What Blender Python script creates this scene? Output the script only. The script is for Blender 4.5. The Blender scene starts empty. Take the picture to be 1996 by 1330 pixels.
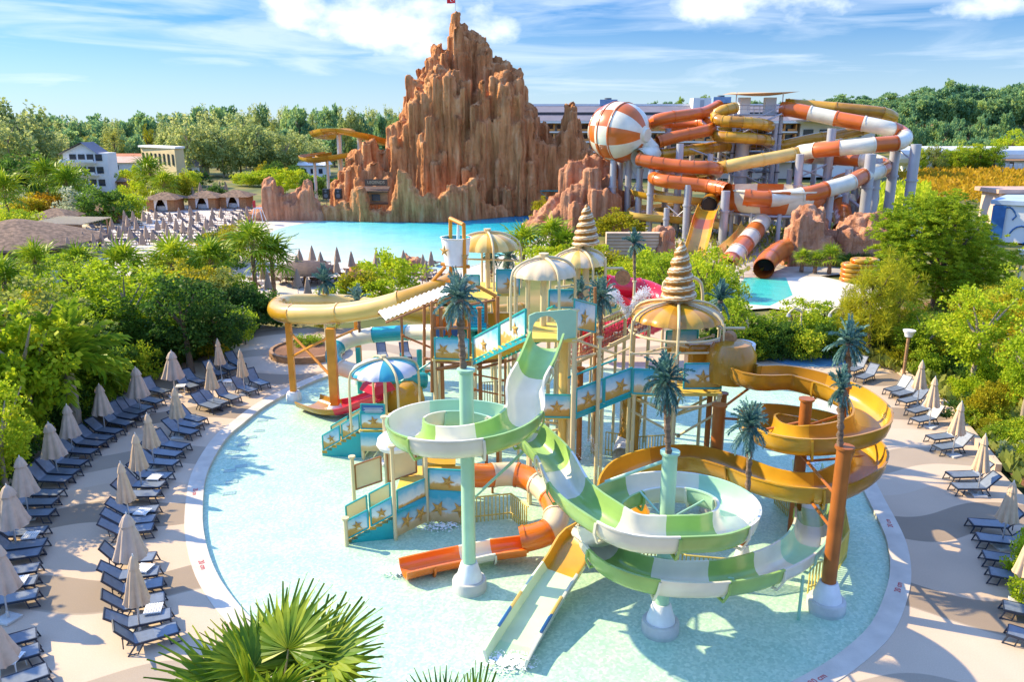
import bpy, math, random
import numpy as np
from mathutils import Vector, Matrix
R=math.radians; PI=math.pi
scene=bpy.context.scene; COL=scene.collection
# ------------------------------------------------------------ camera
CAM_H=14.0; FOC=1557.0; PITCH=R(15.4); CX,CY=998.0,665.0
cp,sp_=math.cos(PITCH),math.sin(PITCH)
cd=bpy.data.cameras.new('camera'); cam=bpy.data.objects.new('camera',cd); COL.objects.link(cam)
cam.location=(0,0,CAM_H); cam.rotation_euler=(R(90)-PITCH,0,0)
cd.sensor_width=36; cd.lens=36*FOC/1996; cd.clip_end=6000; cd.clip_start=.1
scene.camera=cam
def ray(u,v):
    x=(u-CX)/FOC; y=-(v-CY)/FOC
    return (x,cp+y*sp_,-sp_+y*cp)
def G(u,v,z=0.0):          # surveyed point: where a sight line meets the height z
    d=ray(u,v); t=(z-CAM_H)/d[2]; return Vector((d[0]*t,d[1]*t,z))
def Q(u,v,Y):              # surveyed point at the distance Y
    d=ray(u,v); t=Y/d[1]; return Vector((d[0]*t,Y,CAM_H+d[2]*t))
def V(*a): return Vector(a)
# ------------------------------------------------------------ scene helpers
def tag(o,label=None,cat=None,group=None,kind=None):
    if label: o['label']=label
    if cat: o['category']=cat
    if group: o['group']=group
    if kind: o['kind']=kind
    return o
def thing(name,label,cat,loc=(0,0,0),rz=0,group=None):
    o=bpy.data.objects.new(name,None); COL.objects.link(o)
    o.location=loc; o.rotation_euler=(0,0,rz); o.empty_display_size=.2
    return tag(o,label,cat,group)
class MB:
    def __init__(s): s.v=[]; s.f=[]; s.m=[]
    def face(s,idx,mi=0): s.f.append(tuple(idx)); s.m.append(mi)
    def add(s,vs,fs,mi=0):
        b=len(s.v); s.v+= [tuple(p) for p in vs]
        for f in fs: s.f.append(tuple(b+i for i in f)); s.m.append(mi)
        return s
    def quad(s,a,b,c,d,mi=0): return s.add([a,b,c,d],[(0,1,2,3)],mi)
    def box(s,c,sz,rz=0,mi=0,M=None):
        x,y,z=sz[0]/2,sz[1]/2,sz[2]/2
        vs=[V(i*x,j*y,k*z) for i in(-1,1) for j in(-1,1) for k in(-1,1)]
        Mx=M if M is not None else Matrix.Rotation(rz,3,'Z')
        vs=[Mx@p+V(*c) for p in vs]
        return s.add(vs,[(0,1,3,2),(4,6,7,5),(0,4,5,1),(2,3,7,6),(0,2,6,4),(1,5,7,3)],mi)
    def prism(s,poly,z0,z1,mi=0,tz=None):
        n=len(poly); vs=[(p[0],p[1],z0) for p in poly]+[(p[0],p[1],z1) for p in poly]
        fs=[(i,(i+1)%n,n+(i+1)%n,n+i) for i in range(n)]+[tuple(range(n-1,-1,-1)),tuple(range(n,2*n))]
        return s.add(vs,fs,mi)
    def cone(s,p0,p1,r0,r1=None,n=10,mi=0,cap=True):
        if r1 is None: r1=r0
        p0=V(*p0); p1=V(*p1); d=(p1-p0).normalized()
        a=d.orthogonal().normalized(); b=d.cross(a); vs=[]
        for p,r in((p0,r0),(p1,r1)):
            for i in range(n):
                t=2*PI*i/n; vs.append(p+(a*math.cos(t)+b*math.sin(t))*r)
        fs=[(i,(i+1)%n,n+(i+1)%n,n+i) for i in range(n)]
        if cap: fs+=[tuple(range(n-1,-1,-1)),tuple(range(n,2*n))]
        return s.add(vs,fs,mi)
    def lathe(s,prof,c=(0,0,0),n=16,mi=0,fn=None,mf=None,M=None):
        b=len(s.v); c=V(*c)
        for j,(r,z) in enumerate(prof):
            for i in range(n):
                t=2*PI*i/n; rr=r*(fn(t,j) if fn else 1)
                p=V(rr*math.cos(t),rr*math.sin(t),z)
                if M is not None: p=M@p
                s.v.append(tuple(p+c))
        for j in range(len(prof)-1):
            for i in range(n):
                s.f.append((b+j*n+i,b+j*n+(i+1)%n,b+(j+1)*n+(i+1)%n,b+(j+1)*n+i))
                s.m.append(mf(i,j) if mf else mi)
        return s
    def sweep(s,pts,prof,closed=True,mf=None,cap=True,bank=None,mp=None):
        """sweep a 2D profile (side,up) along pts"""
        n=len(pts); k=len(prof); b=len(s.v); side=None
        for i in range(n):
            t=(pts[min(i+1,n-1)]-pts[max(i-1,0)])
            h=V(t.x,t.y,0)
            if h.length>1e-4*max(t.length,1e-9) and h.length>.05*t.length: sd=V(t.y,-t.x,0).normalized()
            else: sd=side if side else V(1,0,0)
            side=sd; up=sd.cross(t.normalized()).normalized()
            if up.length<.5: up=V(0,0,1)
            bk=bank[i] if bank else 0
            s2=sd*math.cos(bk)+up*math.sin(bk); u2=up*math.cos(bk)-sd*math.sin(bk)
            for (x,y) in prof: s.v.append(tuple(pts[i]+s2*x+u2*y))
        kk=k if closed else k-1
        for i in range(n-1):
            for j in range(kk):
                s.f.append((b+i*k+j,b+i*k+(j+1)%k,b+(i+1)*k+(j+1)%k,b+(i+1)*k+j))
                s.m.append((mf(i) if mf else 0) if not mp else mp(i,j))
        if closed and cap:
            s.f.append(tuple(b+j for j in range(k-1,-1,-1))); s.m.append(mf(0) if mf else 0)
            s.f.append(tuple(b+(n-1)*k+j for j in range(k))); s.m.append(mf(n-2) if mf else 0)
        return s
    def tube(s,pts,r,n=8,mi=0):
        pr=[(r*math.cos(2*PI*i/n),r*math.sin(2*PI*i/n)) for i in range(n)]
        return s.sweep([V(*p) for p in pts],pr,mf=lambda i:mi)
    def build(s,name,mats,parent=None,smooth=False,bevel=0):
        me=bpy.data.meshes.new(name); me.from_pydata([tuple(p) for p in s.v],[],s.f)
        if not isinstance(mats,(list,tuple)): mats=[mats]
        for m in mats: me.materials.append(m)
        me.polygons.foreach_set('material_index',s.m)
        if smooth: me.polygons.foreach_set('use_smooth',[True]*len(s.f))
        me.update()
        o=bpy.data.objects.new(name,me); COL.objects.link(o)
        if parent:
            o.parent=parent; o.location=-parent.location
            q=parent.parent
            while q: o.location-=q.location; q=q.parent
        if smooth=='auto' or smooth==2:
            md=o.modifiers.new('split','EDGE_SPLIT'); md.split_angle=R(40)
        if bevel:
            md=o.modifiers.new('bevel','BEVEL'); md.width=bevel; md.segments=2
        return o
def dup(o,loc=None,rz=None,sc=None,label=None,group=None,parent=None):
    c=o.copy(); COL.objects.link(c)
    if parent: c.parent=parent
    if loc is not None: c.location=loc
    if rz is not None: c.rotation_euler=(0,0,rz)
    if sc is not None: c.scale=sc if isinstance(sc,(tuple,list)) else (sc,)*3
    if label: c['label']=label
    if group: c['group']=group
    for ch in list(KIDS(o)): dup(ch,parent=c)
    return c
def KIDS(o): return [c for c in o.children]
def spline(P,step=.35,closed=False):
    P=[V(*p) for p in P]; out=[]; n=len(P)
    rng=range(n) if closed else range(n-1)
    for i in rng:
        if closed: p0,p1,p2,p3=P[(i-1)%n],P[i],P[(i+1)%n],P[(i+2)%n]
        else: p0,p1,p2,p3=P[max(i-1,0)],P[i],P[i+1],P[min(i+2,n-1)]
        m=max(1,int((p2-p1).length/step))
        for j in range(m):
            t=j/m
            out.append(.5*((2*p1)+(p2-p0)*t+(2*p0-5*p1+4*p2-p3)*t*t+(3*p1-p0-3*p2+p3)*t**3))
    if not closed: out.append(P[-1])
    return out
def arclen(pts):
    a=[0]
    for i in range(1,len(pts)): a.append(a[-1]+(pts[i]-pts[i-1]).length)
    return a
# ------------------------------------------------------------ materials
def nt(name):
    m=bpy.data.materials.new(name); m.use_nodes=True; t=m.node_tree
    return m,t,t.nodes,t.links,t.nodes['Principled BSDF']
def sock(n,k): return n.inputs[k]
def mat(name,col,rough=.5,var=.08,scale=3.0,bump=0,bscale=None,metal=0,spec=.5,stretch=None,coat=0,dirt=None,detail=4):
    m,t,N,L,P=nt(name)
    P.inputs['Roughness'].default_value=rough; P.inputs['Metallic'].default_value=metal
    P.inputs['Specular IOR Level'].default_value=spec
    if coat: P.inputs['Coat Weight'].default_value=coat; P.inputs['Coat Roughness'].default_value=.08
    tc=N.new('ShaderNodeTexCoord'); mp=N.new('ShaderNodeMapping'); L.new(tc.outputs['Object'],mp.inputs[0])
    if stretch: mp.inputs['Scale'].default_value=stretch
    nz=N.new('ShaderNodeTexNoise'); nz.inputs['Scale'].default_value=scale; nz.inputs['Detail'].default_value=detail
    L.new(mp.outputs[0],nz.inputs['Vector'])
    rp=N.new('ShaderNodeValToRGB'); L.new(nz.outputs['Fac'],rp.inputs[0])
    a=[max(0,c*(1-var*1.6)) for c in col[:3]]; b=[min(1,c*(1+var*1.3)) for c in col[:3]]
    rp.color_ramp.elements[0].position=.3; rp.color_ramp.elements[1].position=.7
    rp.color_ramp.elements[0].color=(*(dirt or a),1); rp.color_ramp.elements[1].color=(*b,1)
    L.new(rp.outputs[0],P.inputs['Base Color'])
    if bump:
        n2=N.new('ShaderNodeTexNoise'); n2.inputs['Scale'].default_value=bscale or scale*4; n2.inputs['Detail'].default_value=5
        L.new(mp.outputs[0],n2.inputs['Vector'])
        bp=N.new('ShaderNodeBump'); bp.inputs['Strength'].default_value=bump; bp.inputs['Distance'].default_value=.1
        L.new(n2.outputs['Fac'],bp.inputs['Height']); L.new(bp.outputs[0],P.inputs['Normal'])
    return m
def leafmat(name,c1,c2,c3=None,trans=.48,rough=.55,cl=.35):
    """per-leaf and per-clump colour spread, plus light through the leaf"""
    m,t,N,L,P=nt(name); P.inputs['Roughness'].default_value=rough; P.inputs['Specular IOR Level'].default_value=.15
    g=N.new('ShaderNodeNewGeometry'); oi=N.new('ShaderNodeObjectInfo')
    tc=N.new('ShaderNodeTexCoord'); nz=N.new('ShaderNodeTexNoise'); nz.inputs['Scale'].default_value=cl; nz.inputs['Detail'].default_value=2
    L.new(g.outputs['Position'],nz.inputs['Vector'])
    def mth(op,a,b):
        n=N.new('ShaderNodeMath'); n.operation=op
        for k,x in enumerate((a,b)):
            if isinstance(x,(int,float)): n.inputs[k].default_value=x
            else: L.new(x,n.inputs[k])
        return n.outputs[0]
    s=mth('ADD',mth('MULTIPLY',g.outputs['Random Per Island'],.45),mth('MULTIPLY',oi.outputs['Random'],.3))
    s=mth('ADD',s,mth('MULTIPLY',mth('SUBTRACT',nz.outputs['Fac'],.3),.75))
    rp=N.new('ShaderNodeValToRGB'); L.new(s,rp.inputs[0]); e=rp.color_ramp.elements
    e[0].position=.15; e[0].color=(*c1,1); e[1].position=.85; e[1].color=(*(c3 or c2),1)
    if c3: k=e.new(.5); k.color=(*c2,1)
    L.new(rp.outputs[0],P.inputs['Base Color'])
    tr=N.new('ShaderNodeBsdfTranslucent'); L.new(rp.outputs[0],tr.inputs['Color'])
    mx=N.new('ShaderNodeMixShader'); mx.inputs[0].default_value=trans
    L.new(P.outputs[0],mx.inputs[1]); L.new(tr.outputs[0],mx.inputs[2])
    L.new(mx.outputs[0],N['Material Output'].inputs['Surface'])
    return m
M={}
def mm(k,*a,**kw): M[k]=mat(k,*a,**kw)
mm('green_gel',(.29,.47,.12),.25,.13,.8,coat=.3); mm('white_gel',(.75,.71,.56),.25,.08,.8,coat=.3)
mm('mint_paint',(.36,.60,.42),.35,.05,1.5); mm('teal_gel',(.02,.38,.42),.22,.08,1.2,coat=.3)
mm('yellow_gel',(.58,.31,.022),.25,.10,.9,coat=.3); mm('mustard_gel',(.42,.20,.015),.25,.12,.9,coat=.3)
mm('pale_yellow',(.78,.52,.14),.25,.06,.9,coat=.3)
mm('orange_gel',(.75,.17,.012),.25,.08,.9,coat=.3); mm('rust_gel',(.60,.14,.018),.28,.09,.5,coat=.25)
mm('ivory_gel',(.72,.56,.34),.28,.05,1.2,coat=.2); mm('red_gel',(.68,.02,.05),.25,.08,1,coat=.3)
mm('orange_paint',(.70,.27,.02),.4,.10,1.5); mm('rust_paint',(.36,.11,.018),.42,.12,1.5)
mm('brown_paint',(.36,.15,.05),.45,.12,2); mm('cream_paint',(.68,.55,.31),.4,.05,1.5)
mm('white_paint',(.80,.80,.78),.4,.04,2); mm('teal_paint',(.015,.38,.38),.35,.08,2)
mm('steel',(.42,.43,.47),.42,.07,.6,metal=.25); mm('darksteel',(.10,.11,.13),.5,.1,2)
mm('concrete',(.55,.54,.50),.8,.10,2,bump=.2,bscale=25); mm('footing_white',(.74,.75,.74),.7,.06,3,bump=.1,bscale=30)
mm('gold_swirl',(.40,.18,.035),.35,.12,3); mm('cream_swirl',(.70,.55,.33),.35,.06,3)
mm('canvas',(.60,.43,.28),.85,.07,4,bump=.1,bscale=40); mm('canvas_grey',(.54,.41,.31),.85,.07,4,bump=.1,bscale=40)
mm('sling',(.15,.18,.225),.40,.10,6,bump=.05,bscale=120,spec=.9); mm('lounge_frame',(.018,.028,.05),.45,.1,6)
mm('grey_sling',(.20,.22,.30),.42,.08,6,spec=.8); mm('pole_metal',(.66,.66,.66),.35,.04,3,metal=.3)
mm('wood',(.34,.19,.09),.7,.22,2,stretch=(1,1,8),bump=.2); mm('dark_wood',(.11,.065,.04),.7,.2,3,bump=.2)
mm('bark',(.16,.115,.075),.9,.25,3,bump=.5,bscale=14,stretch=(1,1,.3)); mm('pale_bark',(.36,.29,.22),.85,.22,3,bump=.4,bscale=12,stretch=(1,1,.3))
mm('palm_bark',(.23,.15,.10),.9,.3,5,bump=.6,bscale=9,stretch=(.4,.4,2.4))
mm('thatch',(.22,.14,.09),.95,.35,2.2,bump=.8,bscale=14,stretch=(1,1,.6))
mm('glass_dark',(.03,.04,.055),.12,.1,.5); mm('plaster_white',(.78,.77,.74),.8,.05,.4); mm('plaster_cream',(.66,.52,.28),.85,.06,.3)
mm('roof_grey',(.20,.18,.20),.7,.08,.3); mm('terracotta',(.50,.16,.06),.7,.12,.5); mm('roof_pink',(.56,.36,.27),.7,.1,.5)
mm('curtain',(.75,.72,.70),.9,.05,3); mm('wicker',(.40,.20,.085),.8,.2,6,bump=.3)
mm('blue_gel',(.012,.15,.42),.3,.1,1); mm('blue_paint',(.03,.14,.36),.4,.12,1.5); mm('black',(.012,.012,.014),.5,.1,2)
mm('cushion_white',(.8,.79,.77),.9,.04,3); mm('flag_red',(.72,.015,.025),.7,.05,3); mm('sail',(.74,.44,.20),.8,.06,.5)
mm('ply',(.70,.50,.09),.6,.08,2); mm('tile_wall',(.63,.47,.33),.8,.12,.6)
# art panels: beach scene printed on a board, blue sky over sand (a flat print, its own pattern)
def panelmat(name,top,mid,sand,z0,z1):
    m,t,N,L,P=nt(name); P.inputs['Roughness'].default_value=.4
    tc=N.new('ShaderNodeTexCoord'); sx=N.new('ShaderNodeSeparateXYZ'); L.new(tc.outputs['Generated'],sx.inputs[0])
    nz=N.new('ShaderNodeTexNoise'); nz.inputs['Scale'].default_value=4; L.new(tc.outputs['Object'],nz.inputs['Vector'])
    ad=N.new('ShaderNodeMath'); ad.operation='MULTIPLY_ADD'; ad.inputs[1].default_value=.35; L.new(nz.outputs['Fac'],ad.inputs[0]); L.new(sx.outputs['Z'],ad.inputs[2])
    rp=N.new('ShaderNodeValToRGB'); L.new(ad.outputs[0],rp.inputs[0]); e=rp.color_ramp.elements
    e[0].position=.28; e[0].color=(*sand,1); e[1].position=1.15 if False else 1.0; e[1].color=(*top,1)
    for p,c in((.46,(sand[0]*1.25,sand[1]*1.25,sand[2]*1.5)),(.56,mid),(.8,tuple((a+b)/2 for a,b in zip(mid,top)))):
        k=e.new(p); k.color=(*c,1)
    L.new(rp.outputs[0],P.inputs['Base Color']); return m
M['beach_print']=panelmat('beach_print',(.14,.48,.68),(.78,.80,.74),(.50,.29,.06),0,1)
M['sky_print']=panelmat('sky_print',(.03,.36,.52),(.55,.66,.66),(.55,.40,.18),0,1)
M['green_print']=panelmat('green_print',(.72,.74,.40),(.70,.70,.36),(.42,.58,.30),0,1)
# foliage
M['leaf_lime']=leafmat('leaf_lime',(0.159,0.26,0.0105),(0.412,0.544,0.0208),(0.62,0.62,0.0349))
M['leaf_green']=leafmat('leaf_green',(0.124,0.22,0.0179),(0.299,0.437,0.025),(0.62,0.62,0.0358))
M['leaf_dark']=leafmat('leaf_dark',(0.0325,0.0828,0.0169),(0.0697,0.158,0.0253),(0.162,0.277,0.0351))
M['leaf_yellow']=leafmat('leaf_yellow',(0.176,0.22,0.0132),(0.374,0.352,0.0165),(0.572,0.44,0.022))
M['leaf_orange']=leafmat('leaf_orange',(0.263,0.179,0.0126),(0.504,0.284,0.0158),(0.578,0.378,0.021))
M['leaf_olive']=leafmat('leaf_olive',(0.13,0.177,0.0424),(0.282,0.33,0.0659),(0.519,0.494,0.106))
M['leaf_euca']=leafmat('leaf_euca',(0.164,0.229,0.0814),(0.377,0.441,0.131),(0.62,0.62,0.229),cl=.2)
M['leaf_forest']=leafmat('leaf_forest',(0.0776,0.194,0.123),(0.176,0.335,0.141),(0.459,0.563,0.176),cl=.12)
M['leaf_pine']=leafmat('leaf_pine',(0.114,0.21,0.0157),(0.344,0.473,0.0235),(0.62,0.62,0.0392),cl=.5)
M['leaf_casu']=leafmat('leaf_casu',(0.189,0.246,0.0145),(0.406,0.406,0.0217),(0.6,0.551,0.029),cl=.5)
M['leaf_palm']=leafmat('leaf_palm',(0.0955,0.192,0.0121),(0.24,0.362,0.0181),(0.541,0.588,0.0302),trans=.3,rough=.4,cl=1.2)
M['leaf_fan']=leafmat('leaf_fan',(0.05,0.124,0.0106),(0.125,0.23,0.016),(0.326,0.39,0.0266),trans=.28,rough=.35,cl=2.5)
M['leaf_teal']=leafmat('leaf_teal',(0.0475,0.14,0.124),(0.123,0.26,0.23),(0.323,0.46,0.396),trans=.15,rough=.5,cl=2)
M['leaf_dry']=leafmat('leaf_dry',(0.22,0.16,0.05),(0.35,0.27,0.1),(0.45,0.36,0.15),trans=.2)
M['leaf_silver']=leafmat('leaf_silver',(0.217,0.304,0.174),(0.392,0.478,0.29),(0.58,0.6,0.435))
# ------------------------------------------------------------ light
SUN_AZ=V(-.94,.33,0); SUN_EL=R(35)
sd=bpy.data.lights.new('sun','SUN'); sd.energy=4.6; sd.angle=R(.55); sd.color=(1,.825,.51)
so=bpy.data.objects.new('sun',sd); COL.objects.link(so)
dirs=(SUN_AZ.normalized()*math.cos(SUN_EL)+V(0,0,math.sin(SUN_EL)))
so.rotation_euler=dirs.to_track_quat('Z','Y').to_euler(); so.location=dirs*200
w=bpy.data.worlds.new('World'); scene.world=w; w.use_nodes=True
N=w.node_tree.nodes; L=w.node_tree.links; bg=N['Background']
sky=N.new('ShaderNodeTexSky'); sky.sky_type='NISHITA'; sky.sun_disc=False
sky.sun_elevation=SUN_EL; sky.sun_rotation=math.atan2(SUN_AZ.x,SUN_AZ.y); sky.air_density=1.0; sky.dust_density=.4; sky.ozone_density=2.5; sky.altitude=200
tint=N.new('ShaderNodeMix'); tint.data_type='RGBA'; tint.blend_type='MULTIPLY'; tint.inputs[0].default_value=1
L.new(sky.outputs[0],tint.inputs[6]); tint.inputs[7].default_value=(.31,.65,1.08,1)
tc=N.new('ShaderNodeTexCoord')
def wm(op,a,b=None,c=None,clamp=False):
    n=N.new('ShaderNodeMath'); n.operation=op; n.use_clamp=clamp
    for k,x in enumerate((a,b,c)):
        if x is None: continue
        if isinstance(x,(int,float)): n.inputs[k].default_value=x
        else: L.new(x,n.inputs[k])
    return n.outputs[0]
sx=N.new('ShaderNodeSeparateXYZ'); L.new(tc.outputs['Generated'],sx.inputs[0])
X,Y,Z=sx.outputs
deep=N.new('ShaderNodeMapRange'); deep.interpolation_type='SMOOTHSTEP'; L.new(Z,deep.inputs[0])
for k_,v_ in ((1,.10),(2,.55),(3,.57),(4,2.35)): deep.inputs[k_].default_value=v_
skyv=N.new('ShaderNodeVectorMath'); skyv.operation='SCALE'; L.new(tint.outputs[2],skyv.inputs[0]); L.new(deep.outputs[0],skyv.inputs['Scale'])
# cirrus: noise drawn out along the horizon
mp=N.new('ShaderNodeMapping'); mp.inputs['Scale'].default_value=(3.0,3.0,26); mp.inputs['Rotation'].default_value=(0,R(7),0); mp.inputs['Location'].default_value=(.3,.2,.4)
L.new(tc.outputs['Generated'],mp.inputs[0])
n1=N.new('ShaderNodeTexNoise'); n1.inputs['Scale'].default_value=1.5; n1.inputs['Detail'].default_value=6; n1.inputs['Roughness'].default_value=.55; n1.inputs['Distortion'].default_value=.7
L.new(mp.outputs[0],n1.inputs['Vector'])
cir=wm('MULTIPLY',wm('MULTIPLY_ADD',n1.outputs['Fac'],3.2,-1.12,True),.55)
# cumulus: puffs confined to a few places
mp2=N.new('ShaderNodeMapping'); mp2.inputs['Scale'].default_value=(1,1,1.7); L.new(tc.outputs['Generated'],mp2.inputs[0])
n2=N.new('ShaderNodeTexNoise'); n2.inputs['Scale'].default_value=13; n2.inputs['Detail'].default_value=8; n2.inputs['Roughness'].default_value=.55
L.new(mp2.outputs[0],n2.inputs['Vector'])
cum=None
for (u,v,ru,rv) in ((740,40,210,95),(950,50,70,70),(590,15,80,60),(1450,8,190,52),(1900,15,90,34)):
    d=Vector(ray(u,v)).normalized()
    dx=wm('DIVIDE',wm('SUBTRACT',X,d.x),ru/FOC); dz=wm('DIVIDE',wm('SUBTRACT',Z,d.z),rv/FOC)
    r2=wm('ADD',wm('MULTIPLY',dx,dx),wm('MULTIPLY',dz,dz))
    k=wm('MULTIPLY',wm('SUBTRACT',1.0,r2,None,True),wm('GREATER_THAN',Y,0))
    cum=k if cum is None else wm('MAXIMUM',cum,k)
cu=wm('MULTIPLY_ADD',wm('ADD',wm('MULTIPLY',cum,.42),wm('MULTIPLY',n2.outputs['Fac'],1.15)),3.6,-2.55,True)
cu=wm('MULTIPLY',cu,wm('GREATER_THAN',cum,.001))
cl=wm('MAXIMUM',cir,cu)
haz=wm('MULTIPLY',wm('SUBTRACT',1.0,wm('MULTIPLY',wm('ABSOLUTE',Z),8.5),None,True),.52)
cl=wm('MAXIMUM',cl,haz)
cl=wm('MULTIPLY',cl,wm('GREATER_THAN',Z,-.05))
mxw=N.new('ShaderNodeMix'); mxw.data_type='RGBA'; L.new(cl,mxw.inputs[0]); L.new(skyv.outputs[0],mxw.inputs[6]); mxw.inputs[7].default_value=(4.6,5.1,5.6,1)
L.new(mxw.outputs[2],bg.inputs['Color']); bg.inputs['Strength'].default_value=.12
scene.view_settings.view_transform='Standard'; scene.view_settings.look='None'; scene.view_settings.exposure=1.0; scene.view_settings.gamma=1
scene.cycles.max_bounces=6; scene.cycles.transparent_max_bounces=12; scene.cycles.caustics_reflective=False; scene.cycles.caustics_refractive=False
# ============================================================ SETTING
from mathutils.geometry import tessellate_polygon
def sheet(name,loops,z,m,kind='structure',label=None,cat=None,thick=0):
    """flat sheet from an outline (and holes); thick adds side walls downwards"""
    lv=[[V(p[0],p[1],z) for p in lp] for lp in loops]
    tri=tessellate_polygon(lv); b=MB(); allv=[p for l in lv for p in l]
    b.v=[tuple(p) for p in allv]
    for t in tri:
        a,c,d=[allv[i] for i in t]
        if (c-a).cross(d-a).z<0: t=(t[0],t[2],t[1])
        b.face(t)
    if thick:
        k=0
        for l in lv:
            n=len(l); b0=len(b.v); b.v+=[(p.x,p.y,z-thick) for p in l]
            for i in range(n): b.face((k+i,k+(i+1)%n,b0+(i+1)%n,b0+i))
            k+=n
    o=b.build(name,m); tag(o,label,cat,None,kind); return o
def GG(pts,z=0): return [G(u,v,z) for u,v in pts]
# ground sheet, rising into low wooded hills far away
gm,t_,N_,L_,P_=nt('ground_mat'); P_.inputs['Roughness'].default_value=.95
tcg=N_.new('ShaderNodeTexCoord'); n_=N_.new('ShaderNodeTexNoise'); n_.inputs['Scale'].default_value=.12; n_.inputs['Detail'].default_value=8
L_.new(tcg.outputs['Object'],n_.inputs['Vector']); r_=N_.new('ShaderNodeValToRGB'); L_.new(n_.outputs['Fac'],r_.inputs[0])
e=r_.color_ramp.elements; e[0].position=.35; e[0].color=(.05,.075,.018,1); e[1].position=.68; e[1].color=(.28,.20,.07,1); k=e.new(.5); k.color=(.13,.14,.03,1)
L_.new(r_.outputs[0],P_.inputs['Base Color'])
def gz(x,y):
    z=-.22
    d=max(0,min(1,(y-300)/160)); z+=6*d*d*(3-2*d)
    a=max(0,min(1,(y-270)/110))*max(0,min(1,(x-55)/90)); z+=14*a*a*(3-2*a)
    a=max(0,min(1,(y-420)/300))*max(0,min(1,(-x-100)/200)); z+=1*a
    return z
xs=[-2600,-1500,-900,-600]+list(range(-450,451,25))+[600,900,1500,2600]; ys=[-300,-100]+list(range(0,620,20))+[700,850,1100,1600,2600,4200]
b=MB(); nx=len(xs)
for y in ys:
    for x in xs: b.v.append((x,y,gz(x,y)))
for j in range(len(ys)-1):
    for i in range(nx-1): b.face((j*nx+i,j*nx+i+1,(j+1)*nx+i+1,(j+1)*nx+i))
tag(b.build('ground',gm,smooth=True),None,None,None,'structure')
# --- the children's pool
POOL_PX=[(440,857),(404,922),(395,994),(400,1052),(420,1113),(455,1167),(500,1215),(570,1268),(660,1318),(800,1370),(1000,1408),(1250,1412),(1450,1370),(1574,1314),(1642,1270),(1697,1218),(1725,1158),(1735,1110),(1730,1060),(1715,1020),(1690,970),(1668,920),(1645,860),(1610,795),(1540,752),(1440,738),(1300,725),(1100,715),(900,715),(700,720),(640,733),(580,758),(520,790),(475,825)]
pool_in=spline([G(u,v) for u,v in POOL_PX],.5,closed=True)
def offset(lp,d):
    n=len(lp); out=[]
    for i in range(n):
        t=lp[(i+2)%n]-lp[(i-2)%n]; nn=V(t.y,-t.x,0).normalized(); out.append(lp[i]+nn*d)
    return out
cen=sum(pool_in,V(0,0,0))/len(pool_in)
sg=1 if (offset(pool_in,.5)[5]-cen).length>(pool_in[5]-cen).length else -1
rim_out=offset(pool_in,sg*.62)
deck_px=[(-120,1500),(-150,1200),(-60,1000),(40,915),(110,880),(180,800),(250,752),(330,716),(400,694),(470,668),(440,640),(470,628),(560,640),(700,640),(1000,640),(1300,640),(1480,690),(1600,640),(1640,655),(1700,690),(1760,730),(1830,778),(1880,830),(1950,920),(2040,1010),(2150,1120),(2300,1400),(2300,1600),(1000,1700)]
dm,t_,N_,L_,P_=nt('deck_resin'); P_.inputs['Roughness'].default_value=.75
tcg=N_.new('ShaderNodeTexCoord'); sx_=N_.new('ShaderNodeSeparateXYZ'); L_.new(tcg.outputs['Object'],sx_.inputs[0])
def dmth(op,a,b=None,c=None,clamp=False):
    n=N_.new('ShaderNodeMath'); n.operation=op; n.use_clamp=clamp
    for k,x in enumerate((a,b,c)):
        if x is None: continue
        if isinstance(x,(int,float)): n.inputs[k].default_value=x
        else: L_.new(x,n.inputs[k])
    return n.outputs[0]
wv=dmth('SINE',dmth('MULTIPLY_ADD',sx_.outputs['X'],.95,.6)); wv2=dmth('SINE',dmth('MULTIPLY_ADD',sx_.outputs['X'],.37,2.0))
tt=dmth('ADD',sx_.outputs['Y'],dmth('ADD',dmth('MULTIPLY',wv,.55),dmth('MULTIPLY',wv2,.8)))
bd=dmth('SINE',dmth('MULTIPLY_ADD',tt,1.18,1.3)); bd=dmth('MULTIPLY_ADD',bd,30,-14,True)
bd2=dmth('SINE',dmth('MULTIPLY_ADD',tt,.43,.2)); bd2=dmth('MULTIPLY_ADD',bd2,30,-9,True)
mx=N_.new('ShaderNodeMix'); mx.data_type='RGBA'; L_.new(bd,mx.inputs[0]); mx.inputs[6].default_value=(.53,.39,.27,1); mx.inputs[7].default_value=(.27,.20,.135,1)
mx2=N_.new('ShaderNodeMix'); mx2.data_type='RGBA'; L_.new(dmth('MULTIPLY',bd2,.22),mx2.inputs[0]); L_.new(mx.outputs[2],mx2.inputs[6]); mx2.inputs[7].default_value=(.66,.56,.44,1)
n_=N_.new('ShaderNodeTexNoise'); n_.inputs['Scale'].default_value=28; n_.inputs['Detail'].default_value=6; L_.new(tcg.outputs['Object'],n_.inputs['Vector'])
n3=N_.new('ShaderNodeTexNoise'); n3.inputs['Scale'].default_value=.5; n3.inputs['Detail'].default_value=5; L_.new(tcg.outputs['Object'],n3.inputs['Vector'])
f=dmth('ADD',dmth('MULTIPLY',n_.outputs['Fac'],.35),dmth('MULTIPLY_ADD',n3.outputs['Fac'],.3,.68))
mx3=N_.new('ShaderNodeVectorMath'); mx3.operation='SCALE'; L_.new(mx2.outputs[2],mx3.inputs[0]); L_.new(f,mx3.inputs['Scale']); L_.new(mx3.outputs[0],P_.inputs['Base Color'])
bp=N_.new('ShaderNodeBump'); bp.inputs['Strength'].default_value=.12; L_.new(n_.outputs['Fac'],bp.inputs['Height']); L_.new(bp.outputs[0],P_.inputs['Normal'])
sheet('pool_deck',[GG(deck_px),rim_out],0,dm)
M['rim']=mat('rim',(.60,.53,.44),.6,.08,1.5,bump=.1,bscale=30)
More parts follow.
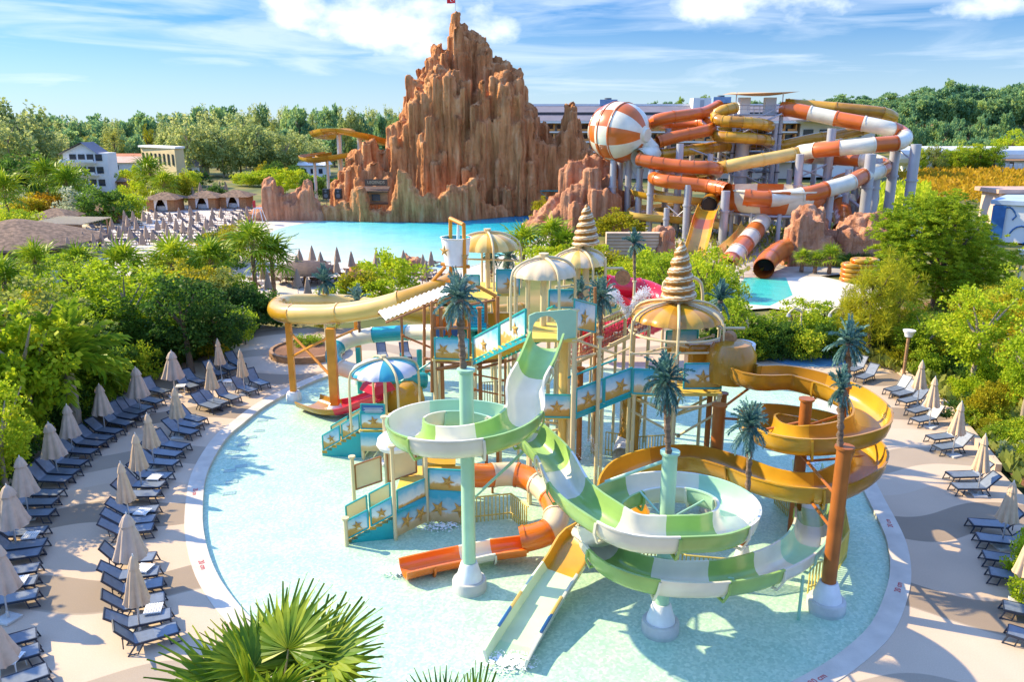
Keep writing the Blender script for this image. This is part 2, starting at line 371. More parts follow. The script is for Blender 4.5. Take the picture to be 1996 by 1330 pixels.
sheet('pool_rim',[rim_out,pool_in],.02,M['rim'],thick=.26)
# pool floor: cell grain paints rippling water light (caustics) into its colour
fm,t_,N_,L_,P_=nt('pool_floor_caustics'); P_.inputs['Roughness'].default_value=.6
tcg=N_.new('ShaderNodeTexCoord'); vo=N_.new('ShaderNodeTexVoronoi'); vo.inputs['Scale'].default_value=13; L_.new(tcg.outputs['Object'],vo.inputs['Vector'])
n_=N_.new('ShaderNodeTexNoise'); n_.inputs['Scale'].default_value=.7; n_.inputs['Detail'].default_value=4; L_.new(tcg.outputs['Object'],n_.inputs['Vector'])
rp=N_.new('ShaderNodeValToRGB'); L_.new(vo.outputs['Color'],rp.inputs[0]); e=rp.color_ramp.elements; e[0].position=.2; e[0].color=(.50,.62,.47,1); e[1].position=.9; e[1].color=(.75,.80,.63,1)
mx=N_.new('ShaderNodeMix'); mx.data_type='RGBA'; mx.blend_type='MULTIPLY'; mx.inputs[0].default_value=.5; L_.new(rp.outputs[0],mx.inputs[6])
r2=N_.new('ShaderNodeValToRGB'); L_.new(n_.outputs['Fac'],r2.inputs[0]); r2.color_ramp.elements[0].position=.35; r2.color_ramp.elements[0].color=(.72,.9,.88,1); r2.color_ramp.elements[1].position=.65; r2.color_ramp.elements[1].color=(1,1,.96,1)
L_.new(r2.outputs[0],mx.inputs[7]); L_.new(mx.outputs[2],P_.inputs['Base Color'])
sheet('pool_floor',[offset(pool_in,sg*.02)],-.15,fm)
def watermat(name,tintc,ripple=9,strength=.35,depth=None,rough=.03,streak=None,refl=1.0):
    m,t,N,L,P=nt(name); N.remove(P)
    tc=N.new('ShaderNodeTexCoord'); mp=N.new('ShaderNodeMapping'); L.new(tc.outputs['Object'],mp.inputs[0])
    if streak: mp.inputs['Scale'].default_value=streak
    nz=N.new('ShaderNodeTexNoise'); nz.inputs['Scale'].default_value=ripple; nz.inputs['Detail'].default_value=3; nz.inputs['Distortion'].default_value=1.2; L.new(mp.outputs[0],nz.inputs['Vector'])
    vo=N.new('ShaderNodeTexVoronoi'); vo.feature='SMOOTH_F1'; vo.inputs['Scale'].default_value=ripple*.45; L.new(mp.outputs[0],vo.inputs['Vector'])
    ad=N.new('ShaderNodeMath'); ad.operation='ADD'; L.new(nz.outputs['Fac'],ad.inputs[0]); L.new(vo.outputs['Distance'],ad.inputs[1])
    bp=N.new('ShaderNodeBump'); bp.inputs['Strength'].default_value=strength; bp.inputs['Distance'].default_value=.08; L.new(ad.outputs[0],bp.inputs['Height'])
    gl=N.new('ShaderNodeBsdfGlossy'); gl.inputs['Roughness'].default_value=rough; L.new(bp.outputs[0],gl.inputs['Normal'])
    tr=N.new('ShaderNodeBsdfTransparent'); tr.inputs[0].default_value=(*tintc,1)
    if depth:
        at=N.new('ShaderNodeAttribute'); at.attribute_name='depth'
        rp=N.new('ShaderNodeValToRGB'); L.new(at.outputs['Fac'],rp.inputs[0]); e=rp.color_ramp.elements
        e[0].position=0; e[0].color=(*tintc,1); e[1].position=1; e[1].color=(*depth[-1],1)
        for i,c in enumerate(depth[:-1]): k=e.new((i+1)/len(depth)); k.color=(*c,1)
        L.new(rp.outputs[0],tr.inputs[0])
    fr=N.new('ShaderNodeFresnel'); ge=N.new('ShaderNodeNewGeometry'); io=N.new('ShaderNodeMath'); io.operation='MULTIPLY_ADD'; io.inputs[1].default_value=1/1.33-1.33; io.inputs[2].default_value=1.33; L.new(ge.outputs['Backfacing'],io.inputs[0]); L.new(io.outputs[0],fr.inputs['IOR']); L.new(bp.outputs[0],fr.inputs['Normal'])
    mx=N.new('ShaderNodeMixShader'); fs=N.new('ShaderNodeMath'); fs.operation='MULTIPLY'; fs.inputs[1].default_value=refl; L.new(fr.outputs[0],fs.inputs[0]); L.new(fs.outputs[0],mx.inputs[0]); L.new(tr.outputs[0],mx.inputs[1]); L.new(gl.outputs[0],mx.inputs[2])
    L.new(mx.outputs[0],N['Material Output'].inputs['Surface']); return m
M['water']=watermat('water',(.90,.985,.965),8,.30,refl=.85)
sheet('pool_water',[offset(pool_in,-sg*.01)],-.045,M['water'])
# depth marks lettered on the rim
def text(name,s,size,m,parent=None,M4=None,extrude=.004,align='CENTER'):
    c=bpy.data.curves.new(name,'FONT'); c.body=s; c.size=size; c.extrude=extrude; c.align_x=align; c.align_y='CENTER'
    o=bpy.data.objects.new(name,c); COL.objects.link(o); c.materials.append(m)
    o.matrix_world=M4; dg=bpy.context.evaluated_depsgraph_get(); me=bpy.data.meshes.new_from_object(o.evaluated_get(dg)); bpy.data.objects.remove(o); o=bpy.data.objects.new(name,me); COL.objects.link(o); o.matrix_world=M4
    if parent:
        o.parent=parent; mw=M4.copy(); mw.translation-=parent.location; o.matrix_local=mw
    return o
# matte red paint for the marks
M['red_paint']=mat('red_paint',(.55,.02,.03),.6,.05,3)
for i,(u,v,s) in enumerate(((1717,1017,'20 cm'),(1746,1146,'20 cm'),(1574,1322,'20 cm'),(399,1096,'20 cm'),(381,955,'20 cm'))):
    p=G(u,v,.02); a=min(range(len(pool_in)),key=lambda k:(pool_in[k]-p).length); d=(p-pool_in[a]); 
    mid=(pool_in[a]+rim_out[a])/2; nrm=(rim_out[a]-pool_in[a]).normalized(); ang=math.atan2(nrm.y,nrm.x)+PI/2
    m4=Matrix.Translation((mid.x,mid.y,.026))@Matrix.Rotation(ang+ (PI if math.cos(ang)<0 else 0),4,'Z')
    o=text('depth_mark',s,.25,M['red_paint'],None,m4,.002)
    tag(o,('red 20 cm depth mark on the rim beside the orange post','red 20 cm depth mark on the shaded right rim, middle one','red 20 cm depth mark on the rim in the bottom right corner','red 20 cm depth mark on the sunlit left rim, nearer one','red 20 cm depth mark on the sunlit left rim, farther one')[i],'depth mark','depth marks on the pool rim')
# floor grates seen through the water
b=MB(); b.box((0,0,0),(.5,.3,.012))
for k in range(5): b.box((-.2+.1*k,0,.008),(.03,.26,.012))
M['grate']=mat('grate',(.42,.50,.47),.6,.1,4)
gr0=b.build('floor_grate',M['grate']); first=True
for u,v in ((462,892),(448,918),(470,909),(452,940),(447,962),(490,853),(505,840),(474,868),(512,820),(455,882)):
    o=gr0 if first else dup(gr0); first=False; o.location=G(u,v,-.14); o.rotation_euler=(0,0,.25)
    tag(o,'grey floor grate under the shallow water near the left rim','grate','floor grates on the left of the pool')
# --- beach, wave pool and paths
M['beach']=mat('beach',(.62,.53,.44),.9,.06,.25,bump=.1,bscale=3)
beach_px=[(-400,560),(-100,470),(120,440),(250,404),(330,398),(480,404),(560,415),(700,425),(1080,415),(1100,470),(1010,545),(900,590),(700,600),(520,600),(300,580),(100,560)]
sheet('beach',[GG(beach_px)],-.03,M['beach'])
wp_px=[(520,462),(540,447),(590,436),(640,430),(720,433),(850,434),(900,431),(1000,421),(1060,415),(1075,440),(1030,475),(960,505),(880,528),(800,527),(720,522),(640,512),(580,500),(540,484)]
wp=spline([G(u,v) for u,v in wp_px],2.5,closed=True)
sheet('wave_pool_floor',[wp],0.0,mat('wave_floor',(.66,.74,.71),.7,.06,.4))
M['sea']=watermat('sea',(.96,.985,.96),1.3,.5,[(.72,.95,.95),(.38,.86,.91),(.12,.70,.84),(.04,.52,.72)],streak=(.5,1.4,1),rough=.10,refl=.55)
def inside(p,lp):
    c=False; n=len(lp)
    for i in range(n):
        a,b2=lp[i],lp[(i+1)%n]
        if (a.y>p.y)!=(b2.y>p.y) and p.x<(b2.x-a.x)*(p.y-a.y)/(b2.y-a.y)+a.x: c=not c
    return c
# water as a grid so depth can deepen to the far right
b=MB(); dep=[]
minx=min(p.x for p in wp); maxx=max(p.x for p in wp); miny=min(p.y for p in wp); maxy=max(p.y for p in wp)
nx_,ny_=60,50
for j in range(ny_+1):
    y=miny+(maxy-miny)*j/ny_
    # span of the outline at this y
    xsn=[]
    for i in range(len(wp)):
        a,c=wp[i],wp[(i+1)%len(wp)]
        if (a.y>y)!=(c.y>y): xsn.append((c.x-a.x)*(y-a.y)/(c.y-a.y)+a.x)
    x0,x1=(min(xsn),max(xsn)) if len(xsn)>1 else (wp[0].x,wp[0].x+.1)
    if j in(0,ny_):
        pp=min(wp,key=lambda q:abs(q.y-y)); x0=pp.x-.05; x1=pp.x+.05
    for i in range(nx_+1):
        x=x0+(x1-x0)*i/nx_; b.v.append((x,y,.06))
        de=max(0,min(1,((x+32)/36*.62+(y-84)/40*.62-.18))); dep.append(de**1.1)
for j in range(ny_):
    for i in range(nx_): b.face((j*(nx_+1)+i,j*(nx_+1)+i+1,(j+1)*(nx_+1)+i+1,(j+1)*(nx_+1)+i))
o=b.build('wave_pool_water',M['sea']); tag(o,kind='structure')
at=o.data.attributes.new('depth','FLOAT','POINT'); at.data.foreach_set('value',dep)
M['paving']=mat('paving',(.66,.58,.47),.8,.08,.6,bump=.1,bscale=12)
sheet('landing_terrace',[GG([(1395,575),(1430,545),(1600,538),(1700,560),(1720,600),(1650,625),(1580,612),(1500,600),(1420,606)])],-.02,M['paving'])
sheet('plunge_pool_floor',[GG([(1452,541),(1532,541),(1545,575),(1500,596),(1446,592),(1440,560)])],-.012,mat('plunge_floor',(.12,.62,.56),.6,.05,1))
sheet('plunge_pool_water',[GG([(1452,541),(1532,541),(1545,575),(1500,596),(1446,592),(1440,560)])],-.004,watermat('plunge_water',(.75,.97,.95),4,.2))
cpad=G(1560,688); sheet('splash_pad',[[V(cpad.x+3.0*math.cos(a*PI/16),cpad.y+3.0*math.sin(a*PI/16),0) for a in range(32)]],.006,mat('splash_blue',(.10,.26,.42),.35,.12,1.5))
M['path_blue']=mat('path_pave',(.52,.45,.40),.8,.08,1)
sheet('garden_path',[GG([(95,600),(128,582),(140,600),(150,640),(160,680),(120,700),(90,640)])],-.02,M['path_blue'])
M['soil']=mat('soil',(.22,.10,.05),.95,.25,.8,bump=.4,bscale=8)
sheet('flower_bed_soil',[GG([(1640,640),(1900,560),(2100,620),(2300,1000),(2060,1010),(1960,915),(1890,830),(1830,772),(1760,722)])],-.02,M['soil'])
M['gravel']=mat('gravel_yard',(.42,.37,.31),.95,.15,.7,bump=.2)
sheet('ride_yard',[GG([(1250,500),(1280,455),(1500,400),(1800,395),(1800,470),(1700,530),(1500,545),(1380,560)])],-.025,M['gravel'])
# ============================================================ LOUNGERS AND PARASOLS
ORD=['first','second','third','fourth','fifth','sixth','seventh','eighth','ninth','tenth','eleventh','twelfth','thirteenth','fourteenth','fifteenth','sixteenth','seventeenth','eighteenth','nineteenth','twentieth','twenty-first','twenty-second','twenty-third','twenty-fourth','twenty-fifth','twenty-sixth']
def make_lounger(name,sl,fr,tilt):
    t=thing(name,'','sun lounger')
    b=MB()
    for s in(-1,1):
        b.box((.30,s*.325,.335),(1.24,.045,.07)); 
    b.box((.93,0,.33),(.05,.66,.06)); b.box((-.32,0,.31),(.05,.62,.05)); b.box((.3,0,.30),(.04,.62,.04))
    b.build('frame',fr,t)
    for s in(-1,1):
        l=MB(); l.cone((.90,s*.325,.32),(1.02,s*.325,0),.03,.024,6); l.cone((.62,s*.325,.32),(.70,s*.325,.0),.024,.02,6); l.cone((.70,s*.325,.03),(1.0,s*.325,.03),.018,.018,6); l.build('leg',fr,t)
        l=MB(); l.cone((-.28,s*.325,.32),(-.52,s*.325,0),.03,.024,6); l.cone((-.05,s*.325,.32),(-.25,s*.325,0),.024,.02,6); l.cone((-.5,s*.325,.03),(-.27,s*.325,.03),.018,.018,6); l.build('leg',fr,t)
    b=MB(); n=8
    for i in range(n):
        x0=-.30+1.22*i/n; x1=-.30+1.22*(i+1)/n
        z=lambda x:.372-.012*math.sin(PI*(x+.3)/1.22)
        b.quad((x0,-.30,z(x0)),(x1,-.30,z(x1)),(x1,.30,z(x1)),(x0,.30,z(x0)))
    b.box((.32,0,.352),(1.2,.6,.012)); b.build('seat',sl,t)
    b=MB(); L_=.78; a=tilt; ca,sa=math.cos(a),math.sin(a)
    Mx=Matrix.Rotation(a,3,'Y')
    b.box((-.31-L_/2*ca,0,.36+L_/2*sa),(L_,.60,.02),M=Mx)
    for s in(-1,1): b.box((-.31-L_/2*ca,s*.32,.36+L_/2*sa),(L_,.045,.055),M=Mx,mi=1)
    b.box((-.31-L_*ca,0,.36+L_*sa),(.05,.68,.055),M=Mx,mi=1)
    if tilt>.1: b.cone((-.31-L_*.6*ca,0,.33+L_*.6*sa),(-.62,0,.10),.02,.02,6,mi=1)
    b.build('backrest',[sl,fr],t)
    return t
PC=V(1.0,28.0,0)
LPS=[make_lounger('sun_lounger',M['sling'],M['lounge_frame'],R(a)) for a in (46,38,52)]
LP=LPS[0]
used={}
def put(proto,loc,rz,label,group):
    if proto.name not in used: used[proto.name]=1; o=proto; o.location=loc; o.rotation_euler=(0,0,rz)
    else: o=dup(proto,loc,rz)
    tag(o,label,None,group); return o
rl=random.Random(4)
def lounger(u,v,label,group,proto=None,da=0):
    f=G(u,v,.33); d=(PC-f); a=math.atan2(d.y,d.x)+da+rl.uniform(-.05,.05)
    k=.86*1.0; p=proto or LPS[int(u*7+v*3)%3]; put(p,(f.x-.9*math.cos(a),f.y-.9*math.sin(a),0),a,label,group).scale=(k+.04,k,k+.04)
OUT=[(98,1302),(81,1262),(75,1232),(77,1155),(75,1129),(79,1104),(83,1074),(92,1056),(93,1032),(105,998),(111,977),(121,960),(137,934),(152,920),(167,902),(187,880),(202,865),(217,854),(235,841),(256,826),(266,814),(278,804),(293,796),(314,783),(326,764),(381,754),(397,745),(435,730),(457,720),(472,711)]
for i,(u,v) in enumerate(OUT):
    lab=('blue mesh sun lounger in the hedge side row, number %d from the front'%(i+1)) if False else 'blue sun lounger, %s from the front in the row along the left hedge'%(ORD[i] if i<26 else ('twenty-seventh','twenty-eighth','twenty-ninth','thirtieth')[i-26])
    lounger(u,v,lab,'sun loungers along the left hedge')
INN=[(350,1221),(337,1194),(324,1162),(321,1133),(313,1111),(305,1084),(301,1026),(304,1010),(310,991),(312,961),(320,944),(333,927),(346,902),(352,885),(365,870),(382,843),(389,830),(397,819),(424,794),(439,786),(462,777),(495,762),(518,749)]
for i,(u,v) in enumerate(INN):
    lounger(u,v,'blue sun lounger, %s from the front in the row beside the left pool rim'%ORD[i],'sun loungers beside the left pool rim',None,(-.18 if v>1070 else 0))
RGT=[(1960,1225),(1952,1178),(1925,1112),(1914,1080),(1902,1045),(1889,1017),(1857,947),(1848,925),(1824,872),(1811,853),(1781,819),(1773,802),(1756,782),(1743,769),(1730,761),(1674,737),(1655,722)]
for i,(u,v) in enumerate(RGT):
    lounger(u,v,'grey-blue sun lounger, %s from the front on the right side of the deck'%ORD[i],'sun loungers on the right of the deck')
for i,(u,v) in enumerate(((745,690),(790,690))):
    p=G(u,v,.3); put(LP,(p.x,p.y,0),R(-75),('blue sun lounger in the shade behind the teal slide, %s one'%('left','right')[i]),'loungers behind the teal slide')
# parasols, all folded
def make_parasol(name,m,r,flare,H=2.45):
    t=thing(name,'','parasol')
    b=MB(); b.cone((0,0,0),(0,0,H-.05),.028,.026,8); b.build('pole',M['pole_metal'],t,smooth=True)
    b=MB(); b.box((0,0,.04),(.55,.55,.08)); b.cone((0,0,.08),(0,0,.3),.05,.04,8); b.build('base',M['concrete'],t,bevel=.015)
    n=48; z0=H-1.42
    rr=[(r*1.0,z0),(r*.93,z0+.14),(r*.78,z0+.4),(r*.6,z0+.75),(r*.42,z0+1.0),(r*.30,z0+1.2),(.045,z0+1.37)]
    def fn(tt,j): k=max(0,1-j/5.5); return 1+flare*k*(abs(math.cos(tt*4))*1.5-.75)+.03*math.sin(tt*3+1)
    b=MB(); b.lathe(rr,n=n,fn=fn)
    for i in range(n): # uneven hem
        x,y,z=b.v[i]; b.v[i]=(x,y,z+.05*math.cos(4*2*PI*i/n*2)+.02*math.sin(i*1.7))
    b.build('canopy',m,t,smooth=True)
    b=MB(); b.lathe([(r*.50,H-.36),(r*.42,H-.26),(r*.26,H-.1),(.03,H-.01),(0,H)],n=n,fn=lambda tt,j:1+.12*(abs(math.cos(tt*4))-.5)); b.build('cap',m,t,smooth=True)
    b=MB(); b.cone((0,0,H-.02),(0,0,H+.06),.03,.015,8); b.build('finial',M['pole_metal'],t)
    return t
PA=make_parasol('folded_parasol',M['canvas'],.30,.30); PB=make_parasol('folded_parasol',M['canvas_grey'],.46,.22)
def parasol(u,v,proto,label,group,sc=1,zt=2.45):
    p=G(u,v,zt*sc); o=put(proto,(p.x,p.y,0),rl.uniform(0,6),label,group); k=rl.uniform(.9,1.12); o.scale=(sc*k,sc*k*rl.uniform(.92,1.08),sc*rl.uniform(.98,1.02)); o.rotation_euler=(rl.uniform(-.03,.03),rl.uniform(-.03,.03),o.rotation_euler[2])
OUTP=[(425,662,PA),(331,687,PB),(263,718,PB),(192,749,PB),(127,788,PB),(97,823,PB),(36,890,PB),(10,946,PB),(-12,1062,PB),(-26,1190,PB)]
for i,(u,v,p) in enumerate(OUTP): parasol(u,v,p,'folded beige parasol in the row along the left hedge, %s from the back'%ORD[i],'parasols along the left hedge')
INP=[(470,683,PA),(409,704,PA),(338,754,PA),(288,807,PA),(262,846,PA),(238,905,PA),(242,1006,PB),(252,1087,PA)]
for i,(u,v,p) in enumerate(INP): parasol(u,v,p,'folded beige parasol among the loungers by the left pool rim, %s from the back'%ORD[i],'parasols by the left pool rim')
RP=[(1456,618,PA),(1800,703,PA),(1825,737,PA),(1872,784,PA),(1925,851,PA),(1975,938,PA),(2012,1035,PA)]
for i,(u,v,p) in enumerate(RP): parasol(u,v,p,'folded beige parasol on the right side of the deck, %s from the back'%ORD[i],'parasols on the right of the deck')
# low side tables
t=thing('side_table','','side table'); b=MB()
for k in range(7): b.box((-.21+.07*k,0,.40),(.05,.48,.02))
b.box((0,-.23,.38),(.48,.03,.03)); b.box((0,.23,.38),(.48,.03,.03)); b.build('tabletop',M['white_paint'],t)
for sx_ in(-1,1):
    for sy_ in(-1,1):
        l=MB(); l.cone((sx_*.2,sy_*.2,.38),(sx_*.22,sy_*.22,0),.02,.016,6); l.build('leg',M['white_paint'],t)
for i,(u,v) in enumerate(((22,1283),(36,1131),(60,1043),(280,1107),(299,1186),(278,997),(302,930),(352,752),(446,742),(1748,690))):
    p=G(u,v,.4); put(t,(p.x,p.y,0),rl.uniform(-.2,.3),'low white slatted side table between loungers, '+('%s on the left side from the front'%ORD[i] if i<3 else '%s in the rim side row from the front'%ORD[i-3] if i<9 else 'lone one at the right bed'),'side tables between loungers')
# --- beach loungers and parasols by the wave pool (small in the picture)
M['beach_sling']=mat('beach_sling',(.17,.12,.10),.7,.15,4)
b=MB(); b.box((.3,0,.32),(1.25,.62,.06)); b.box((-.56,0,.52),(.62,.6,.05),M=Matrix.Rotation(R(36),3,'Y'))
for x in(.85,-.25):
    for y in(-.28,.28): b.box((x,y,.15),(.05,.05,.3))
bl=b.build('beach_lounger',M['beach_sling']); tag(bl,None,'sun lounger')
M['beach_canvas']=mat('beach_canvas',(.34,.24,.17),.85,.1,3)
def mk_small_parasol():
    t=thing('beach_parasol','','parasol'); b=MB(); b.cone((0,0,0),(0,0,2.5),.03,.03,6); b.build('pole',M['pole_metal'],t)
    b=MB(); b.lathe([(.36,1.1),(.33,1.25),(.2,1.9),(.14,2.2),(.05,2.5),(0,2.55)],n=16,fn=lambda tt,j:1+.18*math.cos(4*tt)*(j<3)); b.build('canopy',M['beach_canvas'],t,smooth=True); return t
bp_=mk_small_parasol()
SMALL=[(312,388),(372,385),(296,392),(285,398),(270,372),(348,372)]
TOPS=[(283,367),(241,410),(240,432),(197,438),(168,442),(195,450),(216,425),(213,441),(231,439),(247,420),(258,411),(278,410),(264,425),(289,415),(302,407),(283,440),(305,427),(330,412),(348,405),(370,401),(371,416),(384,411),(369,434),(400,425),(410,420),(413,405),(430,404),(438,425),(453,421),(466,413),(480,402),(355,430),(325,436),(252,444),(275,452),(296,448),(342,425),(318,424),(160,452),(140,452),(270,395),(390,363),(412,366),(428,360),(439,360),(405,370),(375,372),(265,360),(268,366),(130,462),(150,470),(180,474),(205,470),(225,462),(250,468),(180,455),(340,452),(370,448),(395,442),(425,440),(450,438),(310,455)]
for i,(u,v) in enumerate(TOPS):
    p=G(u,v,2.5); o=put(bp_,(p.x,p.y,0),rl.uniform(0,3),'small folded beige parasol on the crowded sand left of the wave pool','parasols on the beach'); o.scale=(1.0,)*3 if v>400 else (1.25,)*3
TOP2=[(583,486),(607,479),(624,491),(656,482),(684,490),(733,486),(749,494),(764,504),(786,488),(824,496),(830,508),(840,490),(577,498),(655,500),(675,525),(578,525),(598,540),(512,512),(520,530)]
for i,(u,v) in enumerate(TOP2):
    p=G(u,v,2.5); put(bp_,(p.x,p.y,0),rl.uniform(0,3),'small folded beige parasol on the near shore of the wave pool','parasols on the near shore').scale=(1.0,)*3
first=[True]
def blounge(p,rz,lab,grp):
    if first[0]: o=bl; first[0]=False
    else: o=dup(bl)
    o.location=p; o.rotation_euler=(0,0,rz); tag(o,lab,None,grp)
for k in range(150):
    u=rl.uniform(175,500); v=rl.uniform(418,478) - max(0,(u-380))*.12
    if v<402+max(0,(330-u))*.10: v+=12
    p=G(u,v,0); blounge((round(p.x/1.5)*1.5,round(p.y/2.6)*2.6,-.02),R(-20)+rl.uniform(-.1,.1),'grey-brown beach lounger in the crowded rows left of the wave pool','loungers on the beach')
for k in range(78):
    u=rl.uniform(500,870); v=rl.uniform(522,562)-(u-500)*.02
    p=G(u,v,0); blounge((round(p.x/1.1)*1.1,round(p.y/2.2)*2.2,-.02),R(80)+rl.uniform(-.1,.1),'grey-brown beach lounger on the near shore of the wave pool','loungers on the near shore')
# lifeguard chair by the rocks
q=G(505,437); t=thing('lifeguard_chair','white lifeguard chair with ladder beside the left rock wall','chair',q)
b=MB()
for s in(-1,1):
    for k in(-1,1): b.cone((q.x+s*.9,q.y+k*.9,0),(q.x+s*.4,q.y+k*.4,2.2),.06,.06,6)
b.build('leg_frame',M['white_paint'],t); b=MB(); b.box((q.x,q.y,2.25),(1,1,.1)); b.build('seat',M['white_paint'],t)
b=MB(); b.box((q.x-.45,q.y,2.8),(.08,1,1.0)); b.build('backrest',M['red_gel'],t)
# ============================================================ WATER PLAYGROUND
def uprof(w,d,t=.045,lip=.07,n=10):
    inn=[];out=[]
    for i in range(n+1):
        a=PI*i/n; c,s=math.cos(a),math.sin(a)
        x=-(abs(c)**.62)*(1 if c>0 else -1); y=-(s**.8)
        inn.append((x*w/2,y*d)); out.append((x*(w/2+t),y*(d+t)))
    pr=inn+[(w/2+lip,0),(w/2+lip,-.05)]+out[::-1][0:]+[(-w/2-lip,-.05),(-w/2-lip,0)]
    pr[len(inn)+2]=(out[-1][0],-.05); pr[len(inn)+2+n]=(out[0][0],-.05)
    return pr
def segs(pts,L0,jit=None):
    a=arclen(pts); T=a[-1]; k=max(1,round(T/L0)); return [min(k-1,int(x/T*k)) for x in a],k
def slide_open(t,pts,w,d,mats,seg,name='channel',pattern=None,bank=None,flange=True):
    si,k=segs(pts,seg); nm=len(mats); pr=uprof(w,d)
    b=MB(); b.sweep(pts,pr,mf=(lambda i:pattern[si[i]%len(pattern)]) if pattern else (lambda i:si[i]%nm),bank=bank)
    if flange:
        o2=uprof(w+.1,d+.05,.05,.05)
        for i in range(1,len(pts)-1):
            if si[i]!=si[i-1]:
                tg=(pts[i+1]-pts[i-1]).normalized()
                ppp=[(x*1.0,y-.06) for x,y in [(-w/2-.10,-.0),(-w/2-.10,-d*.5),(-w/2*.82,-d-.06),(w/2*.82,-d-.06),(w/2+.10,-d*.5),(w/2+.10,0),(w/2+.05,0),(w/2+.05,-d*.5),(w/2*.8,-d-.0),(-w/2*.8,-d-.0),(-w/2-.05,-d*.5),(-w/2-.05,0)]]
                b.sweep([pts[i]-tg*.035,pts[i]+tg*.035],ppp,mf=lambda q,i=i:si[i]%nm if not pattern else pattern[si[i]%len(pattern)],bank=[bank[i]]*2 if bank else None)
    return b.build(name,mats,t,smooth=2)
def slide_tube(t,pts,r,mats,seg,name='tube',ribs=None,n=16,hole=True,pattern=None,flr=.07):
    si,k=segs(pts,seg); nm=len(mats)
    pr=[(r*math.cos(2*PI*i/n),r*math.sin(2*PI*i/n)) for i in range(n)]
    b=MB(); f=(lambda i:pattern[si[i]%len(pattern)]) if pattern else (lambda i:si[i]%nm)
    b.sweep(pts,pr,mf=f,cap=False)
    pri=[(x*.93,y*.93) for x,y in pr][::-1]; b.sweep(pts,pri,mf=f,cap=False)
    pf=[(x*(r+flr)/r,y*(r+flr)/r) for x,y in pr]
    for i in range(1,len(pts)-1):
        if si[i]!=si[i-1] or i==1 or i==len(pts)-2:
            tg=(pts[i+1]-pts[i-1]).normalized(); b.sweep([pts[i]-tg*.05*r/.5,pts[i]+tg*.05*r/.5],pf,cap=False,mf=lambda q,i=i:f(i))
    return b.build(name,mats,t,smooth=2)
def px3(L): return [G(u,v,z) for u,v,z in L]
def post(t,p,z,r,m,name='support_post',foot=None,n=16):
    b=MB(); b.cone((p.x,p.y,-.25),(p.x,p.y,z),r,r,n); b.cone((p.x,p.y,z-.04),(p.x,p.y,z+.03),r+.06,r+.06,n)
    o=b.build(name,m,t,smooth=2)
    if foot:
        b=MB(); b.lathe([(foot*1.28,-.25),(foot*1.28,.16),(foot*1.22,.22),(foot*1.0,.23)],(p.x,p.y,0),24,mi=1)
        b.lathe([(foot,.2),(foot*.95,.3),(foot*.62,.78),(foot*.58,.8),(r,.8)],(p.x,p.y,0),24,mi=0)
        b.build('footing',[M['footing_white'],M['concrete']],t,smooth=2)
    return o
def bar(t,a,b_,r,m,name='brace'):
    b=MB(); b.cone(a,b_,r,r,8); return b.build(name,m,t,smooth=2)
mm('aqua_paint',(.03,.30,.42),.4,.1,1); mm('mauve_white',(.62,.62,.66),.5,.06,1); mm('chute_mint',(.58,.72,.46),.25,.07,1,coat=.3)
# --- green and white spiral slide
C1=G(915,1140); C1.z=0; C2=G(1287,1222); C2.z=0
def arc(c,rad,a0,a1,z0,z1,n=24):
    return [V(c.x+rad*math.cos(R(a0+(a1-a0)*i/n)),c.y+rad*math.sin(R(a0+(a1-a0)*i/n)),z0+(z1-z0)*i/n) for i in range(n+1)]
c1=V(C1.x-.05,C1.y+.1,0)
path=px3([(1066,648,7.45),(1046,698,7.0),(1024,742,6.55)])
path+=arc(c1,1.78,-5,-330,6.0,5.1,14)
path+=px3([(1020,826,4.85),(1047,848,4.75),(1080,884,4.6),(1112,942,4.5),(1165,985,4.4),(1240,1022,4.25)])
c2=V(C2.x+.05,C2.y+.15,0)
path+=arc(c2,1.90,-78,185,4.15,3.35,13)
path+=px3([(1160,1030,2.95),(1205,1083,2.65),(1300,1112,2.35),(1430,1110,2.1),(1535,1078,1.9),(1582,1030,1.65),(1582,965,1.3),(1574,900,1.0)])
pts=spline(path,.22)
T=thing('spiral_slide','green and white open spiral slide winding round two mint posts in the pool','water slide',C1)
slide_open(T,pts,1.02,.62,[M['green_gel'],M['white_gel'],M['mint_paint']],1.75,pattern=[0,1,0,1,0,1,2,1])
post(T,C1,7.05,.21,M['mint_paint'],foot=.42); post(T,C2,5.4,.21,M['mint_paint'],foot=.42)
for a in (20,95,160,235,300): bar(T,(C1.x,C1.y,4.75),(C1.x+1.4*math.cos(R(a)),C1.y+1.4*math.sin(R(a)),5.05),.035,M['mint_paint'])
for a in (35,110,190,265): bar(T,(C2.x,C2.y,3.35),(C2.x+1.5*math.cos(R(a)),C2.y+1.5*math.sin(R(a)),3.55),.035,M['mint_paint'])
bar(T,(C2.x,C2.y,5.2),G(1180,940,4.3),.05,M['mint_paint']); bar(T,(C2.x,C2.y,2.2),G(1215,1085,2.1),.05,M['mint_paint']); bar(T,(C2.x,C2.y,2.0),G(1430,1130,1.5),.05,M['mint_paint'])
bar(T,(C1.x,C1.y,2.8),G(1030,872,4.0),.05,M['mint_paint'])
q=G(1557,1200); bar(T,(q.x,q.y,-.2),(q.x,q.y,1.3),.05,M['mint_paint'],'support_leg')
b=MB(); a0=G(1033,655,7.3); b1=G(1122,655,7.3)
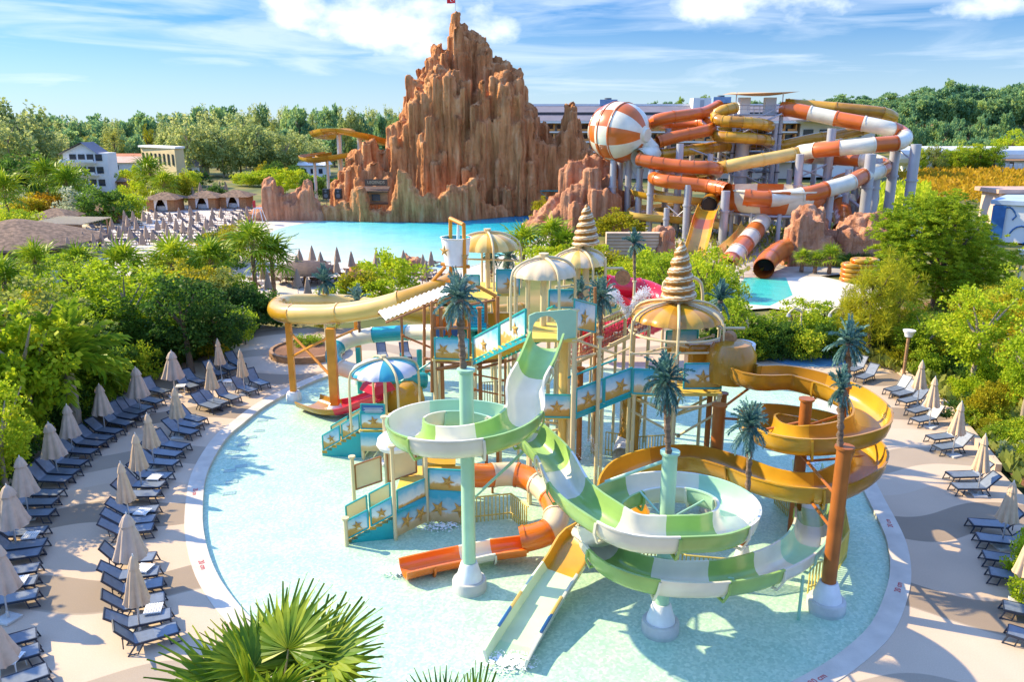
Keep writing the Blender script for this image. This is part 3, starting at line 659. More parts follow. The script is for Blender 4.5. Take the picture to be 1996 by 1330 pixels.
# hood round the slide mouth: a board with an arched opening
def arch_panel(mb,p0,p1,z0,z1,oc,ow,oz,th=.06,mi=0):
    d=(p1-p0); Ld=d.length; d=d/Ld; nn=V(d.y,-d.x,0)*th
    n=10; inner=[(oc-ow/2,z0)]+[(oc-ow/2*math.cos(PI*i/n),oz-ow/2+ow/2*math.sin(PI*i/n)) for i in range(n+1)]+[(oc+ow/2,z0)]
    def P(x,z,k): return V(p0.x,p0.y,0)+V(d.x,d.y,0)*x+nn*k+V(0,0,z)
    top=[(0,z0)]+[(0+Ld*i/n if False else 0,z1) for i in range(1)]
    outer=[(0,z0),(0,z1)]+[(Ld*i/(len(inner)-4),z1) for i in range(1,len(inner)-4)]+[(Ld,z1),(Ld,z0)]
    m_=min(len(inner),len(outer))
    import itertools
    outer=[]
    for i,(x,z) in enumerate(inner):
        f=i/(len(inner)-1); per=z1-z0; tot=2*per+Ld; s=f*tot
        outer.append((0,z0+s) if s<per else ((s-per,z1) if s<per+Ld else (Ld,z1-(s-per-Ld))))
    for k in(0,1):
        for i in range(len(inner)-1):
            q_=[P(*inner[i],k),P(*inner[i+1],k),P(*outer[i+1],k),P(*outer[i],k)]
            mb.quad(*q_,mi=mi)
    for i in range(len(inner)-1):
        mb.quad(P(*outer[i],0),P(*outer[i+1],0),P(*outer[i+1],1),P(*outer[i],1),mi); mb.quad(P(*inner[i],0),P(*inner[i+1],0),P(*inner[i+1],1),P(*inner[i],1),mi)
p0=Q(1030,664,27.2); p1=Q(1121,664,27.9)
arch_panel(b,p0,p1,p0.z-.1,p0.z+1.0,.62,1.0,p0.z+.85); b.build('entrance_hood',M['mint_paint'],T)
# --- amber open spiral slide on the right
yp=px3([(1448,712,5.1),(1480,722,5.1),(1540,722,5.02),(1600,736,4.95),(1655,757,4.85),(1697,790,4.75),(1696,818,4.62),(1655,834,4.5),(1600,842,4.4),(1540,840,4.3),(1492,826,4.15),(1476,806,3.95),(1500,797,3.75),(1560,803,3.6),(1620,817,3.5),(1675,850,3.35),(1694,884,3.15),(1668,912,3.0),(1615,934,2.9),(1555,935,2.8),(1490,922,2.7),(1425,898,2.62),(1350,880,2.5),(1280,886,2.4),(1222,908,2.25),(1200,948,2.05),(1222,985,1.85),(1230,1010,1.7),(1195,1015,1.55),(1150,1012,1.35)])
pts=spline(yp,.25)
TY=thing('amber_spiral_slide','large amber open spiral slide round the rusty orange posts on the right','water slide',G(1610,1180))
slide_open(TY,pts,1.12,.70,[M['mustard_gel'],M['yellow_gel']],3.0)
CO=G(1610,1180); CO2=G(1590,1120); CO2=V(9.35,23.3,0)
post(TY,V(CO.x,CO.y,0),5.1,.21,M['rust_paint'],foot=.44); post(TY,V(10.0,25.6,0),4.9,.2,M['rust_paint']); post(TY,V(7.5,27.2,0),4.1,.22,M['rust_paint'],foot=.36)
for (a,b_) in (((CO.x,CO.y,3.5),G(1560,885,3.5)),((CO.x,CO.y,4.0),G(1680,840,3.8)),((10,25.6,4.1),G(1490,838,3.6)),((10,25.6,3.9),G(1670,800,4.0)),((10,25.6,2.6),G(1690,890,2.6)),((7.5,27.2,3.6),G(1480,820,3.6)),((CO.x,CO.y,2.4),G(1560,950,2.2)),((7.5,27.2,3.9),G(1490,735,4.5))): bar(TY,a,b_,.05,M['rust_paint'])
b=MB(); pq=G(1425,705,5.0); b.lathe([(.9,-.75),(.95,-.3),(.95,.35),(.7,.75),(.3,.85),(0,.86)],pq,20); b.build('start_tub',M['mustard_gel'],TY,smooth=2)
# white run-out chute with a yellow head, towards the camera
rp=[G(1140,1018,1.75),G(1127,1045,1.25),G(1105,1085,.95),G(1075,1130,.62),G(1040,1185,.4),G(1005,1242,.25),G(985,1278,.22)]
TW=thing('white_runout_chute','white open run-out chute with a yellow head sloping towards the foreground','water slide',G(1060,1170))
si=spline(rp,.2); pr=[(-.62,.0),(-.58,0),(-.5,-.30),(.5,-.30),(.58,0),(.62,0),(.66,-.02),(.56,-.36),(-.56,-.36),(-.66,-.02)]
b=MB(); n_=len(si); b.sweep(si,pr,mp=lambda i,j:1 if i<n_*.28 else (2 if j in(2,3,4) or (i%9<3 and j in(3,)) else 0)); b.build('chute',[M['white_gel'],M['yellow_gel'],M['chute_mint']],TW,smooth=2)
for s,(i,c) in ((-1,(int(n_*.5),'pale_yellow')),(1,(int(n_*.52),'pale_yellow')),(-1,(int(n_*.6),'blue_paint')),(1,(int(n_*.64),'blue_paint'))):
    p=si[i]; q=si[i+4]; d=(q-p).normalized(); sdv=V(d.y,-d.x,0).normalized()*s*.60
    bb=MB(); bb.cone(p+sdv+V(0,0,.03),q+sdv+V(0,0,.03),.05,.05,6); bb.build('grip_pad',M[c],TW)
# --- orange and ivory small tube slide
op=px3([(905,926,1.6),(945,928,1.5),(1000,925,1.42),(1042,940,1.32),(1072,968,1.2),(1084,1000,1.05),(1076,1032,.85),(1045,1046,.7),(1015,1053,.6)])
TO=thing('orange_tube_slide','small orange and ivory striped tube slide curling to an orange trough','water slide',G(1000,1060))
slide_tube(TO,spline(op,.15),.44,[M['orange_gel'],M['ivory_gel']],1.0,flr=.03)
tp=[G(1022,1058,.5),G(960,1066,.45),G(900,1078,.4),G(840,1090,.36),G(785,1103,.34)]
slide_open(TO,spline(tp,.2),.85,.36,[M['orange_gel'],M['white_gel'],M['orange_gel'],M['orange_gel']],1.05,name='trough')
for u,v,z in ((1084,1020,.7),(1040,955,1.0),(960,955,1.1)): 
    q=G(u,v,0); bar(TO,(q.x,q.y,-.2),(q.x,q.y,z),.05,M['rust_paint'],'support_leg')
# --- yellow tube slide on the left with square posts
yt=px3([(885,548,6.5),(850,566,6.25),(790,585,5.85),(720,603,5.3),(650,612,4.9),(590,613,4.7),(552,610,4.55),(540,602,4.45),(556,592,4.35),(610,590,4.2),(680,592,4.0),(750,603,3.8),(820,614,3.6),(880,618,3.4),(960,612,3.3),(1020,606,3.2)])
TL=thing('yellow_tube_slide','big yellow tube slide swinging out left on square orange posts','water slide',G(573,775))
slide_tube(TL,spline(yt,.3),.50,[M['pale_yellow'],M['yellow_gel'],M['yellow_gel']],3.2,pattern=[2,0,0,1,0,0,1,1,2],n=20,flr=.04)
for (u,v,zt,w_) in ((573,775,4.1,.30),(654,802,4.3,.42),(702,742,3.5,.3)):
    q=G(u,v); b=MB(); b.box((q.x,q.y,zt/2-.1),(w_,w_,zt+.2)); b.build('square_post',M['orange_paint'],TL,bevel=.03)
    b=MB(); b.lathe([(.4,-.2),(.4,.15),(.3,.35),(.0,.36)],(q.x,q.y,0),16); b.build('footing',M['footing_white'],TL,smooth=2)
for a,b_ in (((573,775,2.2),(654,802,3.9)),((573,775,3.6),(654,802,1.7)),((654,802,3.7),(702,742,3.0)),((573,775,2.9),(540,640,4.0))):
    A=G(a[0],a[1]); B=G(b_[0],b_[1]); A.z=a[2]; B.z=b_[2]
    if b_[0]!=540: bar(TL,A,B,.07,M['orange_paint'])
# --- teal and white tube slide
te=px3([(935,652,3.9),(880,650,3.7),(830,648,3.5),(770,650,3.2),(715,655,2.95),(672,668,2.6),(650,690,2.3),(660,714,2.0),(700,727,1.75),(760,738,1.5),(830,742,1.2)])
TT=thing('teal_tube_slide','teal and white striped tube slide bending behind the striped umbrella','water slide',G(702,760))
slide_tube(TT,spline(te,.2),.42,[M['teal_gel'],M['white_gel']],2.1,flr=.03)
for u,v,z in ((702,762,2.4),(820,775,2.6),(850,740,3.2)):
    q=G(u,v); bar(TT,(q.x,q.y,-.2),(q.x,q.y,z),.14,M['teal_paint'],'support_post')
bar(TT,G(780,690,2.6),G(845,735,1.6),.07,M['teal_paint'])
# --- red slides at the back
rd=px3([(1180,556,4.4),(1225,560,4.2),(1262,566,4.0),(1292,584,3.6),(1296,612,3.0),(1266,632,2.5),(1225,640,2.1),(1180,648,1.8),(1140,656,1.6)])
TR=thing('red_slide','bright red tube slide curling behind the water jets','water slide',G(1260,690))
slide_tube(TR,spline(rd,.25),.62,[M['red_gel']],2.2,flr=.05)
slide_open(TR,spline(px3([(1130,560,4.3),(1180,566,4.1),(1230,578,3.8),(1258,604,3.2),(1235,640,2.6)]),.25),1.2,.6,[M['red_gel']],2.5,name='open_chute')
for u,v,z in ((1290,680,3),(1200,690,1.6)): q=G(u,v); bar(TR,(q.x,q.y,-.2),(q.x,q.y,z),.1,M['cream_paint'],'support_post')
# toddler slide with red floor, bottom left
T=thing('toddler_slide','low toddler slide with mustard walls and a red floor by the square posts','water slide',G(640,790))
slide_open(T,spline(px3([(742,762,1.25),(715,770,1.0),(675,785,.55),(640,788,.42),(600,776,.38)]),.2),1.5,.42,[M['red_gel'],M['mustard_gel']],2.2,name='trough',flange=False)
b=MB(); q=G(742,790); b.box((q.x+.6,q.y,.6),(1.4,1.2,1.5)); b.build('tower_block',M['mustard_gel'],T,bevel=.08)
b=MB(); b.lathe([(.9,0),(.7,.35),(.2,.62),(0,.65)],G(736,760,1.35),4); b.build('block_roof',M['red_gel'],T)
T=thing('yellow_climber','small yellow play boulder beside the red roofed toddler slide','play block',G(790,800))
b=MB(); q=G(792,795); b.lathe([(.9,-.2),(.95,.5),(.8,1.1),(.4,1.4),(0,1.45)],(q.x,q.y,0),7); b.build('boulder',M['yellow_gel'],T,smooth=2)
# ------------------------------------------------------------ framed beach panels
def starfish(r,th):
    b=MB(); n=10; vs=[(0,0,th)]+[((r if i%2==0 else r*.38)*math.sin(2*PI*i/n),(r if i%2==0 else r*.38)*math.cos(2*PI*i/n),0) for i in range(n)]
    return b.add(vs,[(0,i+1,(i+1)%n+1) for i in range(n)])
M['starfish']=mat('starfish',(.55,.30,.06),.6,.25,14)
def panel(t,bl,br,h,Yl,Yr,m='beach_print',star=0,frame='teal_paint',name='panel',fr=.035,z=None):
    A=Q(bl[0],bl[1],Yl); B=Q(br[0],br[1],Yr); d=B-A; dh=V(d.x,d.y,0).normalized(); nn=V(dh.y,-dh.x,0); hz=V(0,0,h)
    b=MB(); 
    for k in(0,.03): b.quad(A-nn*k,B-nn*k,B+hz-nn*k,A+hz-nn*k)
    b.quad(A+hz,B+hz,B+hz-nn*.03,A+hz-nn*.03); o=b.build(name,M[m],t)
    if frame:
        f=MB(); pts=[A,B,B+hz,A+hz]
        for i in range(4): f.cone(pts[i]+nn*.01,pts[(i+1)%4]+nn*.01,fr,fr,6)
        f.build('panel_frame',M[frame],o)
    for k in range(star):
        c=A+d*((k+.5+.12*math.sin(k*7+bl[0]))/max(star,1))+hz*(.45)+nn*.035
        s=starfish(min(h*.33,.34)*(1 if star<3 else .8),.05); ang=bl[0]*.7+k
        Mx=Matrix((dh,V(0,0,1),nn)).transposed()@Matrix.Rotation(ang,3,'Z')
        s.v=[tuple(Mx@V(*p)+c) for p in s.v]; s.build('starfish',M['starfish'],o)
    return o
def canopy(t,u,v,Y,rpx,zd,mA,mB,mast='cream_paint',arch=4,hh=.34,narch=True,rot=.4,mr=.13,seg=4):
    c=Q(u,v,Y); r=rpx/FOC*math.hypot(Y,CAM_H-c.z)*1.0
    b=MB(); n=64; prof=[]
    for j in range(9):
        a=j/8*PI/2; prof.append((r*math.cos(a)+.02,r*hh*1.5*(math.sin(a)-1)+.0))
    b.lathe(prof,c,n,fn=lambda tt,j:1+.05*abs(math.sin(tt*8))*(1-j/8),mf=lambda i,j:(i//seg)%2)
    b.build('dome',[M[mA],M[mB]],t,smooth=2)
    b=MB(); b.cone((c.x,c.y,zd),(c.x,c.y,c.z+.02),mr,mr*.8,14); b.cone((c.x,c.y,c.z-.02),(c.x,c.y,c.z+.22),mr*1.1,mr*1.5,14); b.build('mast',M[mast],t,smooth=2)
    for k in range(arch):
        a=rot+2*PI*k/arch; dx,dy=math.cos(a),math.sin(a); L=[]
        for j in range(7):
            w_=j/6*PI/2; L.append(V(c.x+dx*(r*1.12)*math.sin(w_),c.y+dy*r*1.12*math.sin(w_),c.z+.07-(r*hh*1.65)*(1-math.cos(w_))))
        L.append(V(c.x+dx*r*1.16,c.y+dy*r*1.16,c.z-r*hh*1.65-.5)); L.append(V(c.x+dx*r*1.16,c.y+dy*r*1.16,zd))
        b=MB(); b.tube(spline(L,.2),.055,8); b.build('arch_post',M[mast],t,smooth=2)
    return c,r
def swirl(t,u,v0,v1,Y,rpx,turns=6):
    base=Q(u,v0,Y); top=Q(u,v1,Y); H=top.z-base.z; r=rpx/FOC*math.hypot(Y,CAM_H-base.z); n=40; nz=78; b=MB()
    prof=[]
    for j in range(nz+1):
        f=j/nz; prof.append((r*(1-f)**.62,H*f))
    def ph(tt,f): return (turns*f**.92*1.0*2*PI-tt)
    def fn(tt,j):
        f=j/nz; s=(ph(tt,f)/(2*PI))%1; return .74+.34*math.sqrt(max(0,1-(2*s-1)**2))
    def mf(i,j):
        s=(ph(2*PI*(i+.5)/n,(j+.5)/nz)/(2*PI))%1; return 0 if (s<.36 or .50<s<.66 or s>.84) else 1
    b.lathe(prof,base,n,fn=fn,mf=mf); b.build('swirl_shell',[M['gold_swirl'],M['cream_swirl']],t,smooth=True)
def deck(t,us,Y0,Y1,v,m='ply',th=.14,name='platform'):
    a=Q(us[0],v,Y0); b_=Q(us[1],v,Y0); z=a.z; b=MB(); b.box(((a.x+b_.x)/2,(Y0+Y1)/2,z),(abs(b_.x-a.x),abs(Y1-Y0),th)); b.build(name,M[m],t,bevel=.02)
    xs=(min(a.x,b_.x)+.1,max(a.x,b_.x)-.1)
    for x in xs:
        for y in(min(Y0,Y1)+.1,max(Y0,Y1)-.1): post(t,V(x,y,0),z,.075,M['cream_paint'],'leg_post',n=10)
    return z,xs
# tower with the mouth of the green slide
T=thing('slide_tower','cream play tower with scalloped cream dome above the green slide mouth','play tower',V(1.6,28.6,0))
z,_=deck(T,(1030,1125),27.7,30.2,664)
canopy(T,1060,505,29.6,60,z,'cream_swirl','ivory_gel'); panel(T,(1085,664),(1122,664),.95,30.2,30.2,'beach_print',1)
post(T,V(1.95,28.9,0),z,.17,M['pale_yellow'],'central_column')
panel(T,(1118,640),(1160,648),1.1,28.5,30,'beach_print',1)
# smaller tower behind it with the swirl shell
T=thing('shell_tower','slim cream tower behind the slide mouth topped by the smaller swirl shell','play tower',V(3.4,35,0))
c,r=canopy(T,1128,487,35,52,0,'ivory_gel','pale_yellow'); z,_=deck(T,(1085,1175),34,36.4,640)
b=MB(); q=Q(1143,500,35); b.cone((q.x,35,q.z-2),(q.x,35,Q(1143,472,35).z),.15,.14,12); b.build('shell_mast',M['cream_paint'],T,smooth=2); swirl(T,1142,476,398,35,26,6)
for u,v in ((1180,600),(1100,600)): panel(T,(u-30,v),(u+20,v),.8,34,34,'sky_print',0)
b=MB(); a=Q(1180,523,34.5); e=Q(1214,523,34.5); b.cone(a,e,.06,.06,8); b.cone(e,e-V(0,0,.35),.05,.05,8); b.build('spinner_arm',M['cream_paint'],T,smooth=2)
b=MB(); e=Q(1214,541,34.4); b.cone(e-V(0,.12,0),e+V(0,.12,0),.33,.33,20); b.build('spinner_drum',M['wicker'],T,smooth=2)
# back tower with the yellow dome
T=thing('back_tower','tall play tower at the back under a yellow scalloped dome','play tower',V(-1.2,41,0))
z,_=deck(T,(905,1010),39.6,42.6,575); canopy(T,950,454,41,58,z,'yellow_gel','pale_yellow',rot=.2)
panel(T,(968,575),(1012,575),1.3,39.6,39.8,'sky_print',1); panel(T,(905,578),(935,578),1.1,39.6,39.6,'beach_print',0)
b=MB(); b.cone(Q(955,535,40.5),Q(1000,533,40.5),.04,.04,8); b.build('cross_tube',M['cream_paint'],T)
# big right tower with the gold dome and the large swirl shell
T=thing('gold_dome_tower','big right play tower with gold dome and the large striped swirl shell on top','play tower',V(6.6,30.5,0))
z,_=deck(T,(1232,1408),29.4,32.4,770); c,r=canopy(T,1322,590,31,86,0,'yellow_gel','mustard_gel',arch=6,rot=.35,hh=.24,mr=.19); swirl(T,1323,580,470,31,33,6)
panel(T,(1233,767),(1300,770),1.0,29.4,29.2,'sky_print',1); panel(T,(1332,758),(1405,757),1.02,29.4,29.4,'beach_print',1); panel(T,(1297,690),(1358,688),1.0,32.2,32.2,'ply' if False else 'beach_print',0)
zz=Q(1320,790,29.4).z
b=MB(); b.tube(spline([V(c.x+1.9*math.cos(a*PI/8),c.y+1.9*math.sin(a*PI/8),zz) for a in range(17)],.3),.06,8); b.build('ring_rail',M['cream_paint'],T,smooth=2)
b=MB(); b.tube(spline([V(c.x+1.9*math.cos(a*PI/8),c.y+1.9*math.sin(a*PI/8),Q(1320,664,29.4).z) for a in range(17)],.3),.05,8); b.build('upper_ring',M['cream_paint'],T,smooth=2)
for k in range(6):
    a=k*PI/3; bar(T,(c.x+.15*math.cos(a),c.y+.15*math.sin(a),zz-1.0),(c.x+1.9*math.cos(a),c.y+1.9*math.sin(a),zz),.05,M['cream_paint'])
for u,v in ((1215,690),(1280,660)): pass
b=MB(); b.box((c.x+1.0,c.y-.2,Q(1390,700,31).z),(1.2,1.0,1.5)); b.build('slide_gate',M['mustard_gel'],T,bevel=.15)
b=MB(); a=Q(1410,640,30.4); e=Q(1452,640,30.4); b.cone(a,e,.06,.06,8); b.build('bucket_arm',M['cream_paint'],T)
for u,v,rx in ((1448,716,.34),(1420,660,.28)):
    b=MB(); e=Q(u,v,29.8); b.cone(e-V(.1,.2,0),e+V(.1,.2,0),rx,rx,20); b.build('spinner_drum',M['wicker'],T,smooth=2)
b=MB(); e=Q(1440,690,30.5); b.lathe([(.5,-.3),(.62,.0),(.62,.45),(.5,.45),(.5,.05),(0,0)],e,18); b.build('tipping_tub',M['cushion_white'],T,smooth=2)
# striped umbrella tower with the left stairs
T=thing('striped_umbrella_tower','low play tower under a blue and white striped umbrella by the left stairs','play tower',V(-5.9,32.6,0))
z,_=deck(T,(700,800),31.9,34,842); canopy(T,748,702,32.6,62,z,'aqua_paint','mauve_white',rot=.5,hh=.26,mr=.08,seg=8)
o=panel(T,(704,836),(750,837),.78,31.8,31.8,'beach_print',1); panel(T,(704,806),(750,807),.42,31.78,31.78,'blue_paint',0,name='notice_board')
bd=Q(727,796,31.72)
for k in range(4):
    b=MB(); b.box((bd.x,31.745,bd.z-.02-.06*k),(.8-.1*(k%2),.01,.022)); b.build('notice_line',M['cushion_white'],T)
panel(T,(704,880),(752,880),.85,31.8,31.8,'sky_print',0,frame=None,name='skirt_panel')
def stairs(name,label,fa,fb,wd,Ya,Yb,steps,m,tz,pan,rails,t=None):
    """flight climbing from px fa (ground) to px fb"""
    A=Q(fa[0],fa[1],Ya); B=Q(fb[0],fb[1],Yb); d=B-A; dh=V(d.x,d.y,0).normalized(); nn=V(-dh.y,dh.x,0)
    t=thing(name,label,'play stairs',V(A.x,A.y,0)); b=MB()
    for i in range(steps):
        f=(i+.5)/steps; c=A+d*f+nn*wd/2; ang=math.atan2(dh.y,dh.x); hh=max(.05,c.z+.2)
        b.box((c.x,c.y,c.z-.06),(V(d.x,d.y,0).length/steps*1.02,wd,.12),ang)
    b.build('treads',M[m],t)
    for s in(0,1):
        b=MB(); o=nn*wd*s; a0=A+o; b0=B+o
        b.quad(V(a0.x,a0.y,-.2),V(b0.x,b0.y,-.2),b0,a0) if tz else b.quad(a0-V(0,0,.35),b0-V(0,0,.35),b0,a0)
        b.build('stringer',M['teal_paint'],t)
        for k in range(pan):
            p0=A+d*(k/pan+.03)+o; p1=A+d*((k+1)/pan-.03)+o; h=.72
            q=MB(); q.quad(p0+V(0,0,.08),p1+V(0,0,.08),p1+V(0,0,h),p0+V(0,0,h)); q.quad(p0+V(0,0,.08)+nn*.03,p1+V(0,0,.08)+nn*.03,p1+V(0,0,h)+nn*.03,p0+V(0,0,h)+nn*.03)
            po=q.build('side_panel',M[rails[s]],t); f=MB(); pts=[p0+V(0,0,.06),p1+V(0,0,.06),p1+V(0,0,h+.02),p0+V(0,0,h+.02)]
            for i in range(4): f.cone(pts[i],pts[(i+1)%4],.035,.035,6)
            f.build('panel_frame',M['teal_paint'],po)
            if rails[s]=='beach_print':
                c=(p0+p1)/2+V(0,0,.38)-nn*.04; sfm=starfish(.2,.05); Mx=Matrix((dh,V(0,0,1),-nn)).transposed()@Matrix.Rotation(k+.3,3,'Z'); sfm.v=[tuple(Mx@V(*p)+c) for p in sfm.v]; sfm.build('starfish',M['starfish'],po)
    return t
stairs('pool_stairs','teal framed stairs up to the striped umbrella tower',(628,882),(703,838),1.15,32.4,32.2,8,'yellow_gel',True,2,('beach_print','green_print'))
stairs('pool_stairs','nearest teal framed stairs rising from the shallow water in front',(674,1056),(768,1006),1.15,24.85,25.2,8,'yellow_gel',True,2,('beach_print','green_print'))
# low front platform with printed walls
T=thing('front_platform','low front play platform with beach printed walls behind the mint post','play tower',V(-3.2,26,0))
panel(T,(775,1000),(830,976),.85,25.2,26.3,'beach_print',0); panel(T,(775,1046),(833,1017),1.0,25.15,26.25,'sky_print',2,frame=None,name='skirt_panel')
panel(T,(836,956),(905,960),.85,26.4,26.2,'beach_print',1); panel(T,(836,1017),(912,1022),1.25,26.35,26.15,'sky_print',2,frame=None,name='skirt_panel')
z,_=deck(T,(772,900),26.45,28.6,960)
for u,v,Y,zt in ((771,1045,25.1,3.4),(833,1010,26.3,2.6),(676,1062,24.7,.9),(752,890,27.6,3.5),(826,885,27.6,3.2),(690,965,27.4,2.0)):
    q=Q(u,v,Y); post(T,V(q.x,Y,0),zt,.07,M['cream_paint'],'leg_post',n=10)
for bl,br,h in (((694,955),(744,938),1.0),((757,940),(812,921),1.15)): panel(T,bl,br,h,27.5,27.7,'ivory_gel',0,frame='brown_paint',name='blank_board')
b=MB(); e=Q(770,858,27.2); b.lathe([(.05,.35),(.35,.3),(.62,.1),(.68,-.15),(.6,-.3),(.5,-.3)],e,20); b.build('tipping_shell',M['cushion_white'],T,smooth=2)
b=MB()
for i in range(8): q=Q(858,905-4.6*i,27.6+.22*i); b.box((q.x,q.y,q.z),(1.15,.3,.1))
b.build('treads',M['yellow_gel'],T); b=MB()
for i in range(14): q=Q(800,880+3*i,27.8); b.box((q.x,q.y,q.z),(.34,.05,.04))
b.build('climbing_ladder',M['orange_paint'],T)
# left timber tower carrying the bucket frame
T=thing('timber_tower','brown framed tower at the left carrying platforms and printed boards','play tower',V(-3.4,35,0))
z,_=deck(T,(842,925),33.8,36.4,702); z2,_=deck(T,(842,1010),36.6,38.6,640,'yellow_gel'); z3,_=deck(T,(838,968),37,39.2,590,'ply')
panel(T,(848,699),(914,702),.95,33.7,33.7,'beach_print',2); panel(T,(846,655),(882,655),1.0,36.5,36.5,'orange_gel',0); panel(T,(950,640),(1008,640),.75,36.5,36.5,'yellow_gel',0,frame='cream_paint')
for u in (846,860,914,935): 
    q=Q(u,640,34.2); post(T,V(q.x,34.2,0),Q(u,600,34.2).z,.085,M['brown_paint'],'timber_post',n=10)
b=MB()
for i in range(9): q=Q(930,642-6*i,34.6+.24*i); b.box((q.x,q.y,q.z),(.85,.3,.1))
b.build('green_treads',M['teal_gel'],T)
for a,e in (((846,720),(1000,690)),((846,705),(940,712)),((930,720),(1005,700)),((846,640),(914,640)),((880,600),(965,585))):
    bar(T,Q(a[0],a[1],33.9),Q(e[0],e[1],33.9),.06,M['brown_paint'])
for u,v in ((858,648),(890,646)):
    b=MB(); e=Q(u,v,36.2); b.cone(e-V(0,.05,0),e+V(0,.05,0),.25,.25,18); b.build('round_window',M['blue_paint'],T)
# tipping bucket on its orange frame
T=thing('tipping_bucket','white tipping bucket with starfish hung in an orange frame','bucket',Q(890,590,37))
for u0,v0,u1,v1 in ((878,425,879,585),(904,437,908,640),(907,545,968,578),(962,580,968,640),(868,520,826,568)):
    bar(T,Q(u0,v0,37.2 if u0<900 else 36.2),Q(u1,v1,37.2 if u0<900 else 36.2),.085,M['orange_paint'],'frame_post')
bar(T,Q(878,426,37.2),Q(904,438,36.2),.1,M['orange_paint'],'top_beam'); bar(T,Q(860,515,36.9),Q(915,520,36.5),.09,M['orange_paint'],'axle')
e=Q(889,490,36.7); b=MB(); b.lathe([(0,-.62),(.52,-.62),(.68,.62),(.74,.66),(.66,.66),(.62,.5),(.0,.48)],e,28,mf=lambda i,j:1 if j>=4 else 0); b.build('bucket',[M['cushion_white'],M['teal_gel']],T,smooth=2)
for dx,dz,r_ in ((-.5,.1,.3),(.45,-.15,.22)):
    s=starfish(r_,.05); c=e+V(dx,-.55,dz); nn=V(dx,-.75,0).normalized(); sdv=V(-nn.y,nn.x,0); Mx=Matrix((sdv,V(0,0,1),nn)).transposed(); s.v=[tuple(Mx@V(*p)+c) for p in s.v]; s.build('starfish',M['starfish'],T)
for i in range(1):
    b=MB(); a=Q(893,437,36.7); b.cone(a,V(a.x,a.y,e.z+.5),.05,.09,8); b.build('pouring_water',M['cushion_white'],T)
# ribbed white shade roof
T=thing('ribbed_roof','sloping white ribbed awning beside the bucket','awning',Q(800,600,36))
A=Q(737,608,36.6); B=Q(893,548,36.2); A2=Q(752,625,35.4); B2=Q(905,562,35.2)
b=MB(); n_=18
for i in range(n_):
    f0,f1,fm_=i/n_,(i+1)/n_,(i+.5)/n_
    for (s,e_,h0,h1) in ((f0,fm_,0,.07),(fm_,f1,.07,0)):
        b.quad(A.lerp(B,s)+V(0,0,h0),A2.lerp(B2,s)+V(0,0,h0),A2.lerp(B2,e_)+V(0,0,h1),A.lerp(B,e_)+V(0,0,h1))
b.build('ribbed_sheet',M['cushion_white'],T); bar(T,A2-V(0,0,.1),B2-V(0,0,.1),.06,M['brown_paint'],'beam'); bar(T,A-V(0,0,.1),B-V(0,0,.1),.06,M['brown_paint'],'beam')
for f in(.2,.8):
    p=A2.lerp(B2,f); bar(T,(p.x,p.y,p.z-.1),(p.x,p.y,p.z-2.0),.06,M['brown_paint'],'roof_post')
# bridges
def bridge(label,bl,br,Yl,Yr,wd,pans,h=1.0):
    A=Q(bl[0],bl[1],Yl); B=Q(br[0],br[1],Yr); d=B-A; dh=V(d.x,d.y,0).normalized(); nn=V(-dh.y,dh.x,0)
    t=thing('play_bridge',label,'play bridge',V(A.x,A.y,0)); b=MB()
    for i in range(12):
        c=A+d*((i+.5)/12)+nn*wd/2; b.box((c.x,c.y,c.z),(d.length/12*.92,wd,.08),math.atan2(dh.y,dh.x))
    b.build('walkway',M['ply'],t)
    for k in range(pans):
        f0,f1=k/pans+.01,(k+1)/pans-.01; l=(bl[0]+(br[0]-bl[0])*f0,bl[1]+(br[1]-bl[1])*f0); r_=(bl[0]+(br[0]-bl[0])*f1,bl[1]+(br[1]-bl[1])*f1)
        panel(t,l,r_,h,Yl+(Yr-Yl)*f0,Yl+(Yr-Yl)*f1,'beach_print',1,fr=.045)
    b=MB()
    for s in(0,1): b.quad(A+nn*wd*s-V(0,0,.22),B+nn*wd*s-V(0,0,.22),B+nn*wd*s,A+nn*wd*s)
    b.build('skirt_board',M['teal_gel'],t); bar(t,A+nn*wd+V(0,0,1),B+nn*wd+V(0,0,1),.045,M['teal_paint'],'handrail')
    for f in(0,.5,1): 
        p=A+d*f; post(t,V(p.x,p.y,0)+nn*.1,p.z,.07,M['cream_paint'],'leg_post',n=10)
bridge('teal edged bridge with starfish panels climbing to the green slide mouth',(922,703),(1026,653),33.4,29.0,1.2,2)
bridge('teal edged bridge with starfish panels climbing to the gold dome tower',(1121,808),(1231,764),28.6,29.6,1.2,2)
T=thing('corner_platform','small platform with a starfish panel between the green slide and a bridge','play tower',V(1.7,29,0))
deck(T,(1050,1116),28.6,30,815); panel(T,(1052,813),(1112,814),.9,28.5,28.5,'beach_print',1)
# net walk with red netting
T=thing('net_walk','rope walkway with red netting sides between cream towers','play bridge',V(4,33,0))
A=Q(1100,720,32); B=Q(1265,640,34)
M['net_red']=mat('net_red',(.42,.06,.05),.8,.15,5)
for s in(0,1.3):
    b=MB()
    for i in range(26):
        f=i/25; p=A.lerp(B,f)+V(0,s,0); b.cone(p,p+V(.12,0,1.0),.014,.014,4); b.cone(p,p+V(-.12,0,1.0),.014,.014,4)
    for k in range(6): b.cone(A+V(0,s,.2*k),B+V(0,s,.2*k),.016,.016,4)
    b.build('netting',M['net_red'],T); b=MB(); b.cone(A+V(0,s,1.02),B+V(0,s,1.02),.06,.06,8); b.cone(A+V(0,s,0),B+V(0,s,0),.06,.06,8); b.build('rail_pipe',M['cream_paint'],T)
b=MB(); b.quad(A,B,B+V(0,1.3,0),A+V(0,1.3,0)); b.build('walkway',M['wicker'],T)
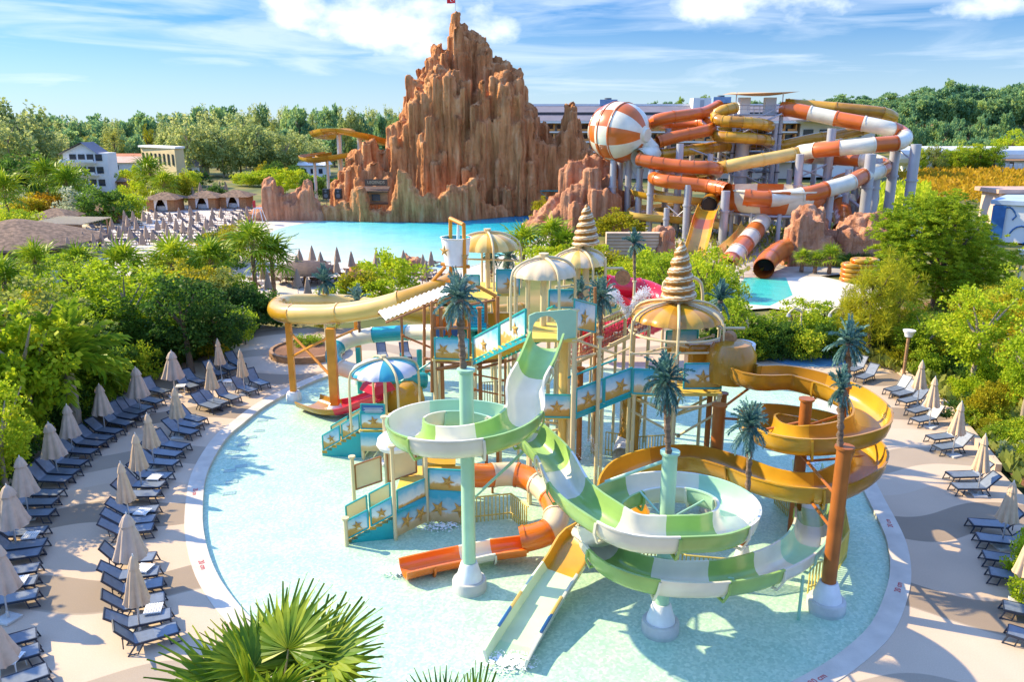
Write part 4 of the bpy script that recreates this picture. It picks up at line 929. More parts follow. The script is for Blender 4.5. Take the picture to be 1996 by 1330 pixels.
for f in(0,.35,.7,1): p=A.lerp(B,f); post(T,V(p.x,p.y,0),p.z+1,.08,M['cream_paint'],'leg_post',n=10)
# further thin pipework of the middle decks
T=thing('pipe_railing','thin cream and brown pipework criss-crossing the middle of the playground','play tower',V(1,32,0))
for a,e,Y,r_,c in (((1119,708),(1228,656),32,.05,'cream_paint'),((1119,730),(1228,678),32,.04,'cream_paint'),((1190,672),(1228,653),32,.05,'cream_paint'),((830,700),(983,703),34,.06,'brown_paint'),((832,724),(978,702),34,.06,'brown_paint'),((827,593),(827,713),34.5,.07,'brown_paint'),((842,588),(842,765),33.9,.07,'brown_paint'),((947,583),(947,700),35,.07,'brown_paint'),((970,578),(970,705),34.6,.08,'brown_paint'),((1004,525),(1004,670),30.6,.05,'cream_paint'),((1027,540),(1027,640),29.2,.05,'cream_paint'),((868,585),(960,640),35.5,.05,'brown_paint'),((785,655),(905,705),34.6,.05,'rust_paint'),((1230,690),(1405,688),29.6,.045,'cream_paint'),((1250,655),(1390,690),30.5,.045,'cream_paint'),((1390,655),(1250,690),30.5,.045,'cream_paint'),((1228,800),(1322,850),30,.05,'cream_paint'),((1408,800),(1322,850),30,.05,'cream_paint'),((1040,820),(1110,830),29.2,.05,'cream_paint'),((925,730),(1000,745),33,.04,'rust_paint'),((925,760),(1000,775),33,.04,'rust_paint'),((780,745),(850,700),34,.04,'teal_paint'),((905,480),(1010,484),40.8,.05,'cream_paint'),((905,505),(1010,508),40.8,.05,'cream_paint'),((1085,560),(1180,548),34.6,.05,'cream_paint'),((1180,505),(1180,600),34.4,.06,'cream_paint'),((1100,505),(1100,560),35.6,.05,'cream_paint'),((1160,560),(1160,960),31.5,.06,'brown_paint'),((985,700),(985,800),33,.06,'brown_paint'),((960,800),(1010,860),31,.05,'mint_paint')):
    A=Q(a[0],a[1],Y); B=Q(e[0],e[1],Y); bar(T,A,B,r_,M[c],'pipe')
    if a[0]!=e[0]:
        for f in(0,1): p=A.lerp(B,f); b=MB(); b.cone(p-V(0,0,.06),p+V(0,0,.06),r_*1.5,r_*1.5,8); b.build('pipe_clamp',M[c],T)
b=MB(); b.tube(spline([Q(1292,625,33),Q(1292,565,33),Q(1300,545,33),Q(1330,536,33),Q(1360,545,33),Q(1369,565,33),Q(1369,625,33)],.2),.07,8); b.build('tall_hoop',M['cream_paint'],T,smooth=2)
# slatted fences
def fence(label,pts,h=.85,m='pale_yellow',gap=.13):
    P=[G(u,v) for u,v in pts]; t=thing('slat_fence',label,'fence',P[0]); b=MB(); r=MB()
    for i in range(len(P)-1):
        d=P[i+1]-P[i]; k=max(2,int(d.length/gap))
        for j in range(k): p=P[i]+d*(j/k); b.box((p.x,p.y,h/2-.1),(.035,.035,h+.2),math.atan2(d.y,d.x))
        for z in(.08,h): r.cone(P[i]+V(0,0,z),P[i+1]+V(0,0,z),.03,.03,6)
    b.build('slat',M[m],t); r.build('rail',M[m],t)
M['fence_yellow']=mat('fence_yellow',(.66,.50,.12),.5,.1,2)
fence('yellow slatted fence inside the orange tube slide loop',[(922,1012),(996,1004),(1030,1031)],m='fence_yellow')
fence('yellow slatted fence under the lower green slide loop',[(1195,1078),(1240,1095),(1335,1130),(1420,1138),(1500,1125)],m='fence_yellow')
fence('yellow slatted fence behind the rusty orange post',[(1575,1150),(1612,1138),(1650,1080),(1640,1020)],m='fence_yellow')
fence('yellow slatted fence under the amber slide',[(1510,975),(1535,1000),(1560,985)],m='fence_yellow')
fence('brown slatted fence under the timber tower',[(935,790),(1000,785),(1010,770)],1.2,'wood')
fence('cream slatted fence under the gold dome tower',[(1180,880),(1240,890),(1310,885)],.9,'fence_yellow')
T=thing('blue_tube_slide','short tan and white tube slide under the climbing bridge','water slide',G(1235,900))
slide_tube(T,spline(px3([(1232,765,3.1),(1232,800,2.3),(1228,840,1.3),(1218,868,.7),(1212,890,.5)]),.2),.42,[M['mustard_gel'],M['mustard_gel'],M['cushion_white']],1.3,flr=.03)
# assorted plain posts that hold up the middle
T=thing('pipe_scaffold','cream and rust pipe frame standing in the water under the middle platforms','play tower',V(2,29,0))
for i,(u,v,Y,zt,c,r_) in enumerate(((1114,970,28.2,7.4,'cream_paint',.09),(1160,960,28.8,6.2,'cream_paint',.08),(1010,890,31,3.3,'cream_paint',.06),(1030,950,28,2.6,'cream_paint',.06),(970,900,31,2.6,'rust_paint',.07),(948,895,31,2.4,'rust_paint',.07),(1400,900,30.5,3.4,'rust_paint',.16),(1375,900,31,3.4,'rust_paint',.12),(1240,870,31,3.2,'mustard_gel',.1),(1196,800,34,5,'cream_paint',.07),(1230,800,33,5.4,'cream_paint',.07),(1130,800,32,4,'rust_paint',.12),(1066,800,34,6,'cream_paint',.06),(1000,800,34,5,'cream_paint',.06))):
    q=Q(u,v,Y); post(T,V(q.x,Y,0),zt,r_,M[c],'leg_post',n=10)
for a,e in (((1114,790),(1196,740)),((1010,760),(1114,800)),((1114,660),(1200,690)),((1114,700),(1160,690)),((925,870),(1100,835)),((1000,720),(1110,700))):
    bar(T,Q(a[0],a[1],28.6),Q(e[0],e[1],30.5),.05,M['cream_paint'],'cross_pipe')
# ------------------------------------------------------------ artificial palms
def frondset(seed,n,up,leaf=.32,droop=1.1,lr=(.75,1.15)):
    rr=random.Random(seed); b=MB()
    for k in range(n):
        az=rr.uniform(0,2*PI); el=R(rr.choice(up)+rr.uniform(-14,14)); L=rr.uniform(*lr); p=V(0,0,-.05); d=V(math.cos(az)*math.cos(el),math.sin(az)*math.cos(el),math.sin(el)); pts=[p.copy()]
        for i in range(9): p=p+d*(L/9); d=(d+V(0,0,-.11*droop)).normalized(); pts.append(p.copy())
        for i in range(1,10):
            t_=(pts[i]-pts[i-1]).normalized(); s=t_.cross(V(0,0,1)); s=s.normalized() if s.length>.01 else V(1,0,0); upv=s.cross(t_)
            for sg_ in(-1,1):
                for h in(0,.33,.66):
                    ll=leaf*(1-.5*abs(i/9-.45))*rr.uniform(.8,1.2); q=pts[i-1].lerp(pts[i],h); dd=(s*sg_*.8+t_*.75+upv*rr.uniform(-.25,.35)).normalized(); w_=t_*.030+upv*.012
                    b.add([q-w_,q+dd*ll*.5-w_*1.2-V(0,0,.01),q+dd*ll-V(0,0,.05),q+dd*ll*.5+w_*1.2],[(0,1,2,3)])
    return b
FR=[frondset(3,44,(88,80,65,45,20,-5,-40),leaf=.25,droop=1.25,lr=(.8,1.3)),frondset(8,40,(88,80,70,55,15,-20,-50),leaf=.27,droop=1.1,lr=(.75,1.25))]
fro=[]
def art_palm(base,crown,Y,rpx,label,kind=0,tm='palm_bark',leaf='leaf_teal',tr=.085):
    A=Q(base[0],base[1],Y); B=Q(crown[0],crown[1],Y); r=rpx/FOC*math.hypot(Y,CAM_H-B.z)*1.0
    t=thing('artificial_palm',label,'palm',A,0,'artificial palms of the playground'); b=MB(); pr=[]; n=14
    L=(B-A).length
    b.lathe([(tr*(1.3 if j%2 else .9)*(.85+.5*(j/n)**3),L*j/n) for j in range(n+1)],(0,0,0),9,fn=lambda tt,j:1+.18*math.sin(tt*3+j*2.1))
    d=(B-A).normalized(); Mx=V(0,0,1).rotation_difference(d).to_matrix(); b.v=[tuple(Mx@V(*p)+A) for p in b.v]; b.build('trunk',M[tm],t,smooth=2)
    if len(fro)<=kind: fro.append(None)
    key=kind
    if FR[key] is not None and not isinstance(FR[key],bpy.types.Mesh):
        o=FR[key].build('crown',M[leaf]); FR[key]=o.data
    else:
        o=bpy.data.objects.new('crown',FR[key]); COL.objects.link(o)
    o.parent=t; o.location=B-A; o.scale=(r*.86,r*.86,r*1.0); o.rotation_euler=(0,0,rl.uniform(0,6))
for a in (((903,722),(895,582),22.15,52,'teal artificial palm standing on the mint post of the first green loop',0,'palm_bark','leaf_teal',.1),
 ((1303,890),(1297,742),19.8,56,'teal artificial palm on the mint post of the lower green loop',0),((1637,872),(1641,758),21,42,'teal artificial palm on the rusty orange post at the right',1,'palm_bark','leaf_teal',.09),
 ((1652,755),(1655,668),25.8,46,'teal artificial palm behind the one on the orange post',0),((1457,975),(1463,830),23.3,50,'teal artificial palm on the slim rust post inside the amber slide',0),
 ((632,602),(632,548),44,30,'teal artificial palm behind the yellow tube slide bend',1),((702,665),(697,585),41,28,'teal artificial palm on the teal post at the left',1),
 ((1132,662),(1131,570),33,27,'slim teal artificial palm beside the slide mouth',1),((1168,695),(1172,578),32,40,'teal artificial palm in front of the red slide',0),
 ((1237,548),(1236,474),44,26,'small teal artificial palm by the shell tower hedge',1),((1403,640),(1404,585),36,36,'bushy teal artificial palm right of the large swirl shell',1),((958,540),(958,497),43,24,'small teal artificial palm left under the yellow dome',0),((991,545),(990,500),43.5,28,'small teal artificial palm right under the yellow dome',0)): art_palm(*a)
q=G(1445,1105); T=thing('rust_post','slim rust post with white foot inside the amber slide','post',q); post(T,V(q.x,q.y,0),Q(1457,975,q.y).z,.12,M['rust_paint'],'shaft',foot=.28)
for (u,v,Y,z0,z1) in ((1168,695,32,0,0),):
    q=Q(u,v,Y); T=thing('dark_post','dark post under the palm in front of the red slide','post',V(q.x,Y,0)); post(T,V(q.x,Y,0),q.z,.08,M['brown_paint'],'shaft',n=10)
for (u,v,Y,l) in ((1132,662,33,'thin post under the slim palm beside the slide mouth'),(632,602,44,'thin post under the palm behind the tube bend'),(1237,548,44,'thin post under the palm by the hedge'),(1403,640,36,'thin post under the bushy palm right of the shell'),(958,540,43,'thin post under the left palm below the yellow dome'),(991,545,43.5,'thin post under the right palm below the yellow dome'),(1652,755,25.8,'rust post under the rear right palm')):
    q=Q(u,v,Y); T=thing('palm_post',l,'post',V(q.x,Y,0)); post(T,V(q.x,Y,0),q.z,.08,M['cream_paint'] if 'thin' in l else M['rust_paint'],'shaft',n=10)
# --- water jets
rj=random.Random(9); M['spray']=mat('spray',(.86,.88,.9),.3,.03,3)
def jet(src,dirs,n,s,name,label,sp=.25):
    b=MB()
    for k in range(n):
        f=rj.random()**.8; d=rj.choice(dirs); p=src+d*f*2.6+V(0,0,-1.4*f*f)+V(rj.gauss(0,.03+sp*f),rj.gauss(0,.03+sp*f),rj.gauss(0,.04+sp*f)); r_=s*rj.uniform(.5,1.5)
        b.add([p+V(r_,0,0),p+V(-r_,r_*.7,0),p+V(-r_,-r_*.7,0),p+V(0,0,r_*1.4)],[(0,1,3),(1,2,3),(2,0,3),(0,2,1)])
    o=b.build(name,M['spray']); tag(o,label,'water spray',None,'stuff')
jet(Q(1222,620,33),[V(-.35,0,1).normalized(),V(.35,0,1).normalized()],1800,.022,'water_jets','white V of water jets in front of the red slide',.12)
jet(Q(1080,920,27),[V(.1,0,-.4),V(.3,.1,-.6),V(-.1,0,-.8)],500,.014,'falling_spray','falling droplets beside the orange tube slide')
jet(Q(1150,850,28.5),[V(.1,0,-.4),V(.3,.1,-.6),V(-.3,0,-.8)],500,.014,'falling_spray','falling droplets under the climbing bridge')

def foam(u,v,n,rx,ry,label):
    c=G(u,v,-.03); b=MB()
    for k in range(n):
        a=rj.uniform(0,2*PI); q=rj.random()**.7; p=V(c.x+rx*q*math.cos(a),c.y+ry*q*math.sin(a),-.035); r_=rj.uniform(.015,.06)*(1.3-q); m_=rj.randint(5,7); a0=rj.random()*6
        vs=[p+V(r_*rj.uniform(.7,1.5)*math.cos(a0+2*PI*i/m_),r_*rj.uniform(.7,1.3)*math.sin(a0+2*PI*i/m_),0) for i in range(m_)]+[p+V(0,0,.012)]
        b.add(vs,[(i,(i+1)%m_,m_) for i in range(m_)])
    o=b.build('splash_foam',M['spray']); tag(o,label,'foam',None,'stuff')
foam(990,1290,500,.9,.5,'white foam where the pale run-out chute meets the water'); foam(775,1112,260,.7,.4,'white foam at the orange trough end'); foam(1572,900,300,.7,.8,'white foam at the far end of the green slide')
foam(860,1025,260,1.2,.5,'foam below the printed skirt wall'); foam(745,900,260,.8,.5,'foam under the tipping shell')
# ============================================================ ROCKWORK
from mathutils import noise as MN
def rockmat(name,c1,c2,c3):
    m,t,N,L,P=nt(name); P.inputs['Roughness'].default_value=.9; P.inputs['Specular IOR Level'].default_value=.2
    tc=N.new('ShaderNodeTexCoord'); mp=N.new('ShaderNodeMapping'); mp.inputs['Scale'].default_value=(1,1,.13); L.new(tc.outputs['Object'],mp.inputs[0])
    nz=N.new('ShaderNodeTexNoise'); nz.inputs['Scale'].default_value=1.1; nz.inputs['Detail'].default_value=7; nz.inputs['Roughness'].default_value=.65; L.new(mp.outputs[0],nz.inputs['Vector'])
    n2=N.new('ShaderNodeTexNoise'); n2.inputs['Scale'].default_value=.35; n2.inputs['Detail'].default_value=5; L.new(tc.outputs['Object'],n2.inputs['Vector'])
    rp=N.new('ShaderNodeValToRGB'); L.new(nz.outputs['Fac'],rp.inputs[0]); e=rp.color_ramp.elements
    e[0].position=.32; e[0].color=(*c1,1); e[1].position=.72; e[1].color=(*c3,1); k=e.new(.52); k.color=(*c2,1)
    mx=N.new('ShaderNodeMix'); mx.data_type='RGBA'; mx.blend_type='MULTIPLY'; mx.inputs[0].default_value=.55; L.new(rp.outputs[0],mx.inputs[6])
    r2=N.new('ShaderNodeValToRGB'); L.new(n2.outputs['Fac'],r2.inputs[0]); r2.color_ramp.elements[0].position=.3; r2.color_ramp.elements[0].color=(.55,.5,.5,1); r2.color_ramp.elements[1].position=.65; r2.color_ramp.elements[1].color=(1,1,1,1)
    L.new(r2.outputs[0],mx.inputs[7]); L.new(mx.outputs[2],P.inputs['Base Color'])
    n4=N.new('ShaderNodeTexNoise'); n4.inputs['Scale'].default_value=1.6; n4.inputs['Detail'].default_value=9; n4.inputs['Roughness'].default_value=.7; L.new(tc.outputs['Object'],n4.inputs['Vector']); sm=N.new('ShaderNodeMath'); sm.operation='ADD'; L.new(nz.outputs['Fac'],sm.inputs[0]); L.new(n4.outputs['Fac'],sm.inputs[1])
    bp=N.new('ShaderNodeBump'); bp.inputs['Strength'].default_value=.9; bp.inputs['Distance'].default_value=.45; L.new(sm.outputs[0],bp.inputs['Height']); L.new(bp.outputs[0],P.inputs['Normal'])
    return m
M['rock']=rockmat('rock',(.34,.125,.045),(.68,.30,.115),(.84,.49,.25))
M['rock_pink']=rockmat('rock_pink',(.38,.155,.08),(.64,.30,.16),(.78,.46,.29))
def rock(name,label,cols,m,vox,loc,seed=1,amp=.35,freq=.55,taper=.7,parent=None):
    rr=random.Random(seed); b=MB()
    for (x,y,r,z) in cols:
        n=rr.choice((5,6,7)); a0=rr.uniform(0,6); ph=[rr.uniform(.75,1.2) for _ in range(n)]; lx,ly=rr.uniform(-.025,.025),rr.uniform(-.02,.02)
        z2=max(z-r*.28,z*.88); rings=[(-1,1.2),(z*.3,1.06),(z*.7,1.0),(z2,taper+.22),(z,rr.choice((.4,.6,.75)) if taper<.75 else taper)]; vs=[]
        for zz,k in rings:
            f=zz/max(z,.1)
            for i in range(n):
                a=a0+2*PI*i/n; q=r*k*ph[i]*rr.uniform(.93,1.07); vs.append((x+q*math.cos(a)+lx*z*f*f,y+q*math.sin(a)+ly*z*f*f,zz+(rr.uniform(-.55,.55)*r if zz==z else 0)))
        fs=[tuple(range(n-1,-1,-1)),tuple(range(4*n,5*n))]
        for j in range(4): fs+=[(j*n+i,j*n+(i+1)%n,(j+1)*n+(i+1)%n,(j+1)*n+i) for i in range(n)]
        b.add(vs,fs)
    o=b.build(name,m); md=o.modifiers.new('r','REMESH'); md.mode='VOXEL'; md.voxel_size=vox
    dg=bpy.context.evaluated_depsgraph_get(); me=bpy.data.meshes.new_from_object(o.evaluated_get(dg)); o.modifiers.clear()
    old=o.data; o.data=me; bpy.data.meshes.remove(old); me.name=name
    if not me.materials: me.materials.append(m)
    nv=len(me.vertices); co=np.empty(nv*3,np.float32); me.vertices.foreach_get('co',co); co=co.reshape(-1,3)
    no=np.array([v.normal[:] for v in me.vertices],np.float32); out=co.copy()
    for i in range(nv):
        x,y,z=co[i]
        d=MN.noise((x*freq*1.6,y*freq*1.6,z*freq*.12))*amp*1.1+MN.noise((x*freq*4,y*freq*4,z*freq*.35))*amp*.4+MN.noise((x*freq*.6+9,y*freq*.6,z*freq*.5))*amp*.6
        w_=MN.noise((x*freq*2.2+5,y*freq*2.2,z*freq*.09+3)); d-=amp*.9*max(0,1-7*abs(w_))
        w_=MN.noise((x*freq*.9+1,y*freq*.9,z*freq*1.5)); d-=amp*.22*max(0,1-8*abs(w_))
        out[i]+=no[i]*d
    me.vertices.foreach_set('co',out.ravel()); me.polygons.foreach_set('use_smooth',[True]*len(me.polygons)); me.update()
    # origin at the foot
    me.transform(Matrix.Translation(-loc)); o.location=loc
    tag(o,label,'rock'); return o
def interp(T,u):
    for i in range(len(T)-1):
        if T[i][0]<=u<=T[i+1][0]: f=(u-T[i][0])/(T[i+1][0]-T[i][0]+1e-9); return T[i][1]+(T[i+1][1]-T[i][1])*f
    return T[0][1] if u<T[0][0] else T[-1][1]
rr=random.Random(21); cols=[]
SIL=[(798,215),(803,150),(812,165),(818,152),(828,118),(838,112),(845,84),(858,86),(863,110),(878,96),(884,30),(893,28),(902,56),(915,54),(928,66),(938,82),(946,80),(954,104),(968,106),(985,116),(992,134),(1004,133),(1018,146),(1024,190),(1033,200),(1042,235),(1048,275)]
FRN=[(800,225),(812,165),(820,160),(845,140),(868,132),(885,145),(900,158),(920,200),(935,165),(950,190),(970,150),(985,142),(1005,150),(1022,175),(1036,240),(1048,290)]
LOW=[(800,320),(830,215),(850,250),(870,200),(900,260),(930,230),(960,280),(1000,235),(1040,310)]
def addc(u,v,Y,r): p=Q(u,v,Y); cols.append((p.x,Y,r,max(1.0,p.z)))
u=800
while u<1046:
    sl=interp(SIL,u); fr=max(interp(FRN,u),sl+6)
    addc(u,sl+rr.uniform(0,5),134+rr.uniform(-1,1),rr.uniform(.7,1.0))
    addc(u+2,sl+rr.uniform(6,26),131+rr.uniform(-1,1),rr.uniform(.9,1.4))
    addc(u+3,fr+rr.uniform(-4,16),126.8+rr.uniform(-1,1),rr.uniform(.9,1.5))
    if rr.random()<.8: addc(u+1,fr+rr.choice((4,8,14,40,70))+rr.uniform(0,10),124.9+rr.uniform(-.7,.7),rr.uniform(.6,1.15))
    if rr.random()<.4: addc(u+4,interp(LOW,u)+rr.uniform(-10,60),123.4+rr.uniform(-.5,.5),rr.uniform(.6,1.1))
    if rr.random()<.25: addc(u+2,rr.uniform(300,395),122.3+rr.uniform(-.5,.4),rr.uniform(.5,1.0))
    for Y in (129,138,142,146,150): addc(u,min(330,(fr+12 if Y==129 else sl+rr.uniform(15,60)+(Y-134)*5)),Y,rr.uniform(1.3,1.9))
    u+=rr.uniform(7,11)
for (u,v,Y,r) in ((886,24,133,.75),(893,52,133,1.1),(903,52,133,1.1),(912,58,133,1.1),(920,64,133,1.1),(930,70,133,1.0),(940,82,132.5,1),(948,84,132.5,.9),(852,83,132,.8),(848,105,131,1.2),(838,114,131,1.0),(860,120,131,1.2),(873,100,130,.9),(990,140,127,1.1),(975,140,127,1),(935,160,124,.7),(928,200,123.5,1.0),(803,146,128,.7),(811,156,127.5,.9),(895,100,131.5,1.5),(915,105,131.5,1.5)): addc(u,v,Y,r)
LW=[(655,352),(664,340),(672,318),(680,296),(692,290),(708,290),(713,272),(730,271),(735,292),(755,286),(762,240),(780,236),(786,221),(800,216)]
u=657
while u<806:
    addc(u,interp(LW,u)+rr.uniform(0,6),128+rr.uniform(-1,1),rr.uniform(.7,1.1)); addc(u+3,interp(LW,u)+rr.uniform(15,60),125.5+rr.uniform(-.6,.6),rr.uniform(.6,.95)); addc(u+3,interp(LW,u)+30,132,1.6)
    if u>690 and rr.random()<.7: addc(u,rr.uniform(340,385),123.5,rr.uniform(.6,.9))
    u+=rr.uniform(8,11)
RW=[(1040,235),(1048,276),(1060,262),(1064,237),(1070,262),(1082,284),(1094,255),(1104,203),(1112,197),(1118,205),(1122,250),(1135,256),(1143,290),(1158,305)]
u=1042
while u<1160:
    addc(u,interp(RW,u)+rr.uniform(0,5),130+rr.uniform(-1,1),rr.uniform(.6,.9)); addc(u+3,interp(RW,u)+rr.uniform(10,50),127.5,rr.uniform(.6,.95)); addc(u+3,interp(RW,u)+30,134,1.6)
    u+=rr.uniform(6,9)
addc(1111,197,130,.75); addc(1064,236,130,.5)
rock('rock_mountain','towering red-brown artificial rock mountain of vertical ridges beyond the wave pool',cols,M['rock'],.24,V(-4,128,0),2,.42,.6)
# low wall with rock spikes along the pool edge
cols=[]; WB=[(500,428),(560,428),(620,430),(700,433),(800,434),(860,434),(900,431),(960,426),(1000,421),(1030,418)]
WT=[(618,402),(640,398),(655,400),(668,388),(676,398),(700,352),(706,362),(716,400),(735,404),(760,404),(776,346),(786,322),(796,340),(802,372),(812,364),(822,385),(838,370),(848,392),(866,372),(874,356),(884,360),(900,362),(920,345),(928,362),(940,395),(1000,400),(1036,400)]
u=618
while u<1040:
    g=G(u,interp(WB,u)); Y=g.y+1.1; addc(u,interp(WT,u)+rr.uniform(0,6),Y,rr.uniform(.5,.75)); addc(u+2,interp(WT,u)+rr.uniform(8,16),Y-.4,rr.uniform(.5,.7)); u+=rr.uniform(5.5,8)
rock('rock_wall','long low brown rock wall with stubby spikes along the wave pool',cols,M['rock'],.22,V(-10,120,0),5,.22,.8)
cols=[]; LT=[(482,425),(492,418),(500,402),(512,396),(515,352),(522,340),(530,345),(537,375),(542,355),(550,362),(553,392),(565,372),(575,378),(580,362),(590,360),(596,350),(605,350),(609,362),(612,395),(625,402)]
u=484
while u<626:
    Y=G(u,431).y+1.2; addc(u,interp(LT,u)+rr.uniform(0,5),Y+.4,rr.uniform(.5,.8)); addc(u+2,interp(LT,u)+rr.uniform(8,25),Y-.4,rr.uniform(.45,.7)); u+=rr.uniform(5.5,7.5)
rock('rock_spires','orange rock spires at the left end of the wave pool wall',cols,M['rock_pink'],.22,V(-38,117,0),6,.22,.8)
# big pink rock at right of the pool
cols=[]; RT=[(1028,440),(1040,425),(1056,412),(1075,398),(1085,385),(1100,372),(1108,318),(1118,310),(1136,316),(1143,330),(1150,304),(1168,303),(1180,312),(1196,318),(1200,372),(1212,372),(1222,376),(1232,392),(1240,402),(1255,408),(1262,440)]
u=1030
while u<1262:
    Yb=112 if u>1085 else 112; addc(u,interp(RT,u)+rr.uniform(0,6),109+rr.uniform(-1,1),rr.uniform(.9,1.4)); addc(u+3,interp(RT,u)+rr.uniform(18,60),106.5+rr.uniform(-.8,.8),rr.uniform(.9,1.3)); 
    if rr.random()<.6: addc(u+3,interp(RT,u)+rr.uniform(60,100),104.5,rr.uniform(.8,1.3))
    u+=rr.uniform(10,15)
rock('pink_rock','big pinkish rock outcrop between the wave pool and the striped ball',[c for c in cols if c[3]>.3],M['rock_pink'],.25,V(14,108,0),7,.3,.5,.8)
for (lab,T_,Y0,u0,u1,sd_) in (('broad pink boulder group beside the orange tunnel mouth',[(1536,470),(1548,450),(1556,420),(1562,404),(1580,402),(1598,408),(1604,440),(1628,452),(1640,470)],81,1540,1640,8),('rugged pink rock with flat top by the pine',[(1632,468),(1645,440),(1656,430),(1690,420),(1715,417),(1732,425),(1745,440),(1750,470)],81,1636,1748,9),
  ('narrow standing rock beside the yellow chute',[(1278,450),(1284,437),(1302,437),(1308,470)],84,1281,1306,10),('low boulders left of the standing rock',[(1222,480),(1232,462),(1248,470),(1260,490)],86,1225,1262,11),('lone red boulder behind the near shore bushes',[(690,530),(700,516),(716,514),(728,534)],72,694,726,12),('small boulder beside the near shore parasols',[(790,505),(800,498),(812,506)],78,791,812,13)):
    cols=[]; u=u0
    while u<u1:
        addc(u,interp(T_,u)+rr.uniform(0,5),Y0+1,rr.uniform(.8,1.3)*(1 if u1-u0>40 else .6)); addc(u+2,interp(T_,u)+rr.uniform(12,40),Y0-1,rr.uniform(.8,1.2)*(1 if u1-u0>40 else .5)); u+=rr.uniform(10,14)
    rock('boulder',lab,[(x,y,r,max(z,.5)) for x,y,r,z in cols],M['rock_pink'],.2,V(Q(u0,500,Y0).x,Y0,0),sd_,.22,.7,.8)
# booth with the lettered sign
p=Q(735,385,118.6); T=thing('ticket_booth','weathered wooden booth with LEGENDS sign set into the rock wall','booth',V(p.x,118.6,p.z-1.5))
b=MB(); b.box((p.x,118.6,p.z),(3.4,1.6,2.0)); b.build('cabin',M['wood'],T); b=MB(); b.box((p.x-.1,118.4,p.z+1.2),(3.9,2.4,.2),M=Matrix.Rotation(R(12),3,'X')); b.build('roof',M['dark_wood'],T)
b=MB(); b.box((p.x,117.6,p.z+.1),(1.2,.05,.9)); b.build('window',M['glass_dark'],T); b=MB(); b.box((p.x,117.5,p.z-.75),(3.5,.5,.15)); b.build('counter',M['dark_wood'],T)
b=MB(); b.box((p.x,118.3,p.z+2.2),(3.3,.15,.95)); sg_=b.build('sign_board',M['dark_wood'],T)
text('lettering','LEGENDS',.6,M['canvas'],T,Matrix.Translation((p.x,118.2,p.z+2.2))@Matrix.Rotation(PI/2,4,'X'),.02)
for i,u in enumerate((636,660)):
    p=Q(u,378,119.5); T=thing('loudspeaker','black loudspeaker on the low rock wall, %s of the pair'%('left','right')[i],'loudspeaker',p-V(0,0,1.2)); b=MB(); b.box(p,(1.0,.8,1.5)); b.build('cabinet',M['black'],T,bevel=.08)
    b=MB(); b.cone(p+V(0,-.39,-.25),p+V(0,-.43,-.25),.33,.3,16); b.cone(p+V(0,-.39,.4),p+V(0,-.43,.4),.18,.15,12); b.build('cone',M['darksteel'],T); b=MB(); b.cone(p-V(0,0,.7),p-V(0,0,2),.06,.06,8); b.build('stand',M['darksteel'],T)
p=Q(1072,385,126); T=thing('pool_gate','green timber gateway over the channel at the foot of the mountain','gate',V(p.x,126,0)); 
for u in (1048,1096): q=Q(u,380,126); bar(T,(q.x,126,0),(q.x,126,Q(u,362,126).z),.15,M['teal_paint'],'gate_post')
b=MB(); b.box((p.x,126,Q(1072,408,126).z+.2),(4,.5,1.6)); b.build('gate_leaf',mat('gate_green',(.05,.13,.09),.7,.2,2),T); bar(T,Q(1048,372,126),Q(1096,372,126),.09,M['teal_paint'],'cross_beam'); bar(T,Q(1050,372,126),Q(1072,390,126),.06,M['teal_paint'],'stay')
# flag on the summit
p=Q(888,26,133); T=thing('flag','red flag with white crescent and star on the mountain summit','flag',p); bar(T,p-V(0,0,.5),p+V(0,0,2.4),.05,M['pole_metal'],'flag_pole')
b=MB(); fp=p+V(-.05,0,2.3)
for i in range(8):
    f=lambda k:V(-1.25*k/8,-.1*math.sin(k*1.1),-.05*k/8)
    b.quad(fp+f(i),fp+f(i+1),fp+f(i+1)-V(0,0,.8),fp+f(i)-V(0,0,.8))
fl=b.build('flag_cloth',M['flag_red'],T,smooth=True)
b=MB(); c=fp+V(-.5,-.14,-.4); n=18; 
o_=[(.24*math.cos(R(40+280*i/n)),.24*math.sin(R(40+280*i/n))) for i in range(n+1)]; i_=[(.06+.19*math.cos(R(48+264*i/n)),.19*math.sin(R(48+264*i/n))) for i in range(n+1)]
for i in range(n): b.quad(c+V(o_[i][0],0,o_[i][1]),c+V(o_[i+1][0],0,o_[i+1][1]),c+V(i_[i+1][0],0,i_[i+1][1]),c+V(i_[i][0],0,i_[i][1]))
st=starfish(.12,.01); b.add([(p_[0]+c.x+.3,c.y-.01,p_[1]+c.z) for p_ in st.v],st.f); b.build('crescent_star',M['cushion_white'],fl)
# ============================================================ BIG SLIDE COMPLEX
def qs(L,Y=None): return [Q(*(p if len(p)==3 else (p[0],p[1],Y))) for p in L]
RW_=[M['rust_gel'],M['white_gel']]
T=thing('striped_tube_slide','huge orange and white striped tube slide zigzagging down to a bowl','water slide',Q(1570,500,100))
slide_tube(T,spline(qs([(1524,212,110),(1545,214,109),(1571,219,108),(1630,231,106),(1684,241,104),(1728,250,103),(1752,257,103.5),(1764,268,102),(1752,278,99.5),(1719,281,99),(1679,285,99),(1625,290,100),(1580,294,102),(1558,298,104),(1566,304,106.5),(1600,306,107),(1648,309,105),(1690,312,103),(1715,318,102),(1722,328,99.5),(1701,337,97),(1675,346,95.5),(1657,356,94),(1616,368,93),(1571,380,92),(1526,386,91.5),(1486,388,91.5),(1450,384,92)]),.6),.93,RW_,3.3,n=18,flr=.08)
T=thing('orange_tube_slide','long plain orange tube slide running from the tower past the striped ball','water slide',Q(1300,470,108))
